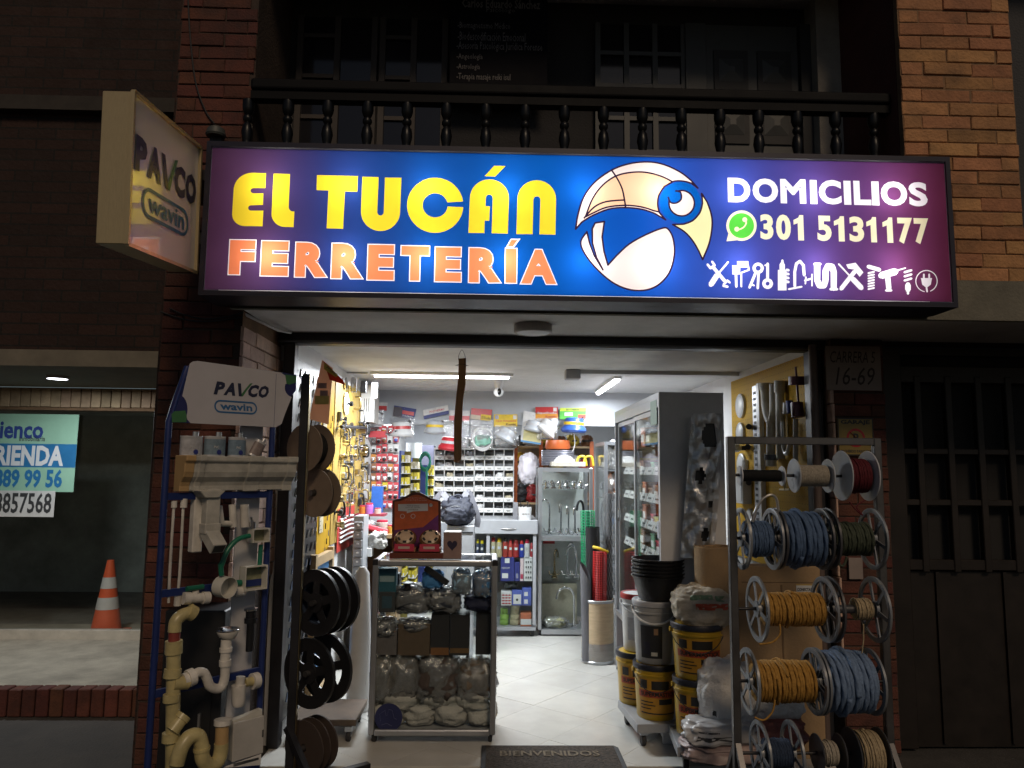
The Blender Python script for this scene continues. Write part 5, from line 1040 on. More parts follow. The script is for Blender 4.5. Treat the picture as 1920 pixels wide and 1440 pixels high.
for xa, xb, cm, n_, lab in ((190, 274, (.28, .50, .08), 3, 'stack of lime green tape rolls on the lowest counter shelf'), (286, 386, (.46, .42, .26), 4, 'stack of cream tape rolls on the lowest counter shelf')):
    b0 = k5((xa+xb)/2, 1300, CD+.12); b0.z = SHZ[0]; t = thing('tape_stack', lab, 'tape rolls', b0[:])
    for k in range(n_):
        R = (xb-xa)/2/5.144/FPX*7.4*(1 if k < 2 else .82); MB().lathe(b0+Vector((.003*(k % 2), 0, k*.05)), [(R*.5, .001), (R*.97, .001), (R, .004), (R, .046), (R*.97, .049), (R*.5, .049), (R*.5, .001)], 24).build('tape_roll', colmat(cm, .4), t, smooth=True)
p = k5(432, 268, CD+.08); R = 12.5/FPX*7.3; t = thing('white_pot', 'white pot of brushes standing on the right end of the counter', 'pot', (p.x, p.y, zt)); MB().lathe((p.x, p.y, zt), [(0, 0), (R*.9, 0), (R, .12), (R*.92, .12), (R*.85, .01), (0, .01)], 24).build('pot_body', white_pl, t, smooth=True)
front_text('LINEA PERSONAL', p.x-R*.45, p.x+R*.7, zt+.05, zt+.062, p.y-R*.97, inkk, t, .02)
for k in range(7): a_ = k*.9; MB().cyl((p.x+.03*math.cos(a_), p.y+.03*math.sin(a_), zt+.06), (p.x+.05*math.cos(a_), p.y+.05*math.sin(a_), zt+.15+.02*math.sin(k*2)), .006, n=6).build('brush', black_pl, t)
crate('wire_price_stand', 'narrow upright package beside the white pot on the counter', 962, 942, 971, 970, CD+.1, .03, colmat((.2, .2, .22)), zbase=zt, cat='package')
# ---- faucet cabinet
FD = 7.2; x0, x1 = P(1009, 1000, FD).x, P(1112, 1000, FD).x; zt = P(1060, 877, FD).z; fc = thing('faucet_cabinet', 'glass cabinet with chrome faucets on three shelves at the back', 'showcase', ((x0+x1)/2, FD+.2, 0))
for x in (x0+.018, x1-.018):
    for y in (FD+.018, FD+.42): MB().box(x-.018, x+.018, y-.018, y+.018, .06, zt).build('post', alu, fc, bevel=.004)
zs = [P(1060, py, FD).z for py in (1181, 1088, 1006, 917)]
for z, h_ in ((zt-.02, .04), (zs[0]-.02, .045), (zs[2]-.02, .045)):
    MB().box(x0+.036, x1-.036, FD+.002, FD+.034, z-h_/2, z+h_/2).build('rail', alu, fc)
MB().box(x0, x1, FD, FD+.44, zt+.001, zt+.012).build('top_board', clear, fc); MB().box(x0+.02, x1-.02, FD+.425, FD+.43, .1, zt).build('back_panel', mat('mirror_back', (.58, .60, .60), .35, .1), fc); MB().box(x0+.036, x1-.036, FD+.014, FD+.018, zs[0], zt-.04).build('front_pane', clear, fc)
MB().box(x0+.006, x0+.010, FD+.036, FD+.40, zs[0], zt-.04).build('side_pane', clear, fc)
for z in zs: MB().box(x0+.02, x1-.02, FD+.036, FD+.42, z-.008, z).build('shelf', clear if z not in (zs[0], zs[2]) else greyp, fc)
for x in (x0+.03, x1-.03): caster(fc, x, FD+.03, .026, .06)
def faucet(label, px, zsh, hh, sp, rr, D, cm=chrome, style=0):
    x = P(px, 1000, D).x; t = thing('faucet', label, 'faucet', (x, D, zsh), group='faucets in the glass cabinet')
    MB().lathe((x, D, zsh), [(0, 0), (.03, 0), (.03, .012), (.016, .02), (.014, .06), (0, .06)], 16).build('base', cm, t, smooth=True)
    pts = [(x, D, zsh+.05), (x, D, zsh+hh*.7), (x-sp*.15, D-.01, zsh+hh*.93), (x-sp*.5, D-.02, zsh+hh), (x-sp*.85, D-.03, zsh+hh*.92), (x-sp, D-.035, zsh+hh*.72)]
    MB().tube(smooth_path(pts, 6), rr, 10).build('spout', cm, t, smooth=True)
    for s in (-1, 1): MB().tube([(x, D, zsh+.03), (x+s*.045, D-.005, zsh+.035), (x+s*.055, D-.01, zsh+.07)], .007, 8).build('handle', cm, t, smooth=True)
nth = ('first', 'second', 'third', 'fourth', 'fifth', 'sixth', 'seventh', 'eighth')
for k in range(6): faucet('small chrome tap, %s from the left on the top cabinet shelf' % nth[k], 1024+k*13.5, zs[3], .075, .03, .008, FD+.15+.05*(k % 2))
for k, (px, hh, sp) in enumerate(((1030, .34, .10), (1052, .30, .02), (1066, .28, .02), (1078, .27, .015), (1094, .33, .07))): faucet('tall kitchen faucet, %s from the left on the second cabinet shelf' % nth[k], px, zs[2], hh, sp, .009 if k < 4 else .012, FD+.16, chrome if k < 4 else mat('gunmetal'))
for k, (px, hh, sp, cm) in enumerate(((1040, .27, -.03, mat('bronze', (.25, .2, .13), .25, 1.)), (1064, .33, -.07, chrome), (1080, .30, .10, chrome))): faucet('gooseneck faucet, %s from the left on the third cabinet shelf' % nth[k], px, zs[1], hh, sp, .009, FD+.16, cm)
faucet('large gooseneck faucet alone on the lowest cabinet shelf', 1076, zs[0], .37, .17, .011, FD+.12)
crate('cream_carton', 'cream carton standing at the back of the lowest cabinet shelf', 1016, 1095, 1082, 1148, FD+.3, .08, colmat((.46, .42, .32)), zbase=zs[0]+.001)
softbag('packed_goods', 'clear bag with a yellow part at the lowest cabinet shelf left', 1040, 1168, .10, .07, .045, FD+.12, mat('bag_yellow', (.4, .38, .2), .5, var=.8, scale=14), 43, zbase=zs[0], wrap=True)
crate('leaflet_box', 'white and red folded leaflet behind the third shelf faucets', 1018, 1012, 1040, 1055, FD+.3, .02, colmat((.6, .58, .56)), face=[('red_band', inkr, 0, .85, 1, 1)], zbase=zs[1]+.09, cat='leaflet')
# ---- things on top of the cabinet
b0 = P(1058, 866, FD+.2); MB().lathe((b0.x, FD+.2, zt+.03), [(.12, 0), (.115, .01), (.10, .05), (.06, .085), (0, .095)], 24).build('white_bowl', white_pl, label='white upturned bowl on top of the faucet cabinet', cat='bowl', smooth=True)
crate('flat_carton', 'flat pale carton lying under the white bowl on the faucet cabinet', 1034, 866, 1098, 874, FD+.06, .3, colmat((.45, .42, .36)), zbase=zt+.013)
t = thing('wire_coil', 'coil of grey wire in clear film above the faucet cabinet', 'coil', (P(1046, 860, FD+.35).x, FD+.35, zt+.013)); cx = P(1046, 850, FD+.35).x
for k in range(9): MB().tube([(cx+.16*math.cos(a), FD+.36+.10*math.sin(a), zt+.03+k*.017) for a in [j*math.pi/12 for j in range(24)]], .009, 6, closed=True).build('wire_turn', mat('grey_wire', (.16, .16, .19), .4, .4), t, smooth=True)
MB().lathe((cx, FD+.36, zt+.185), [(0, 0), (.12, 0), (.13, .02), (.12, .09), (.10, .09), (.09, .02), (0, .02)], 20).build('orange_basin', mat('orange_plastic', (.42, .09, .02), .4), label='orange basin sitting in the wire coil', cat='basin', smooth=True)
for k in range(2): MB().tube(smooth_path([(cx+.17+k*.07, FD+.2, zt+.02), (cx+.19+k*.07, FD+.2, zt+.10), (cx+.25+k*.07, FD+.2, zt+.11), (cx+.27+k*.07, FD+.2, zt+.02)], 6), .012, 8).build('yellow_grip_tool', mat('yellow_plastic', (.6, .42, .02), .4), label='yellow saw grip %s the wire coil on the faucet cabinet' % ('right beside' if k == 0 else 'further right of'), cat='saw', smooth=True)
# ---- hanging packs on the bulkhead
HD = BULK-.035
def hangpack(label, pts, cols, words_, prod, bagrect, seed):
    """pts: card corners px (ll, lr, ur, ul); prod(t) builds the product"""
    q = [P(x, y, HD) for x, y in pts]; t = thing('hanging_pack', label, 'package', (sum((p.x for p in q))/4, HD, min(p.z for p in q)), group='packs hanging from the bulkhead')
    cd = MB().prism(q, (0, .002, 0)).build('header_card', colmat(cols[0]), t); o, U, V = q[0], q[1]-q[0], q[3]-q[0]; f = Vector((0, -.0012, 0))
    for i, (c, u0, v0, u1, v1) in enumerate(cols[1:]): MB().sheet(o+f*(1+.3*i)+U*u0+V*v0, U*(u1-u0), V*(v1-v0)).build('card_print', colmat(c), cd)
    for s, c, u0, v0, u1, v1 in words_: text(s, o+f*2.6+U*u0+V*v0, U*(u1-u0), V*(v1-v0), colmat(c), cd, bold=.02, res=1)
    MB().cyl((o+U*.5+V*.9)+Vector((0, -.012, 0)), (o+U*.5+V*.9)+Vector((0, .036, 0)), .0025, n=6).build('hook', steel, t)
    if bagrect:
        a, b = P(bagrect[0], bagrect[3], HD), P(bagrect[2], bagrect[1], HD)
        MB().grid(lambda u, v: Vector((a.x+(b.x-a.x)*u, HD-.03-.03*math.sin(u*math.pi)*math.sin(v*math.pi)-.008*noise.noise(Vector((u*6, v*6, seed))), a.z+(b.z-a.z)*v)), 9, 9).build('clear_bag', film, t, smooth=True)
    prod(t)
def shower(cx, cy, s, tilt=0, col=white_pl, band=None, two=False):
    def fn(t):
        p = P(cx, cy, HD-.05); mb = MB(); mb.T = Matrix.Translation(p) @ Matrix.Rotation(tilt, 4, 'Y') @ Matrix.Scale(s*1.3, 4)
        mb.lathe((0, 0, 0), [(0, -.055), (.088, -.05), (.1, -.035), (.095, -.015), (.08, 0), (.076, .045), (.066, .06), (.02, .068), (0, .068)], 24); h = mb.build('shower_head', col, t, smooth=True)
        b_ = MB(); b_.T = mb.T; b_.lathe((0, 0, 0), [(.081, .006), (.079, .03)], 24); b_.build('band', colmat(band) if band else colmat((.4, .4, .42)), h)
        b_ = MB(); b_.T = mb.T; b_.cyl((.04, 0, .04), (.075, 0, .07), .012, n=10); b_.build('inlet', chrome, h)
    return fn
RED, NAV, YEL, WHI, GRE = (.45, .02, .03), (.025, .035, .16), (.62, .42, .02), (.58, .57, .56), (.08, .38, .05)
hangpack('white shower head pack with red and white card, first on the bulkhead', [(683, 769), (725, 770), (727, 755), (684, 753)], [WHI, (RED, 0, 0, 1, .55)], [], shower(700, 787, .85, .1), (682, 768, 722, 806), 1)
hangpack('white shower head pack with tilted navy card, second on the bulkhead', [(737, 780), (776, 787), (781, 767), (739, 760)], [NAV, ((.06, .05, .06), 0, .0, .4, .9), (RED, .42, .35, .98, .7)], [('Ducha Electrica', WHI, .45, .15, .95, .3)], shower(752, 807, 1.0, -.05, band=RED), (734, 782, 778, 822), 2)
hangpack('grey shower pack with tilted white and navy card, third on the bulkhead', [(795, 786), (842, 776), (840, 759), (793, 769)], [WHI, (NAV, 0, 0, 1, .38)], [('POSTHERMO', RED, .25, .5, .85, .75)], shower(815, 803, .85, 0, mat('pale_grey_plastic', (.42, .44, .47), .35), band=YEL), None, 3)
hangpack('pack with red ended squeegee behind the wooden stick', [(842, 789), (880, 790), (881, 770), (843, 769)], [WHI, (RED, 0, 0, 1, .5)], [], shower(843, 834, .9, .1, mat('squeegee_red', (.42, .02, .03), .4)), (828, 788, 880, 840), 4)
def coil_prod(t):
    p = P(905, 822, HD-.04)
    for k in range(3): MB().tube([(p.x+.1*math.cos(a), p.y+.008*k-.01, p.z+(.1+.012*k)*math.sin(a)) for a in [j*math.pi/14 for j in range(28)]], .006, 6, closed=True).build('hose_turn', white_pl, t, smooth=True)
    MB().bag((p.x, p.y+.005, p.z-.02), .075, .02, .055, 9, amp=.3).build('green_insert', mat('sea_green', (.2, .42, .33), .5, var=.4), t, smooth=True)
hangpack('coiled shower hose pack with folded red and yellow card', [(882, 785), (920, 790), (923, 768), (884, 765)], [RED, (YEL, .5, 0, 1, .55), ((.5, .42, .33), 0, 0, .48, .4)], [("D'Ducha", (.05, .04, .02), .55, .12, .97, .38)], coil_prod, (882, 788, 925, 842), 5)
hangpack('grey shower pack with plain yellow card', [(926, 800), (970, 800), (970, 777), (926, 777)], [YEL, ((.35, .35, .45), .05, .62, .2, .92), (WHI, .82, .62, .97, .92)], [('Super Automática', RED, .08, .36, .95, .56), ('Kastiki', (.1, .05, .01), .52, .08, .95, .3)], shower(948, 816, .85, .5, mat('pale_grey_plastic')), (928, 798, 968, 834), 6)
hangpack('tall blister pack with a chrome shower and green and white card', [(976, 828), (1014, 834), (1018, 776), (982, 770)], [WHI, ((.55, .5, .25), .1, .05, .95, .4), ((.1, .25, .45), 0, 0, 1, .06)], [], shower(1000, 800, .75, .2, mat('pale_grey_plastic')), None, 7)
hangpack('white shower head pack with red and orange card', [(1004, 785), (1046, 785), (1046, 763), (1004, 763)], [RED, ((.6, .25, .02), 0, 0, 1, .42), (WHI, .80, .62, .95, .94)], [('SuperDucha', WHI, .08, .36, .95, .58), ('Kastiki', (.3, .02, .02), .45, .08, .95, .28)], shower(1026, 803, .9, .7, band=WHI), (1006, 784, 1046, 824), 8)
hangpack('blue and white shower pack with green card, last on the bulkhead', [(1049, 786), (1098, 786), (1099, 765), (1050, 765)], [GRE, ((.5, .6, .05), 0, .72, 1, 1), ((.5, .05, .03), .7, 0, 1, .42), (WHI, .18, .3, .5, .6)], [('BOCHERINI', (.02, .06, .02), .25, .76, .75, .95)], shower(1076, 799, 1.0, .05, mat('shower_blue', (.03, .09, .35), .35), band=YEL), (1056, 787, 1096, 816), 9)
MB().tube(smooth_path([P(x, y, HD-.06) for x, y in ((1076, 812), (1078, 830), (1074, 845), (1064, 853))], 6), .004, 6).build('power_lead', white_pl, label='white lead dangling from the blue and white shower', cat='cable', smooth=True)
# ---- ceiling fittings
p = P(935, 716, 6.6); t = thing('security_camera', 'white dome security camera hanging from the ceiling', 'camera', (p.x, 6.6, P(935, 745, 6.6).z)); cz = P(935, 735, 6.6).z
MB().lathe((p.x, 6.6, 0), [(0, CEIL+.012), (.04, CEIL+.012), (.045, CEIL-.02), (.03, cz+.035), (0, cz+.035)], 24).build('mount', white_pl, t, smooth=True); MB().lathe((p.x, 6.6, cz), [(.044*math.sin(k*math.pi/10), -.044*math.cos(k*math.pi/10)) for k in range(11)], 24).build('ball', white_pl, t, smooth=True)
MB().bag((p.x+.006, 6.563, cz), .018, .012, .03, 1, amp=0, e=1).build('lens_window', mat('black_gloss', (.01, .01, .01), .08), t, smooth=True)
a = P(1074, 697, 5.75); t = thing('conduit_box', 'small grey junction box with a conduit along the ceiling', 'junction box', (a.x, 5.75, a.z)); MB().box(a.x-.058, a.x+.058, 5.72, 5.83, CEIL-.075, CEIL-.001).build('box_body', mat('grey_box', (.33, .33, .34), .5), t, bevel=.006)
MB().box(a.x+.06, RW-.01, 5.755, 5.785, CEIL-.03, CEIL-.001).build('conduit', mat('conduit_white', (.5, .5, .5), .5), t); MB().box(LW, P(690, 700, 6.1).x, 6.08, 6.1, CEIL-.014, CEIL-.001).build('conduit', mat('conduit_white'), t)
# hanging wooden stick
D = 4.42; t = thing('hanging_stick', 'crooked brown wooden stick hanging from the door header by a wire', 'stick', P(857, 868, D)[:])
q = [(860, 672), (874, 671), (873, 720), (868, 750), (866, 800), (865, 862), (858, 868), (851, 866), (851, 790), (855, 745), (859, 710)]
MB().prism([P(x, y, D) for x, y in q], (0, .03, 0)).build('stick_body', mat('stick_wood', (.42, .2, .075), .6, var=.35, scale=30, stretch=(1, 1, .1), bump=.3), t, bevel=.004)
MB().tube(smooth_path([P(x, y, D-.006) for x, y in ((861, 682), (860, 668), (866, 656), (872, 668), (873, 680))], 5), .0015, 5).build('wire', black_pl, t); MB().tube([P(866, 685, D+.015)+Vector((.038*math.cos(k), .038*math.sin(k), .003*math.sin(3*k))) for k in [j*.4 for j in range(15)]], .0015, 5).build('wire_loop', black_pl, t)
# ---- tall glazed cabinet along the right wall
KX, KX2, K0, K1_, KZ = 1.0, 1.39, 4.44, 6.06, 2.02
kc = thing('tall_cabinet', 'tall grey cabinet with sliding glass doors along the right wall', 'cabinet', ((KX+KX2)/2, 5.2, 0))
MB().box(KX, KX2, K0, K0+.025, 0, KZ).build('end_panel', mat('lightened_grey_paint', (.60, .605, .62), .5, var=.08), kc, bevel=.002); MB().box(KX, KX2, K1_-.025, K1_, 0, KZ).build('end_panel', greyp, kc); MB().box(KX2-.012, KX2, K0+.026, K1_-.026, .05, KZ-.03).build('back_panel', mat('cabinet_white_back', (.6, .6, .6), .5), kc)  # near end panel: cabinet grey lightened to make up for missing light
MB().box(KX, KX2-.013, K0+.026, K1_-.026, KZ-.03, KZ).build('top_board', alu, kc)
MB().box(KX+.02, KX2-.013, K0+.026, K1_-.026, .46, .50).build('deck', alu, kc); MB().box(KX, KX+.03, K0+.026, K1_-.026, .42, .459).build('deck_rail', alu, kc); MB().box(KX, KX2-.013, K0+.026, K1_-.026, .08, .10).build('lower_shelf', alu, kc); MB().box(KX, KX+.02, K0+.026, K1_-.026, .03, .079).build('lower_rail', alu, kc)
MB().box(KX, KX+.04, K0+.026, K1_-.026, KZ-.09, KZ-.031).build('door_track', alu, kc)
ym = (K0+K1_)/2
for i, (ya, yb, xx) in enumerate(((K0+.03, ym+.03, KX+.006), (ym-.03, K1_-.03, KX+.022))):
    f = MB(); f.box(xx, xx+.012, ya, ya+.04, .501, KZ-.095); f.box(xx, xx+.012, yb-.04, yb, .501, KZ-.095); f.box(xx, xx+.012, ya+.04, yb-.04, .501, .535); f.box(xx, xx+.012, ya+.04, yb-.04, KZ-.125, KZ-.095)
    d = f.build('sliding_door', alu, kc); MB().box(xx+.004, xx+.008, ya+.041, yb-.041, .536, KZ-.126).build('pane', clear, d)
    MB().box(xx-.012, xx-.001, (yb-.03 if i else ya+.02), (yb-.015 if i else ya+.035), 1.15, 1.25).build('door_pull', chrome, d)
MB().box(KX-.0015, KX-.0005, K0+.06, K0+.24, KZ-.19, KZ-.04).build('green_sticker', colmat((.16, .28, .22)), kc)
for k, z in enumerate((.78, .98, 1.16, 1.34, 1.52, 1.72)):
    s = MB().box(KX+.06, KX2-.013, K0+.04, K1_-.04, z-.008, z).build('shelf', clear, kc)
    if 0 < k < 5:
        for j in range(7):
            ya = K0+.06+j*.215; b_ = MB().add([(KX+.055, ya, z+.001), (KX+.055, ya+.2, z+.001), (KX+.075, ya+.2, z+.055), (KX+.075, ya, z+.055)], [(0, 1, 2, 3)]).build('tray_front', white_pl, s); MB().sheet((KX+.0605, ya+.05, z+.02), (0, .1, 0), (.004, 0, .012)).build('tray_label', inkk, b_)
r = random.Random(8); TUBC = (('orange', (.45, .13, .05)), ('yellow', (.55, .38, .03)), ('red', (.40, .03, .05)), ('brown', (.22, .10, .05)), ('cream', (.5, .45, .35)), ('dark grey', (.06, .06, .065)), ('green', (.05, .25, .1)))
for z, LN in ((.502, 'deck'), (.781, 'lowest glass shelf'), (.981, 'second glass shelf'), (1.161, 'third glass shelf'), (1.341, 'fourth glass shelf'), (1.521, 'fifth glass shelf'), (1.721, 'top glass shelf')):
    n = 6; pick = [r.choice(TUBC) for _ in range(n)]
    for i in range(n):
        ya = K0+.17+i*.245+r.uniform(-.02, .02); nm_, cl_ = pick[i]; sz = r.uniform(.045, .085); h_ = r.uniform(.06, .14)
        t = thing('stock_tub', '%s tub, %s from the doorway, on the tall cabinet %s' % (nm_, nth[i], LN), 'tub', (KX+.2, ya, z), group='tubs on the %s of the tall cabinet' % LN)
        MB().box(KX+.2-sz, KX+.2+sz, ya-sz, ya+sz, z, z+h_).build('tub', colmat(cl_), t, bevel=.01, seg=2); MB().box(KX+.2-sz*1.03, KX+.2+sz*1.03, ya-sz*1.03, ya+sz*1.03, z+h_+.0005, z+h_+.012).build('lid', colmat(tuple(min(.6, c*1.4+.03) for c in cl_)), t)
        MB().sheet((KX+.2-sz-.001, ya-sz*.7, z+h_*.3), (0, sz*1.4, 0), (0, 0, h_*.4)).build('tub_label', inkw, t)
MB().lathe((KX+.12, 5.5, .101), [(0, 0), (.075, 0), (.075, .2), (.06, .21), (0, .21)], 20).build('red_tin', colmat((.40, .09, .09)), label='red tin on the open bottom shelf of the tall cabinet', cat='tin', smooth=True)
MB().lathe((KX+.12, 5.78, .101), [(0, 0), (.07, 0), (.07, .15), (.06, .16), (0, .16)], 20).build('red_tin', colmat((.30, .04, .05)), label='dark red tin at the far end of the bottom shelf of the tall cabinet', cat='tin', smooth=True)
# second glass cabinet further back on the right
t = thing('rear_cabinet', 'narrow glazed cabinet with bagged stock beyond the tall cabinet', 'cabinet', (1.2, 6.8, 0)); zt2 = P(1130, 835, 6.6).z
for y in (6.5, 7.05): MB().box(.98, 1.01, y, y+.03, 0, zt2).build('post', alu, t)
MB().box(.98, 1.4, 6.5, 7.08, zt2+.001, zt2+.03).build('top_board', alu, t); MB().box(1.39, 1.4, 6.5, 7.08, 0, zt2).build('back_panel', greyp, t); MB().box(.99, .994, 6.53, 7.05, .1, zt2).build('pane', clear, t)
for i, (z, cm) in enumerate(((.5, (.12, .14, .18)), (.9, (.1, .16, .28)), (1.3, (.3, .12, .06)), (1.55, (.4, .4, .42)))):
    MB().box(1.0, 1.389, 6.53, 7.05, z-.01, z).build('shelf', alu, t); softbag('bagged_stock', ('grey', 'blue', 'brown', 'white')[i]+' bagged stock inside the narrow rear cabinet', 1130, 900, .12, .2, .13, 6.8, mat('bagged_%d' % i, cm, .4, var=.7, scale=14), 60+i, zbase=z, wrap=True); bpy.data.objects[[o.name for o in C.objects if o.name.startswith('bagged_stock')][-1]].location.x += 1.18-P(1130, 900, 6.8).x
# ---- drum with rolls
D = 6.22; b0 = PZ(1124, 1246); R = 29/FPX*6.3; b0 = Vector((b0.x, b0.y+R*.8, 0)); zr = P(1124, 1122, b0.y).z
t = thing('fibre_drum', 'pale fibre drum holding rolls of mesh beside the tall cabinet', 'drum', b0[:]); MB().lathe(b0, [(0, 0), (R, 0), (R, zr), (R*.95, zr), (R*.94, .02), (0, .02)], 32).build('drum_wall', mat('fibre_board', (.50, .38, .24), .6, var=.15, stretch=(1, 1, 6)), t, smooth=True)
for z in (.012, zr-.012): MB().lathe(b0, [(R+.001, z-.012), (R+.005, z-.008), (R+.005, z+.008), (R+.001, z+.012)], 32).build('rim_band', alu, t, smooth=True)
MB().lathe(b0, [(R+.002, .02), (R+.003, .1), (R+.002, .16)], 32).build('stretch_film', film, t, smooth=True)
def mesh_roll(name, label, a, b, r_, m, nu, nv, wire, diag=False):
    t = thing(name, label, 'roll', Vector(a)[:]); a, b = Vector(a), Vector(b); d = (b-a); L = d.length; d.normalize(); q = d.to_track_quat('Z', 'Y').to_matrix(); mb = MB(); f = lambda u, v: a+q @ Vector((r_*math.cos(u), r_*math.sin(u), v*L))
    for i in range(nu):
        if diag:
            for s in (-1, 1): mb.tube([f(2*math.pi*i/nu+s*v*L*9/(.1+r_)*.1, v) for v in [k/24 for k in range(25)]], wire, 3, cap=False)
        else: mb.tube([f(2*math.pi*i/nu, 0), f(2*math.pi*i/nu, 1)], wire, 4, cap=False)
    if not diag:
        for j in range(nv+1): mb.tube([f(2*math.pi*k/20, j/nv) for k in range(20)], wire, 4, closed=True)
    mb.build('mesh', m, t, kind='stuff'); MB().cyl(a, b, r_*(.3 if 'green' in name else .55), n=16).build('inner_layers', mat('inner_'+name, tuple(c*.35 for c in m.node_tree.nodes['Mix'].inputs[6].default_value[:3]), .6), t, smooth=True)
zf = .02
def pr(px, py, dd=0): p = P(px, py, b0.y+dd); return p
mesh_roll('red_mesh_roll', 'red plastic mesh roll standing in the fibre drum', (pr(1118, 0).x+.0, b0.y-.05, zf), pr(1125, 1034, -.06), .055, mat('red_mesh', (.5, .02, .02), .4), 22, 46, .0022)
mesh_roll('green_mesh_roll', 'green plastic mesh roll standing in the fibre drum', (pr(1106, 0).x, b0.y+.06, zf), pr(1102, 958, .08), .06, mat('green_mesh', (.01, .28, .12), .4), 18, 50, .002)
mesh_roll('wire_mesh_roll', 'galvanised chicken wire roll standing in the fibre drum', (pr(1140, 0).x, b0.y+.04, zf), pr(1141, 925, .05), .05, mat('galvanised', (.45, .46, .48), .3, .8), 14, 0, .0016, True)
t = thing('black_sheet_roll', 'black plastic roll standing in the fibre drum', 'roll', (pr(1112, 0).x, b0.y+.0, zf)); MB().tube([(pr(1114, 0).x, b0.y+.02, zf), pr(1111, 988, .02)], .058, 24, cap=False).build('outer_layer', black_pl, t, smooth=True); MB().cyl((pr(1114, 0).x, b0.y+.02, zf+.01), pr(1111, 992, .02), .05, n=20).build('inner_layer', rubber, t, smooth=True)
t = thing('grey_sheet_roll', 'grey rubber sheet roll leaning in the fibre drum', 'roll', (pr(1100, 0).x, b0.y-.06, zf)); MB().grid(lambda u, v: Vector((pr(1100, 0).x+.05*math.cos(u*5.2)-.03*v+.02*v*u, b0.y-.07+.03*math.sin(u*5.2), zf+v*(.62+.16*math.sin(u*math.pi)))), 20, 6).build('sheet', mat('grey_rubber', (.13, .13, .145), .45), t, smooth=True)
p = pr(1128, 1028, -.05); MB().tube(smooth_path([p+Vector((-.07, 0, .01)), p+Vector((-.02, -.03, .0)), p+Vector((.05, -.02, -.03))], 5), .012, 8).build('yellow_strap', mat('yellow_plastic'), label='yellow strap over the red mesh roll', cat='strap', smooth=True)
# ---- wrapped panel and cardboard roll in front of the tall cabinet
D = 4.36; t = thing('wrapped_seat', 'black moulded panel in torn clear plastic leaning on the tall cabinet', 'panel', P(1305, 1040, D)[:])
q = [(1306, 792), (1340, 791), (1345, 830), (1342, 900), (1330, 1040), (1284, 1040), (1290, 930), (1296, 850), (1300, 810)]
MB().prism([P(x, y, D) for x, y in q], (0, .04, 0)).build('moulded_panel', black_pl, t, bevel=.01, seg=2)
def wrapfn(u, v):
    x0 = 1296+(1274-1296)*v; x1 = 1352+(1336-1352)*v*v; p = P(x0+(x1-x0)*u, 776+(1045-776)*v, D)
    return Vector((p.x, D-.012-.03*math.sin(u*math.pi)-.014*noise.noise(Vector((u*5, v*14, 2)))-.008*noise.noise(Vector((u*13, v*30, 5))), p.z))
mb = MB().grid(wrapfn, 22, 44); holes = [(.35, .42, .13, .05), (.72, .62, .09, .02), (.62, .83, .12, .045), (.6, .14, .3, .09)]
keep = []
for f in mb.f:
    i0 = f[0]; u, v = (i0 % 22)/21, (i0//22)/43
    if not any(((u-a)/c)**2+((v-b)/d)**2 < 1 for a, b, c, d in holes): keep.append(f)
mb.f = keep; mb.build('torn_film', glass('wrap_film', (.82, .83, .86), .3, .3, .06, .25, .7), t, smooth=True)
p = PZ(1330, 1395); D = 4.36; cxr = P(1331, 1030, D).x; R = .118; zt3 = P(1331, 1022, D-.05).z
t = thing('cardboard_roll', 'thick brown corrugated cardboard roll standing behind the sacks', 'roll', (cxr, 4.26, 0)); pts = [(cxr+(R-.0011*k)*math.cos(k*.35), 4.26+(R-.0011*k)*math.sin(k*.35)) for k in range(80)]
MB().cyl((cxr, 4.26, .15), (cxr, 4.26, zt3-.004), R*.985, n=36).build('roll_body', cardboard, t, smooth=True); mb = MB()
for (ax, ay), (bx, by) in zip(pts, pts[1:]): mb.add([(ax, ay, .15), (bx, by, .15), (bx, by, zt3), (ax, ay, zt3)], [(0, 1, 2, 3)])
mb.build('outer_layer', cardboard, t, smooth=True)
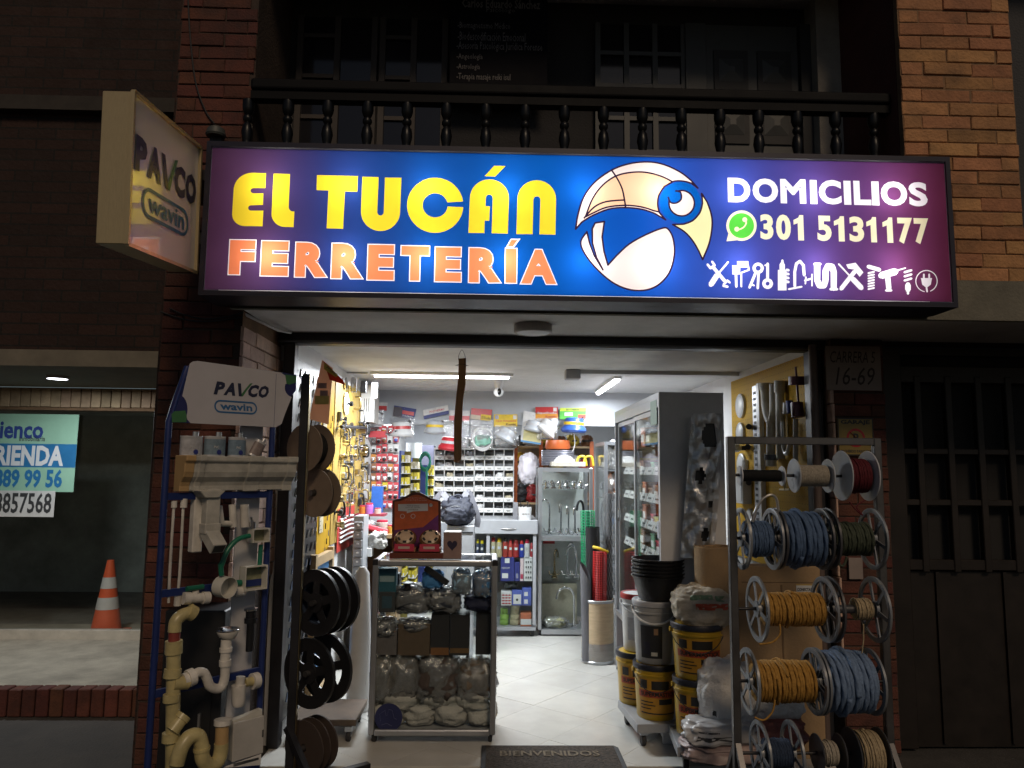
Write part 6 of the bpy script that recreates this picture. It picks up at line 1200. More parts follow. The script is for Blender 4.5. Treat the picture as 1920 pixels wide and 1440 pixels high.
# ---- dollies with buckets
def dolly(label, cx, cy, w_, d_, rz, zt):
    t = thing('dolly', label, 'dolly', (cx, cy, 0), rz, 'bucket dollies'); MB().box(-w_/2, w_/2, -d_/2, d_/2, zt-.05, zt).build('platform', mat('dolly_grey', (.30, .31, .33), .45, .1), t, bevel=.003, world=False)
    for sx in (-1, 1):
        for sy in (-1, 1):
            x, y = sx*(w_/2-.05), sy*(d_/2-.05); c = MB().lathe((x, y+.012, .032), [(0, -.013), (.028, -.013), (.032, -.008), (.032, .008), (.028, .013), (0, .013)], 20, 'X').build('caster', rubber, t, smooth=True, world=False); MB().box(x-.02, x+.02, y-.012, y+.02, .062, zt-.051).build('fork', alu, c, world=False)
    return t
ybk = mat('yellow_bucket', (.46, .29, .02), .38, var=.12); dlid = mat('navy_lid', (.016, .016, .026), .4)
def bucket(label, cx, cy, z, r_, h_, m, lid=None, labelcol=None, words_=None, handle=None, group=None, rib=True):
    t = thing('bucket', label, 'bucket', (cx, cy, z), group=group); rb_, rt = r_*.88, r_
    pf = [(0, 0), (rb_*.96, 0), (rb_, .008)]+([(rb_+(rt-rb_)*.8, h_*.80), (rt*1.04, h_*.805), (rt*1.04, h_*.83), (rt*.99, h_*.835), (rt, h_*.93)] if rib else [])+[(rt, h_)]
    pf += [(rt*.96, h_), (rb_*.95, .012), (0, .012)] if lid is None else [(0, h_)]
    bd = MB().lathe((cx, cy, z), pf, 36).build('bucket_wall', m, t, smooth=True)
    if lid: MB().lathe((cx, cy, z+h_-.03), [(rt*1.01, 0), (rt*1.05, .004), (rt*1.06, .026), (rt*1.02, .034), (rt*.9, .032), (rt*.88, .026), (0, .026)], 36).build('lid', lid, t, smooth=True)
    fa = math.atan2(-cy, -cx)                      # side turned to the street
    if labelcol:
        def strip(nm, a0, a1, v0, v1, mm, e=.0015): 
            rr = lambda v: (rb_+(rt-rb_)*v)*1.0+e
            return MB().lathe((cx, cy, z), [(rr(v0), h_*v0), (rr(v1), h_*v1)], 12, 'Z', fa+rad(a0), fa+rad(a1)).build(nm, mm, bd, smooth=True)
        for it in labelcol: strip(*it)
    if words_:
        s, a0, a1, v0, v1, mm = words_; vs, fs, es, asp = text_data(s, .03, True); mb = MB(); rr = lambda v: (rb_+(rt-rb_)*v)+.0032
        mb.add([(cx+rr(v0+(v1-v0)*y)*math.cos(fa+rad(a0+(a1-a0)*x)), cy+rr(v0+(v1-v0)*y)*math.sin(fa+rad(a0+(a1-a0)*x)), z+h_*(v0+(v1-v0)*y)) for x, y in vs], fs); mb.build('lettering', mm, bd)
    if handle:
        pts = [(cx+(rt*1.05)*math.cos(fa+a), cy+(rt*1.05)*math.sin(fa+a), z+h_*.86-handle[1]*math.sin((a+1.4)/2.8*math.pi)) for a in [-1.4+2.8*k/18 for k in range(19)]]
        MB().tube(pts, handle[2], 8).build('handle', handle[0], t, smooth=True)
        for k in (0, -1): q = Vector(pts[k]); MB().cyl(q-(q-Vector((cx, cy, q.z)))*.04, q+(q-Vector((cx, cy, q.z)))*.05, .014, n=12).build('handle_ear', m, t)
    return t
redb, orng, blk = colmat((.38, .06, .02)), colmat((.46, .23, .018)), colmat((.02, .018, .015))
mast = [('label_field', -52, 62, .10, .76, orng), ('red_band', -52, 62, .42, .55, redb, .0022), ('black_graphic', -12, 36, .57, .73, blk, .0022), ('black_graphic', -46, -24, .58, .74, blk, .0022), ('text_block', -46, -2, .27, .29, blk, .0022), ('text_block', -46, -8, .33, .35, blk, .0022), ('text_block', -46, -14, .21, .23, blk, .0022), ('black_graphic', 8, 48, .30, .40, blk, .0022), ('black_band', -46, 58, .12, .145, blk, .0022)]
wordm = ('SUPERMASTICK', -44, 58, .445, .525, blk)
wire_h = (mat('wire', (.06, .06, .06), .4, .6), .10, .0025)
# dolly 1
zd = .135; c1 = PZ(1230, 1349, zd); r1 = 36.5/FPX*4.85; by = c1.y+r1*.6; bx = P(1230, 1290, by).x
dolly('grey platform dolly under the grey and black buckets', bx+.02, by+.08, .36, .46, rad(4), zd)
h1 = P(1230, 1240, by).z-zd
bucket('yellow mastic bucket on the first dolly under the grey bucket', bx, by, zd, r1, h1, ybk, dlid, mast, wordm, wire_h, 'yellow mastic buckets')
bucket('yellow mastic bucket half hidden at the back of the first dolly', bx-.06, by+.27, zd, r1*.98, h1, ybk, dlid, mast, wordm, None, 'yellow mastic buckets')
h2 = P(1228, 1126, by).z-(zd+h1); gb = mat('grey_bucket', (.34, .34, .34), .4)
bucket('light grey bucket with white handle on the yellow bucket', bx-.005, by, zd+h1+.006, r1*.98, h2, gb, mat('grey_lid', (.36, .36, .38), .4), [('dark_label', -42, 22, .10, .62, colmat((.03, .028, .026))), ('ring_print', -2, 10, .48, .58, colmat((.3, .18, .1)), .0022), ('print', -10, 8, .14, .2, colmat((.5, .5, .45)), .0022), ('print', -36, -14, .16, .36, colmat((.015, .015, .03)), .0022)], None, (white_pl, .07, .006))
bucket('white bucket with a red lid behind the light grey bucket', bx-.05, by+.28, zd+h1+.006, r1*.8, h2*.98, white_pl, mat('red_lid', (.42, .03, .03), .4), [('print', -40, 30, .2, .6, colmat((.4, .4, .42)))], None, (white_pl, .06, .005))
z_ = zd+h1+h2+.012; t = thing('black_bucket_stack', 'stack of nested black buckets on top of the grey bucket', 'buckets', (bx+.02, by, z_)); hb_ = P(1237, 1046, by).z-z_; rt = 46/FPX*4.85
for k in range(6):
    dz = hb_*.42*k/5; hh = hb_*.58; MB().lathe((bx+.02+.002*(k % 2), by, z_+dz), [(0, 0), (rt*.70, 0), (rt*.72, .006), (rt*.94, hh*.93), (rt*.98, hh*.93), (rt*1.0, hh), (rt*.96, hh), (rt*.7, .012), (0, .012)], 36).build('nested_bucket', black_pl, t, smooth=True)
MB().tube(smooth_path([(bx+.02+rt, by, z_+hb_-.03), (bx+.06+rt, by-.03, z_+hb_-.05), (bx+.08+rt, by-.05, z_+hb_-.14)], 5), .0018, 5).build('wire_handle', mat('wire'), t)
# dolly 2
c2 = PZ(1296, 1382, zd); r2 = 41/FPX*4.5; by2 = c2.y+r2*.55; bx2 = P(1304, 1300, by2).x
dolly('grey platform dolly under the yellow buckets and sacks', bx2+.14, by2-.02, .54, .40, rad(-6), zd-.01)
h3 = P(1300, 1268, by2).z-zd; bucket('yellow mastic bucket on the second dolly beside the white sack', bx2, by2, zd, r2*.9, h3, ybk, dlid, mast, wordm, wire_h, 'yellow mastic buckets')
h4 = P(1305, 1168, by2).z-(zd+h3); bucket('topmost yellow mastic bucket under the crumpled sack', bx2+.015, by2, zd+h3+.006, r2*1.05, h4, ybk, dlid, mast, wordm, wire_h, 'yellow mastic buckets')
sackw = mat('woven_sack', (.7, .69, .68), .7, var=.1, bump=.9, bscale=45); sackp = mat('paper_sack', (.50, .44, .35), .75, var=.15, bump=.9, bscale=30)
def sack(label, px, py, rx, ry, rz_, D, m, seed, prints=(), **k):
    p = P(px, py, D); t = thing('sack', label, 'sack', (p.x, D, p.z-rz_)); b_ = MB().bag(p, rx, ry, rz_, seed, nu=70, nv=44, **k).build('sack_body', m, t, smooth=True)
    k2_ = dict(k); k2_.update(nu=24, nv=8)
    for nm, pt_, mm in prints: MB().bag(p, rx, ry, rz_, seed, patch=pt_, **k2_).build(nm, mm, b_, smooth=True)
    for nm, s, u0, v0, u1, v1, mm in ():
        o = Vector((p.x+rx*u0, D-ry*1.12, p.z+rz_*v0)); text(s, o, (rx*(u1-u0), 0, .12*rz_*(u1-u0)), (0, 0, rz_*(v1-v0)), mm, b_) if s else MB().sheet(o, (rx*(u1-u0), 0, 0), (0, 0, rz_*(v1-v0))).build(nm, mm, b_)
    return t
zs_ = zd+h3+h4+.035; pz = P(1314, 1140, by2)
t = sack('crumpled white and tan paper sack on the topmost yellow bucket', 1316, 1136, .155, .13, .115, by2, sackp, 71, prints=[('red_stripe', (.70, .84, .50, .55), colmat((.5, .08, .04))), ('green_print', (.66, .76, .60, .68), colmat((.2, .3, .18))), ('green_print', (.77, .84, .58, .66), colmat((.2, .3, .18)))], amp=.12, e=.7, fr=1.2, crease=.2)
sack('white woven sack leaning against the yellow bucket on the second dolly', 1358, 1300, .14, .12, .185, by2-.12, sackw, 72, prints=[('dark_print', (.70, .74, .30, .36), inkk), ('dark_print', (.66, .69, .42, .46), inkk)], amp=.1, e=.62, fr=1.5, crease=.13)
p = P(1345, 1372, by2-.2); sack('flat clear bag of white powder on the second dolly', 1350, 1368, .19, .12, .06, by2-.2, mat('powder_bag', (.5, .49, .49), .3, var=.12), 73, amp=.22, e=.6, crease=.03, fr=1.3, prints=[('printed_lines', (.64, .76, .45, .5), inkk), ('printed_lines', (.64, .74, .53, .56), inkk)])
sack('lowest flat bag with red print on the second dolly', 1358, 1404, .21, .13, .05, by2-.2, mat('red_white_bag', (.40, .30, .28), .45, var=.5, scale=6), 74, amp=.22, e=.6, crease=.03, fr=1.3)
sack('red and white printed bag behind the lower rope spools', 1450, 1372, .16, .10, .07, 4.05, mat('red_print_bag', (.30, .10, .08), .5, var=.7, scale=5), 75, amp=.22, e=.6, crease=.03, fr=1.3); sack('white woven sack behind the lower yellow rope spool', 1440, 1305, .17, .1, .11, 4.12, sackw, 76, amp=.22, e=.6, crease=.03, fr=1.3)
# cardboard boxes behind the rope rack
t = crate('cardboard_box', 'large cardboard box behind the rope rack with a printed label', 1385, 1062, 1540, 1238, 4.22, .13, cardboard, zbase=0, cat='box', face=None); a, b, c_, d = pbox(1385, 1062, 1540, 1238, 4.22)
pp = P(1493, 1113, 4.22); pq = P(1528, 1096, 4.22); o = MB().box(pp.x, pq.x, 4.2165, 4.2185, pp.z, pq.z).build('label', inkw, t); MB().box(pp.x, pq.x, 4.2155, 4.2163, pq.z-.004, pq.z).build('label_edge', colmat(YEL), o); text('CONECTADA', (pp.x+.004, 4.2155, pp.z+.014), (pq.x-pp.x-.008, 0, 0), (0, 0, .018), inkk, o, bold=.03); MB().box(a+.02, b-.02, 4.2185, 4.2195, d-.09, d-.085).build('flap_edge', mat('card_edge', (.2, .13, .07), .9), t); MB().box(P(1465, 1150, 4.22).x, P(1468, 1150, 4.22).x, 4.2175, 4.2195, .3, d-.1).build('crease', mat('card_edge'), t)
# ---- yellow pegboard on the right wall
XB = RW-.014; ybd = mat('yellow_pegboard', (.44, .26, .02), .6, var=.12, scale=3, spec=.12)
a, b = PX(1375, 712, XB), PX(1513, 670, XB)
pb = thing('yellow_pegboard', 'yellow pegboard with pipe fittings on the right wall', 'pegboard', (XB, (a.y+b.y)/2, .9)); MB().box(XB, XB+.012, 4.47, 5.95, .9, 2.27).build('board', ybd, pb, bevel=.004); mb = MB()
for i in range(36):
    for j in range(30):
        y, z = 4.5+i*.04, .95+j*.045; mb.add([(XB-.0008, y+.004*math.cos(k*math.pi/3), z+.004*math.sin(k*math.pi/3)) for k in range(6)], [tuple(range(6))])
mb.build('peg_holes', mat('hole_dark', (.05, .03, .005), .9), pb, kind='stuff')
MB().box(XB-.004, XB+.012, 4.44, 4.468, .9, 2.27).build('edge_strip', black_steel, pb)
def onR(px, py, off=.0): p = PX(px, py, XB-off); return p
def rdisc(label, px, py, ry):
    p = onR(px, py, .02); R = ry/FPX*p.y; t = thing('round_plate', label, 'light fitting', (XB-.02, p.y, p.z-R), group='white plates on the yellow pegboard'); MB().lathe((XB-.001, p.y, p.z), [(0, -.022), (R*.9, -.022), (R, -.016), (R, 0)], 32, 'X').build('plate', white_pl, t, smooth=True); MB().lathe((XB-.001, p.y, p.z), [(R*.78, -.0235), (R*.86, -.0235)], 32, 'X').build('rim_line', mat('pale_grey_plastic'), t)
for i, (px, py, ry) in enumerate(((1386, 761, 23), (1386, 812, 20), (1388, 872, 22), (1404, 968, 14))): rdisc(('topmost', 'second', 'third', 'lowest')[i]+' round white lamp plate on the yellow pegboard', px, py, ry)
p = onR(1386, 840, .05); t = thing('light_bulb', 'white bulb on a black holder on the yellow pegboard', 'bulb', p[:]); MB().lathe((XB-.001, p.y, p.z), [(.0, -.11), (.025, -.10), (.034, -.075), (.028, -.05), (.016, -.035)], 20, 'X').build('globe', white_pl, t, smooth=True); MB().lathe((XB-.001, p.y, p.z), [(.018, -.036), (.02, 0)], 16, 'X').build('holder', black_pl, t)
a, b = onR(1410, 725, .03), onR(1424, 970, .03); t = thing('slotted_strip', 'tall perforated steel strip on the yellow pegboard', 'strip', (XB-.02, a.y, .95)); yw = .09
MB().box(XB-.03, XB-.001, a.y-yw, a.y, 1.0, a.z).build('channel', mat('galvanised'), t); mb = MB()
for k in range(26): MB().box(XB-.032, XB-.0305, a.y-yw*.8, a.y-yw*.25, 1.03+k*.043, 1.05+k*.043).build('slot', inkk, t)
MB().box(XB-.034, XB-.001, a.y-yw-.05, a.y-yw-.006, 1.0, a.z+.01).build('white_channel', white_pl, t)
def wpipe(name, label, cat, pieces, m):
    allp = [onR(x, y, o) for _, pts, *_r in pieces for x, y, o in pts]; lo = min(allp, key=lambda q: q.z); t = thing(name, label, cat, lo[:])
    for pc in pieces: MB().tube(smooth_path([onR(*q) for q in pc[1]], 5) if len(pc[1]) > 2 else [onR(*q) for q in pc[1]], pc[2], 14).build(pc[0], pc[3] if len(pc) > 3 else m, t, smooth=True)
wpipe('pipe_wye', 'beige Y-shaped pipe fitting on the yellow pegboard', 'pipe fitting', [('arm', [(1434, 722, .04), (1438, 770, .04), (1446, 792, .04)], .032), ('arm', [(1450, 720, .04), (1450, 770, .04), (1446, 792, .04)], .026), ('stem', [(1446, 790, .04), (1445, 860, .04)], .03), ('rim', [(1434, 718, .04), (1434, 732, .04)], .037)], beige)
wpipe('pipe_drop', 'beige pipe with a couple of collars right of the Y fitting', 'pipe', [('pipe', [(1462, 716, .04), (1464, 860, .04)], .028), ('collar', [(1462, 714, .04), (1462, 736, .04)], .036), ('bend', [(1468, 790, .06), (1470, 840, .06), (1476, 850, .06), (1482, 830, .06)], .014, mat('galvanised'))], beige)
wpipe('purple_valve', 'purple plastic valve with a long stem at the right of the pegboard', 'valve', [('cap', [(1494, 706, .05), (1494, 722, .05)], .05), ('stem', [(1492, 688, .05), (1498, 770, .05)], .007), ('body', [(1494, 755, .05), (1496, 782, .05)], .038), ('side_body', [(1480, 752, .05), (1482, 774, .05)], .022, mat('blue_emblem')), ('side_cap', [(1474, 755, .05), (1474, 776, .05)], .02, white_pl), ('tail', [(1492, 785, .05), (1492, 870, .05)], .016, beige)], mat('purple_plastic', (.09, .02, .05), .4))
wpipe('brass_tap', 'small brass tap on the lower right of the pegboard', 'tap', [('body', [(1458, 890, .05), (1472, 890, .05)], .012), ('spout', [(1470, 885, .05), (1472, 920, .05)], .008), ('cross', [(1462, 918, .05), (1480, 918, .05)], .006)], mat('brass', (.45, .36, .2), .3, 1.))
wpipe('float_cap', 'grey and white float cap on the yellow pegboard', 'fitting', [('cap', [(1446, 852, .06), (1446, 862, .06)], .045, mat('slate_plastic', (.10, .11, .14), .4)), ('base', [(1446, 862, .06), (1446, 874, .06)], .035)], white_pl)
p, q = onR(1382, 895, .03), onR(1403, 945, .03); t = thing('white_fuse_box', 'white plastic fuse box low on the yellow pegboard', 'fuse box', (XB-.03, p.y, q.z)); MB().box(XB-.07, XB-.001, q.y, p.y, q.z, p.z).build('box_body', white_pl, t, bevel=.006); MB().box(XB-.074, XB-.0705, q.y+.02, p.y-.02, q.z+.02, p.z-.02).build('cover', white_pl, t)
for i, (px, py) in enumerate(((1404, 800), (1402, 838), (1404, 905))): wpipe('black_socket', ('upper', 'middle', 'lower')[i]+' black lamp socket on the yellow pegboard', 'socket', [('socket', [(px, py, .0), (px, py, .06)], .018), ('mouth', [(px, py, .06), (px, py, .065)], .021)], black_pl)
wpipe('wall_switch', 'white wall switch beside the third round plate', 'switch', [('plate', [(1398, 878, .01), (1398, 862, .01)], .03), ('rocker', [(1398, 872, .035), (1398, 868, .035)], .012)], white_pl)
# ---- left wall boards: black tool board, yellow ruler board, yellow handle board
XL = LW+.012; onL = lambda px, py, off=0.: PX(px, py, XL+off)
t = thing('tool_board', 'black board hung with rows of chrome sockets and spanners at the left', 'tool board', (XL, 4.9, .55)); MB().box(LW+.001, XL, 4.47, 5.16, .1, 2.2).build('board', black_pl, t); r = random.Random(4)
for i in range(22):
    for j in range(6):
        y, z = 4.52+j*.11, .2+i*.09; MB().tube([(XL+.012, y, z), (XL+.014, y+.02, z+.05)], .006+.003*r.random(), 6).build('tool', chrome, t, smooth=True)
t = thing('ruler_board', 'yellow board with hung rulers and drill bits beside the black tool board', 'tool board', (XL, 5.38, .55)); MB().box(LW+.001, XL, 5.18, 5.58, .5, 2.26).build('board', ybd, t)
MB().box(XL+.001, XL+.008, 5.22, 5.33, 1.1, 2.0).build('ruler', mat('ruler_cream', (.5, .44, .3), .5), t)
for k in range(30): MB().box(XL+.0085, XL+.0095, 5.225, 5.25+.03*(k % 5 == 0), 1.12+k*.029, 1.123+k*.029).build('ruler_mark', inkk, t)
for k in range(24): MB().tube([(XL+.01, 5.40+.05*(k % 3), .62+k*.055), (XL+.01, 5.40+.05*(k % 3), .66+k*.055)], .004, 6).build('drill_bit', black_pl if k % 2 else chrome, t)
t = thing('handle_board', 'yellow board with chrome door handles, locks and knobs on the left wall', 'pegboard', (XL, 6.2, .95)); MB().box(LW+.001, XL, 5.62, 7.0, .98, 2.22).build('board', mat('ochre_board', (.36, .235, .05), .55, var=.12), t)
MB().tube([onL(640, 912-112, .05), onL(716, 925-122, .05)], .014, 10).build('black_rail', black_pl, t)
for px, py, kk in ((652, 888, 'pull'), (668, 905, 'pull'), (660, 915, 'knob'), (655, 840, 'lock'), (668, 860, 'knob'), (683, 870, 'knob'), (662, 905, 'lock'), (648, 905, 'knob'), (655, 922, 'knob'), (670, 930, 'lock'), (655, 940, 'knob'), (645, 955, 'pull'), (662, 970, 'lock'), (658, 865, 'plate'), (690, 880, 'plate'), (676, 840, 'lock')):
    p = onL(px, py, .02)
    if kk == 'pull': MB().tube(smooth_path([p+Vector((0, 0, .06)), p+Vector((.04, 0, .055)), p+Vector((.045, 0, 0)), p+Vector((.04, 0, -.055)), p+Vector((0, 0, -.06))], 4), .008, 8).build('door_pull', chrome, t, smooth=True)
    elif kk == 'knob': MB().lathe(p+Vector((-.018, 0, 0)), [(.02, 0), (.02, .006), (.008, .01), (.008, .03), (.022, .04), (.022, .055), (0, .06)], 14, 'X').build('door_knob', chrome, t, smooth=True)
    else: MB().cbox(p, .03, .05 if kk == 'lock' else .03, .06 if kk == 'lock' else .11).build('lock_case', chrome if kk == 'lock' else mat('worn_steel'), t, bevel=.004)
r = random.Random(21)
for k in range(64):
    y = r.uniform(5.68, 6.95); z = r.uniform(1.02, 2.15); kk = r.random(); p = Vector((XL+.015, y, z)); mm = r.choice((chrome, chrome, mat('worn_steel'), mat('brass'), black_pl))
    if kk < .4: MB().lathe(p+Vector((-.013, 0, 0)), [(.022, 0), (.022, .006), (.009, .01), (.009, .03), (.024, .042), (.02, .06), (0, .064)], 12, 'X').build('door_knob', mm, t, smooth=True)
    elif kk < .7: MB().tube(smooth_path([p+Vector((0, 0, .05)), p+Vector((.045, 0, .045)), p+Vector((.05, 0, -.045)), p+Vector((0, 0, -.05))], 4), .008, 8).build('door_pull', mm, t, smooth=True)
    else: MB().cbox(p, .028, r.uniform(.04, .09), r.uniform(.04, .1)).build('lock_case', mm, t, bevel=.004)
p = onL(676, 756, .0); t = thing('breaker_panel', 'white electrical panel high on the left wall', 'electrical panel', (LW, p.y, p.z-.15)); MB().box(LW+.001, LW+.10, p.y-.02, p.y+.5, p.z-.16, p.z+.14).build('panel_body', mat('panel_grey'), t); MB().box(LW+.02, LW+.14, p.y-.035, p.y-.021, p.z-.17, p.z+.16).build('panel_front', white_pl, t, bevel=.003)
for k in range(3): MB().box(LW+.05+k*.02, LW+.055+k*.02, p.y-.038, p.y-.0355, p.z-.08, p.z+.04).build('vent_slot', inkk, t)
p = onL(664, 722, .06); t = thing('chrome_intercom', 'chrome lock set and clear plates hung above the electrical panel', 'lock set', p[:])
MB().cbox(p, .05, .04, .12).build('lock_body', chrome, t, bevel=.006); MB().cbox(p+Vector((.07, .05, -.01)), .05, .04, .10).build('lock_body', black_pl, t, bevel=.006); MB().cbox(p+Vector((.15, .1, -.03)), .05, .004, .13).build('clear_plate', film, t); MB().lathe(p+Vector((-.05, -.1, .0)), [(0, .0), (.05, .0), (.05, .01), (0, .012)], 20, 'X').build('round_rose', chrome, t)
p = onL(650, 757, .015); MB().lathe(p, [(0, .004), (.085, .004), (.09, 0), (.09, -.01)], 28, 'X').build('round_cover', white_pl, label='round white cover plate on the left wall', cat='cover plate', smooth=True)
p, q = onL(640, 955, .03), onL(668, 1020, .03); t = thing('blister_card', 'red blister card of curved parts at the bottom of the handle board', 'package', (XL, p.y, q.z)); MB().box(XL+.002, XL+.006, p.y, q.y, q.z, p.z).build('card', colmat((.42, .04, .03)), t)
for k in range(6): MB().tube(smooth_path([(XL+.012, p.y+.06, q.z+.07+k*.035), (XL+.03, (p.y+q.y)/2, q.z+.085+k*.035), (XL+.012, q.y-.06, q.z+.07+k*.035)], 4), .009, 6).build('plastic_part', white_pl, t, smooth=True)
# posters hanging just inside the door
D = 4.34; t = thing('price_poster', 'pink and yellow paper price poster hanging by the left door jamb', 'poster', P(598, 790, D)[:]); q = [(579, 786), (616, 796), (624, 690), (604, 675)]
s = MB().prism([P(x, y, D-.02*(i in (1, 2))) for i, (x, y) in enumerate(q)], (0, .002, 0)).build('paper', paper('poster_paper', (.75, .5, .36)), t)
for i, (x, y, w_, h_) in enumerate(((596, 728, 16, 10), (600, 742, 14, 10), (590, 758, 26, 16))): p_ = P(x, y, D-.026); MB().sheet(p_, (w_*.0031, 0, 0), (0, 0, h_*.0031)).build('faded_print', colmat((.5, .42, .12) if i == 2 else (.3, .2, .2)), s)
t = thing('folded_flag', 'folded red and yellow advertising flag above the price poster', 'flag', P(630, 718, D)[:]); q1 = [(606, 676), (642, 712), (648, 722), (618, 712)]
s = MB().prism([P(x, y, D-.04) for x, y in q1], (0, .003, 0)).build('cloth', paper('flag_cloth', (.55, .08, .04)), t); MB().poly([P(x, y, D-.0425) for x, y in [(608, 680), (634, 704), (630, 708), (607, 692)]]).build('yellow_field', colmat((.5, .38, .05)), s); o = P(611, 690, D-.0435); text('PROMO', o, P(630, 706, D-.0435)-o, Vector((.012, 0, .012)), inkk, s)
# ---- stand with cable reels between the blue stand and the doorway
AX = Vector((.53, .85, 0)).normalized()
rs_ = thing('reel_stand', 'black steel stand carrying cable reels beside the left door jamb', 'stand', (-1.08, 3.86, 0)); pa = P(571, 780, 3.8); x_ = pa.x
MB().box(x_-.02, x_+.02, 3.78, 3.82, 0, P(571, 702, 3.8).z).build('post', black_steel, rs_, bevel=.003); MB().box(x_+.021, x_+.024, 3.785, 3.815, 0, P(571, 702, 3.8).z).build('edge_highlight', mat('brass'), rs_)  # thin brass strip stands in for the golden highlight along the post
MB().bar((x_, 3.8, .03), (x_+.34, 4.05, .03), .04, .03).build('foot', black_steel, rs_); MB().bar((x_-.02, 3.8, .30), (x_+.20, 3.62, .0), .03, .03).build('brace', black_steel, rs_)
def reel(label, px, py, R, m, D, wid, kind, wcol=None, n=2):
    c = P(px, py, D); t = thing('cable_reel', label, 'reel', (c.x, c.y, c.z-R), group='reels on the black stand'); M4 = Matrix.Translation(c) @ AX.to_track_quat('X', 'Z').to_matrix().to_4x4()
    for k in range(n):
        xo = wid*k/(max(1, n-1)); mb = MB(M4)
        if kind == 'solid': mb.lathe((xo, 0, 0), [(.018, -.004), (R, -.004), (R, .004), (.018, .004), (.018, -.004)], 36, 'X').build('flange', m, t, smooth=True)
        else:
            f = mb.lathe((xo, 0, 0), [(R*.64, -.005), (R*.95, -.006), (R, -.009), (R, .009), (R*.95, .006), (R*.64, .005), (R*.64, -.005)], 36, 'X').build('flange', m, t, smooth=True)
            for s in range(5): b_ = MB(M4); a = rad(20+72*s); u = Vector((0, math.cos(a), math.sin(a))); b_.bar(Vector((xo, 0, 0))+u*R*.2, Vector((xo, 0, 0))+u*R*.7, .006, R*.26, Vector((1, 0, 0)).cross(u)); b_.build('spoke', m, f)
            b_ = MB(M4); b_.lathe((xo, 0, 0), [(0, -.008), (R*.3, -.008), (R*.3, .008), (0, .008)], 20, 'X'); b_.build('hub', m, f, smooth=True)
    if wcol: mb = MB(M4); mb.lathe((0, 0, 0), [(R*.62, .006)]+[(R*(.66+.02*(k % 2)), .006+(wid-.012)*k/14) for k in range(15)]+[(R*.62, wid-.006)], 28, 'X'); mb.build('cable_winding', mat('rope_'+wcol, rope_cols[wcol]), t, smooth=True)
    mb = MB(M4); mb.cyl((-.03, 0, 0), (wid+.03, 0, 0), .015, n=12); mb.build('axle', steel, t); return t
discb = mat('fibreboard_disc', (.18, .135, .10), .8, var=.2)
reel('brown fibreboard reel, upper of the two at the left door jamb', 571, 840, .125, discb, 3.9, .09, 'solid', 'black'); reel('brown fibreboard reel, lower of the two at the left door jamb', 590, 924, .125, discb, 3.95, .06, 'solid', 'black')
reel('black reel with blue cable and three flanges on the black stand', 592, 1130, .165, black_pl, 3.9, .14, 'spoke', 'dblue', 3); reel('black five-spoked reel below the blue cable reel', 580, 1262, .17, black_pl, 3.9, .12, 'spoke', None, 2); reel('dark brown reel at the foot of the black stand', 570, 1402, .13, mat('dark_disc', (.05, .035, .028), .7), 3.9, .10, 'solid', 'black', 3)
# left interior: wood frame, white roll, extinguisher, low trolley
t = thing('wooden_frame', 'pale wooden frame standing under the ruler board', 'frame', (-1.1, 5.2, 0)); palew = mat('pale_wood', (.34, .24, .13), .6, var=.2)
for y in (4.98, 5.50): MB().box(LW+.02, LW+.06, y, y+.05, 0, .98).build('upright', palew, t)
for z in (.02, .9): MB().box(LW+.02, LW+.06, 5.03, 5.50, z, z+.06).build('cross_rail', palew, t)
MB().box(LW+.03, LW+.035, 5.03, 5.5, .08, .9).build('blue_board', colmat((.05, .16, .34)), t)
p = PZ(663, 1335); MB().lathe((p.x+.02, p.y+.05, 0), [(0, 0), (.075, 0), (.08, .02), (.065, .5), (.045, .86), (.02, .9), (0, .9)], 28).build('white_roll', mat('white_film', (.5, .5, .5), .4, var=.08), label='tall white plastic film roll standing left of the showcase', cat='roll', smooth=True)
p = P(672, 1182, 6.1); t = thing('fire_extinguisher', 'yellow fire extinguisher standing left of the showcase', 'extinguisher', (p.x, 6.1, p.z-.35)); R = .055; zb_ = p.z-.35
MB().lathe((p.x, 6.1, zb_), [(0, 0), (R, 0), (R, .55), (R*.7, .61), (.018, .63), (.018, .66), (0, .66)], 24).build('cylinder', mat('yellow_enamel', (.55, .33, .02), .3, coat=.5), t, smooth=True); MB().lathe((p.x, 6.1, zb_), [(R+.001, .25), (R+.001, .48)], 24).build('label', inkw, t, smooth=True); MB().lathe((p.x, 6.1, zb_), [(R+.002, .43), (R+.002, .455)], 24).build('red_line', inkr, t)
text('MULTIPROPOSITO', (p.x-.045, 6.1-R-.003, zb_+.40), (.09, 0, 0), (0, 0, .016), inkk, t); MB().bar((p.x-.05, 6.09, zb_+.68), (p.x+.03, 6.1, zb_+.69), .02, .012).build('lever', chrome, t); MB().tube(smooth_path([(p.x+.02, 6.1, zb_+.66), (p.x+.09, 6.08, zb_+.6), (p.x+.08, 6.07, zb_+.3)], 6), .009, 8).build('hose', rubber, t, smooth=True); MB().box(p.x-.08, p.x+.08, 6.0, 6.2, 0, max(.02, zb_)).build('stand_block', cardboard, t)
t = thing('low_trolley', 'low wooden trolley with a caster left of the showcase', 'trolley', (-.95, 4.5, 0)); p = PZ(632, 1402, .1); MB().box(LW+.06, p.x+.03, 4.47, 4.86, .085, .12).build('deck', mat('worn_deck_wood', (.12, .085, .06), .7, var=.3), t, bevel=.003)
for y in (4.47, 4.8): caster(t, p.x-.01, y, .03, .084)
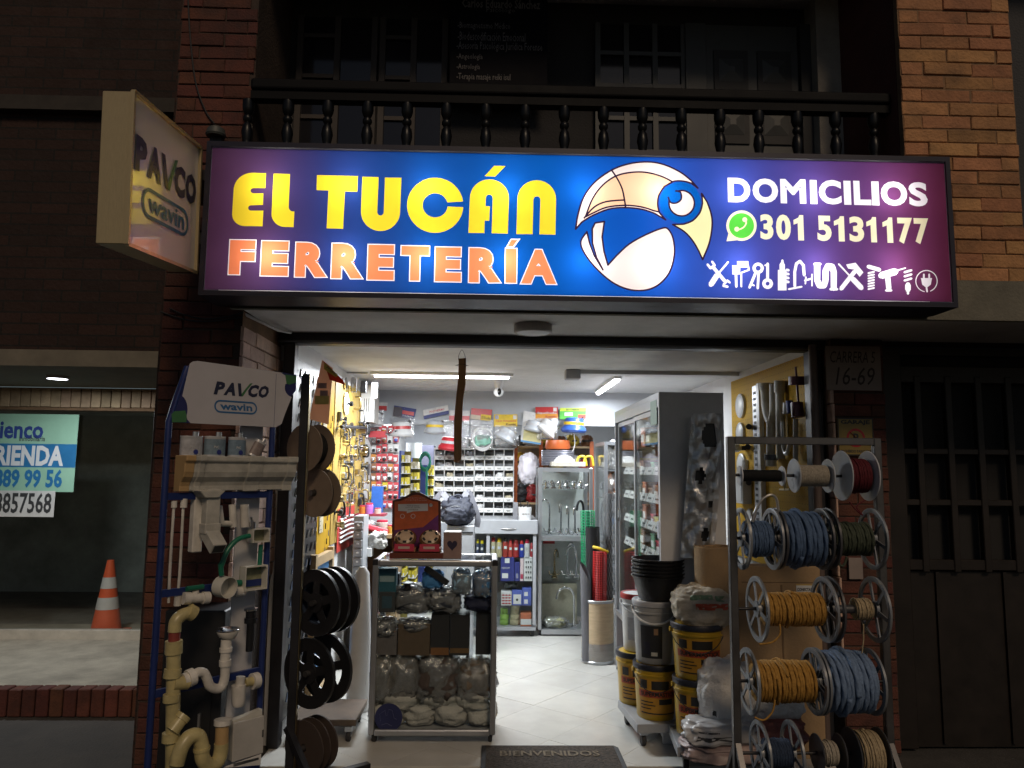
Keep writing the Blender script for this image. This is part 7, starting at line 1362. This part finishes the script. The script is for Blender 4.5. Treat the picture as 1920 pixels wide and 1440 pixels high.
# ---- clutter at the left back: desk with drawers, jars, shelf goods
D = 6.3; x0 = P(662, 1000, D).x; x1 = P(742, 1000, D).x; zd_ = P(700, 1002, D).z
t = thing('work_desk', 'cluttered wooden work desk at the left back of the shop', 'desk', ((x0+x1)/2, D+.2, 0)); MB().box(x0, x1, D, D+.5, zd_-.03, zd_).build('desk_top', palew, t); MB().box(x1-.03, x1, D+.01, D+.48, 0, zd_-.031).build('side', palew, t); MB().box(x0, x0+.02, D+.01, D+.48, 0, zd_-.031).build('side', palew, t); MB().box(x0+.021, x1-.031, D+.47, D+.48, .1, zd_-.031).build('back', mat('brown_wood'), t)
t = thing('drawer_tower', 'tower of small clear grey drawers at the left end of the desk', 'drawer unit', (x0, 6.0, .3)); xa, xb = P(663, 1000, 6.0).x, P(681, 1000, 6.0).x
MB().box(xa, xb, 6.005, 6.25, 0, P(672, 968, 6.0).z).build('carcass', greyp, t)
for k in range(7): z = P(672, 985+k*17, 6.0).z; d = MB().box(xa+.004, xb-.004, 5.985, 6.004, z-.03, z+.028).build('drawer', mat('smoky_plastic', (.25, .26, .28), .25), t, bevel=.004); MB().box(xa+.03, xb-.03, 5.975, 5.984, z-.005, z+.005).build('pull', white_pl, d)
zs2 = P(690, 963, 6.5).z; t = thing('red_shelf', 'small red shelf with jars above the desk', 'shelf', (P(690, 963, 6.5).x, 6.5, zs2)); MB().box(P(668, 963, 6.5).x, P(722, 963, 6.5).x, 6.45, 6.65, zs2-.02, zs2).build('board', colmat((.25, .03, .05)), t)
for i, (px, py, r_, h_, c_, D, z, lab) in enumerate(((692, 960, .035, .09, (.36, .12, .40), 6.5, zs2, 'purple lidded jar on the red shelf'), (680, 960, .03, .07, (.45, .16, .03), 6.5, zs2, 'orange jar on the red shelf'), (708, 960, .03, .05, (.5, .35, .3), 6.5, zs2, 'pale jar on the red shelf'), (716, 1000, .05, .11, (.42, .36, .32), 6.42, zd_, 'clear jar with red lid on the desk'), (735, 1000, .04, .07, (.5, .3, .06), 6.42, zd_, 'small yellow tub on the desk'))):
    p = P(px, py, D); t = thing('plastic_jar', lab, 'jar', (p.x, D, z)); MB().lathe((p.x, D, z), [(0, 0), (r_, 0), (r_, h_*.8), (r_*.85, h_*.85), (0, h_*.85)], 18).build('jar_body', colmat(c_, .3), t, smooth=True); MB().lathe((p.x, D, z), [(r_*.92, h_*.851), (r_*.92, h_), (0, h_)], 18).build('lid', colmat((.42, .03, .06), .35), t, smooth=True)
p = P(700, 1000, 6.38); t = thing('card_terminal', 'red card terminal lying on the desk', 'terminal', (p.x, 6.38, zd_)); mb = MB(); mb.T = Matrix.Translation((p.x+.03, 6.38, zd_+.03)) @ Matrix.Rotation(.25, 4, 'Y') @ Matrix.Rotation(-.3, 4, 'X'); mb.cbox((0, 0, 0), .19, .09, .045); mb.build('body', colmat((.45, .03, .05)), t, bevel=.01, seg=2); m2 = MB(); m2.T = mb.T; m2.cbox((.0, 0, .024), .11, .06, .004); m2.build('screen', black_pl, t)
softbag('white_cloth', 'white crumpled cloth hanging over the desk edge', 708, 1012, .07, .05, .06, 6.28, ragw, 81, 'cloth', amp=.4); softbag('bagged_goods', 'clear bag of mixed parts on the desk left end', 690, 990, .07, .06, .05, 6.45, mat('mixed_parts', (.34, .3, .3), .4, var=.9, scale=30), 82, zbase=zd_, wrap=True)
crate('desk_carton', 'brown carton under the desk', 712, 1040, 745, 1120, 6.4, .2, cardboard, zbase=.3); crate('storage_tub', 'white tub with an orange ball under the desk', 680, 1028, 696, 1044, 6.2, .1, white_pl, cat='tub')
# blue shelf units with yellow trays
bluep2 = mat('blue_panel', (.02, .04, .19), .5, var=.15)
def tray_unit(label, pxa, pxb, D, py0, rows_, side, seed):
    xa, xb = P(pxa, 900, D).x, P(pxb, 900, D).x; zt = P((pxa+pxb)/2, py0, D).z; t = thing('tray_unit', label, 'shelf unit', ((xa+xb)/2, D, 0)); MB().box(xa-side, xa, D, D+.4, 0, zt).build('side_panel', bluep2, t); MB().box(xa, xb, D+.3, D+.31, 0, zt).build('back_panel', mat('tray_back', (.20, .16, .03), .7), t); r = random.Random(seed)
    for k in range(rows_):
        z = zt-(k+1)*.115; s = MB().box(xa, xb, D, D+.3, z-.006, z).build('shelf', white_pl, t)
        n = 2
        for i in range(n): a = xa+(xb-xa)*i/n+.003; b = xa+(xb-xa)*(i+1)/n-.003; tr = MB().box(a, b, D+.02, D+.25, z+.001, z+.07).build('tray', colmat((.52, .42, .03) if r.random() < .75 else (.45, .40, .30)), s); MB().box(a+.01, b-.01, D+.012, D+.019, z+.0, z+.028).build('tray_label', white_pl, tr)
tray_unit('blue sided shelf unit with yellow trays, nearer one at the left back', 751, 764, 7.75, 845, 12, .13, 1); tray_unit('blue sided shelf unit with yellow trays, further one at the left back', 767, 783, 8.1, 858, 12, .02, 2); tray_unit('blue sided shelf unit in the back room behind the trays', 800, 811, 8.6, 872, 8, .12, 3)
# blister packs on the left back display
t = thing('display_grid', 'white wire grid behind the small hanging packs at the left back', 'grid', (P(700, 900, 7.45).x, 7.45, 1.2)); xa, xb = P(664, 880, 7.45).x, P(747, 880, 7.45).x; za, zb_ = P(700, 962, 7.45).z, P(700, 800, 7.45).z
MB().box(xa, xb, 7.47, 7.48, za-.6, zb_).build('backing', mat('grid_backing', (.5, .5, .52), .6), t)
r = random.Random(12); cols_ = [('red and white', (.50, .06, .07)), ('orange', (.50, .20, .04)), ('white', (.58, .56, .56)), ('blue', (.05, .10, .40)), ('yellow', (.58, .44, .04)), ('brown', (.25, .11, .05))]
NX_, NZ_ = 8, 9
for i in range(NX_):
    for j in range(NZ_):
        px = 668+i*10.6; py = 806+j*17.5; c_ = cols_[0] if (i >= 4 and r.random() < .78) else r.choice(cols_[1:] if i < 4 else cols_); p = P(px, py, 7.42); w_, h_ = .05, .075
        t = thing('blister_pack', '%s blister pack, %s column and %s row of the left back display' % (c_[0], nth[i], (nth+('ninth',))[j]), 'package', (p.x, 7.42, p.z-h_/2), group='small packs on the left back display'); dz = r.uniform(-.008, .008); dx = r.uniform(-.006, .006)
        cd = MB().box(p.x-w_/2+dx, p.x+w_/2+dx, 7.42, 7.424, p.z-h_/2+dz, p.z+h_/2+dz).build('card', colmat(c_[1]), t); MB().box(p.x-w_*.35+dx, p.x+w_*.35+dx, 7.4185, 7.4195, p.z-h_*.1+dz, p.z+h_*.12+dz).build('print', inkw, t); MB().bag((p.x+dx, 7.412, p.z-h_*.22+dz), w_*.32, .012, h_*.2, i*9+j, amp=.3, nu=10, nv=7).build('goods', r.choice([white_pl, chrome, black_pl, colmat(r.choice(cols_)[1])]), t, smooth=True)
crate('blue_carton', 'bright blue panel standing below the hanging packs', 696, 912, 716, 962, 7.0, .1, colmat((.03, .12, .45)), cat='panel'); crate('red_rail_pack', 'long red and clear pack under the black rail at the left', 678, 808, 722, 820, 7.2, .04, colmat((.42, .04, .05)), cat='package')
# back room: hose, board, shelf goods right of the bins
p = P(776, 850, 8.7); MB().lathe((p.x, 8.7, p.z-.12), [(0, 0), (.09, 0), (.09, .24), (0, .24)], 20).build('white_reel', white_pl, label='white ribbed hose reel hanging in the back room', cat='reel', smooth=True)
t = thing('green_hose', 'coiled green garden hose hanging in the back room', 'hose', P(798, 990, 8.4)[:]); p = P(797, 863, 8.4)
for k in range(4): MB().tube([(p.x+.055*math.cos(a), 8.4+.015*k, p.z+.09*math.sin(a)-.01*k) for a in [j*math.pi/8 for j in range(16)]], .012, 6, closed=True).build('hose_turn', mat('hose_green', (.01, .18, .12), .4), t, smooth=True)
MB().tube([(p.x+.02, 8.4, p.z-.09), (p.x+.03, 8.4, p.z-.75)], .012, 8).build('hose_end', mat('hose_green'), t, smooth=True)
crate('back_rack', 'dark open rack at the back wall of the back room', 786, 835, 812, 1000, 9.2, .3, mat('dark_rack', (.03, .03, .05), .6), cat='rack', zbase=0)
rack = thing('orange_rack', 'orange steel rack with tools between the bins and the faucet cabinet', 'rack', (P(985, 950, 7.95).x, 8.1, 0)); xa, xb = P(966, 950, 7.95).x, P(1110, 950, 7.95).x; orgm = mat('rack_orange', (.45, .10, .02), .45)
for x in (xa, (xa*2+xb)/3, xb): MB().box(x-.02, x+.02, 7.95, 7.99, 0, 1.85).build('upright', orgm, rack)
for z in (.4, .8, 1.2, 1.55, 1.8): MB().box(xa-.02, xb+.02, 7.991, 8.3, z-.02, z).build('shelf', palew, rack)
MB().box(xa-.02, xb+.02, 8.31, 8.32, 0, 1.85).build('back_panel', mat('rack_back', (.2, .17, .15), .8), rack)
r = random.Random(33); BC = (('red', (.35, .03, .03)), ('orange', (.45, .12, .02)), ('dark', (.04, .04, .05)), ('brown', (.2, .09, .04)), ('white', (.5, .5, .5)), ('yellow', (.5, .36, .03)))
for z, zn in ((.8, 'lowest'), (1.2, 'second'), (1.55, 'third'), (1.8, 'top')):
    for i in range(6):
        x = xa+.06+(xb-xa-.12)*(i+r.uniform(-.25, .25))/5; nm_, cl_ = r.choice(BC); s = r.uniform(.05, .095)
        t = thing('stock_bundle', '%s bundle, %s from the left on the %s shelf of the orange rack' % (nm_, nth[i], zn), 'bundle', (x, 8.12, z), group='bundles on the orange rack'); MB().bag((x, 8.1+r.uniform(-.03, .05), z+s), s, s*.8, s, i+int(z*10), amp=.25, e=.75, crease=.3, fr=2).build('bundle_body', colmat(cl_), t, smooth=True); MB().lathe((x, 8.1, z+s*.8), [(s*1.02, 0), (s*1.04, .01), (s*1.02, .02)], 16).build('tie', black_pl, t)
softbag('white_carrier_bag', 'white plastic carrier bag hanging between the bins and the faucet cabinet', 991, 878, .10, .06, .15, 7.7, mat('carrier_white', (.58, .55, .60), .5), 91, amp=.2, e=.8, crease=.14)
for i, px in enumerate((860, 905, 945)): softbag('packed_pipe_bag', ('left', 'middle', 'right')[i]+' clear bag of white fittings on top of the bin units', px, 834, .13, .08, .05, 7.85, mat('bag_of_white', (.6, .58, .58), .4, var=.3, scale=20), 94+i, zbase=P(900, 843, 7.78).z+.02, wrap=True)
# ---- doormat
a, b = PZ(903, 1401), PZ(1157, 1400); t = thing('doormat', 'dark brown coir doormat with worn pale lettering at the threshold', 'doormat', ((a.x+b.x)/2, 4.2, 0)); y1_ = a.y; x1_ = b.x
q = [(a.x, y1_), (x1_-.02, y1_), (x1_, y1_-.03), (x1_, y1_-.52), (a.x, y1_-.52)]
MB().prism([(x, y, .001) for x, y in q], (0, 0, .009)).build('rubber_edge', rubber, t)
q = [(a.x+.025, y1_-.012), (x1_-.035, y1_-.012), (x1_-.02, y1_-.04), (x1_-.02, y1_-.5), (a.x+.025, y1_-.5)]
ctop = MB().grid(lambda u, v: Vector((a.x+.025+(x1_-a.x-.05)*u, y1_-.5+.488*v, .0125+.003*noise.noise(Vector((u*60, v*40, 0))))), 70, 40).build('coir_pile', mat('coir', (.055, .042, .032), 1., var=.7, scale=60, bump=1., bscale=300), t)
text('BIENVENIDOS', (a.x+.10, y1_-.17, .0165), (x1_-a.x-.22, 0, 0), (0, .075, 0), mat('worn_coir', (.13, .10, .065), 1., var=.5, scale=80), t, bold=.02)
# ---- plaques on the right pier
D = 4.274
def plate(name, label, px0, py0, px1, py1, m, D=D, cat='sign', th=.008): x0, x1, z0, z1 = pbox(px0, py0, px1, py1, D); t = thing(name, label, cat, ((x0+x1)/2, D, z0)); pl = MB().box(x0, x1, D, D+th, z0, z1).build('plate', m, t, bevel=.001); return t, pl, x0, x1, z0, z1
t, pl, x0, x1, z0, z1 = plate('address_plaque', 'pale stone plaque with a handwritten street number on the right pier', 1549, 649, 1652, 732, mat('plaque_stone', (.26, .21, .19), .7, var=.15)); w_, h_ = x1-x0, z1-z0; ik = mat('plaque_ink', (.03, .02, .02), .6)
text('CARRERA 5', (x0+w_*.08, D-.001, z0+h_*.62), (w_*.82, 0, 0), (0, 0, h_*.26), ik, pl, shear=.2); text('16-69', (x0+w_*.16, D-.001, z0+h_*.12), (w_*.72, 0, 0), (0, 0, h_*.40), ik, pl, shear=.25)
t, pl, x0, x1, z0, z1 = plate('garage_sign', 'yellow no-parking garage sign under the stone plaque', 1571, 784, 1638, 854, mat('garage_yellow', (.30, .21, .05), .5)); w_, h_ = x1-x0, z1-z0; f = MB()
for q in ((0, 1, 0, .03), (0, 1, .97, 1), (0, .03, .03, .97), (.97, 1, .03, .97)): f.box(x0+w_*q[0], x0+w_*q[1], D-.0015, D-.0003, z0+h_*q[2], z0+h_*q[3])
f.build('border', inkk, pl); text('GARAJE', (x0+w_*.09, D-.001, z0+h_*.81), (w_*.82, 0, 0), (0, 0, h_*.14), inkk, pl, bold=.04); text('PROHIBIDO PARQUEAR', (x0+w_*.07, D-.001, z0+h_*.06), (w_*.86, 0, 0), (0, 0, h_*.09), inkk, pl, bold=.03)
cx, cz = (x0+x1)/2, z0+h_*.47; MB().lathe((cx, D-.0012, cz), [(h_*.19, 0), (h_*.25, 0)], 28, '-Y').build('red_ring', inkr, pl); text('P', (cx-h_*.07, D-.001, cz-h_*.12), (h_*.15, 0, 0), (0, 0, h_*.24), inkk, pl, bold=.04); MB().bar((cx-h_*.15, D-.0016, cz+h_*.15), (cx+h_*.15, D-.0016, cz-h_*.15), .0006, h_*.05, Vector((0, 1, 0))).build('red_slash', inkr, pl)
t, pl, x0, x1, z0, z1 = plate('socket_plate', 'blank outlet plate low on the right pier', 1592, 1046, 1618, 1086, mat('plaque_stone'))
a = P(1532, 900, 4.32); MB().tube([(a.x-.0, 4.32, 0), (a.x-.0, 4.32, 2.3)], .024, 14).build('drain_pipe', mat('rust_brown_pipe', (.10, .07, .06), .55), label='brown vertical pipe beside the right door jamb', cat='pipe', smooth=True)
# ---- neighbour: posters, number plate, cone
D = 6.29; t, pl, x0, x1, z0, z1 = plate('rental_poster', 'mint green rental poster on the neighbouring shop window', -60, 776, 143, 922, mat('poster_mint', (.30, .52, .38), .5, var=.06), D, 'poster', .002); w_, h_ = x1-x0, z1-z0; bl = mat('poster_blue', (.02, .16, .36), .5)
def on(px, py): return P(px, py, D-.002)
MB().sheet((x0, D-.001, on(50, 876).z), (w_, 0, 0), (0, 0, on(50, 832).z-on(50, 876).z)).build('blue_band', bl, pl)
for s, a_, b_, c_, d_, m, bo in (('Bienco', -22, 789, 83, 822, mat('poster_indigo', (.03, .06, .25), .5), .03), ('inmobiliaria', 36, 818, 85, 827, inkk, .01), ('ARRIENDA', -60, 836, 121, 872, inkw, .04), ('889 99 56', -12, 880, 118, 914, bl, .035)): p, q = on(a_, d_), on(c_, b_); text(s, (p.x, D-.0022, p.z), (q.x-p.x, 0, 0), (0, 0, q.z-p.z), m, pl, bold=bo)
t, pl, x0, x1, z0, z1 = plate('phone_strip', 'white strip with black phone number below the rental poster', -50, 920, 102, 969, mat('paper'), D-.003, 'poster', .002); p, q = P(-12, 962, D-.005), P(98, 924, D-.005); text('8857568', (p.x, D-.005, p.z), (q.x-p.x, 0, 0), (0, 0, q.z-p.z), inkk, pl, bold=.02)
t, pl, x0, x1, z0, z1 = plate('number_plate', 'dark house number plate above the neighbouring window', -30, 703, 24, 722, mat('plate_brown', (.05, .03, .025), .5), 6.296, 'sign'); p, q = P(-24, 719, 6.29), P(20, 706, 6.29); text('16-65', (p.x, 6.293, p.z), (q.x-p.x, 0, 0), (0, 0, q.z-p.z), inkw, pl, bold=.02)
D = 6.52; b0 = P(198, 1190, D); b0.z = .151; h_ = P(208, 1050, D).z-.151; R = 26/FPX*D*1.0; t = thing('traffic_cone', 'orange traffic cone with two white bands behind the neighbouring window', 'cone', b0[:]); om = mat('cone_orange', (.75, .13, .05), .45)
rf = lambda v: R*(1-.78*v); MB().lathe(b0, [(R, 0), (rf(1), h_), (rf(1)*.6, h_), (0, h_)], 24).build('cone_body', om, t, smooth=True)
for v0, v1 in ((.34, .50), (.62, .77)): MB().lathe(b0, [(rf(v0)+.002, h_*v0), (rf(v1)+.002, h_*v1)], 24).build('reflective_band', mat('band_white', (.6, .6, .6), .5), t, smooth=True)
MB().box(b0.x-R*1.2, b0.x+R*1.2, D-R*1.2, D+R*1.2, .149, .17).build('base', om, t)
# ---- small things on the facade
p = P(405, 246, 3.68); t = thing('outdoor_siren', 'small dark siren on the left pier above the sign corner', 'siren', p[:]); MB().lathe(p+Vector((0, 0, -.03)), [(0, 0), (.045, 0), (.05, .01), (.042, .04), (.02, .055), (0, .058)], 20).build('dome', mat('siren_grey', (.06, .065, .06), .5), t, smooth=True); MB().box(p.x-.03, p.x+.03, 3.68, 3.745, p.z-.06, p.z-.031).build('bracket', black_steel, t)
for lab, pts in (('black cable running down the left pier to the siren', ((352, -20), (356, 60), (366, 150), (384, 205), (402, 232))), ('black cable sagging across the left pier under the sign', ((318, 578), (345, 590), (385, 598), (425, 594), (456, 586))), ('second black cable across the left pier', ((300, 584), (350, 600), (400, 602), (455, 594)))): MB().tube(smooth_path([P(x, y, 3.73) for x, y in pts], 6), .004, 6).build('cable', rubber, label=lab, cat='cable', smooth=True)
MB().tube(smooth_path([P(450, 585, 3.76), P(490, 604, 3.9), P(520, 618, 4.1), P(545, 624, 4.3)], 6), .008, 6).build('cable', mat('conduit_white'), label='pale cable along the top of the brick reveal', cat='cable', smooth=True)
for k in LABELS:
    v = LABELS[k]
    if len(v) > 1 and not all(g_ and g_ == v[0][1] for _, g_ in v): print('DUP LABEL', k, v[:4])
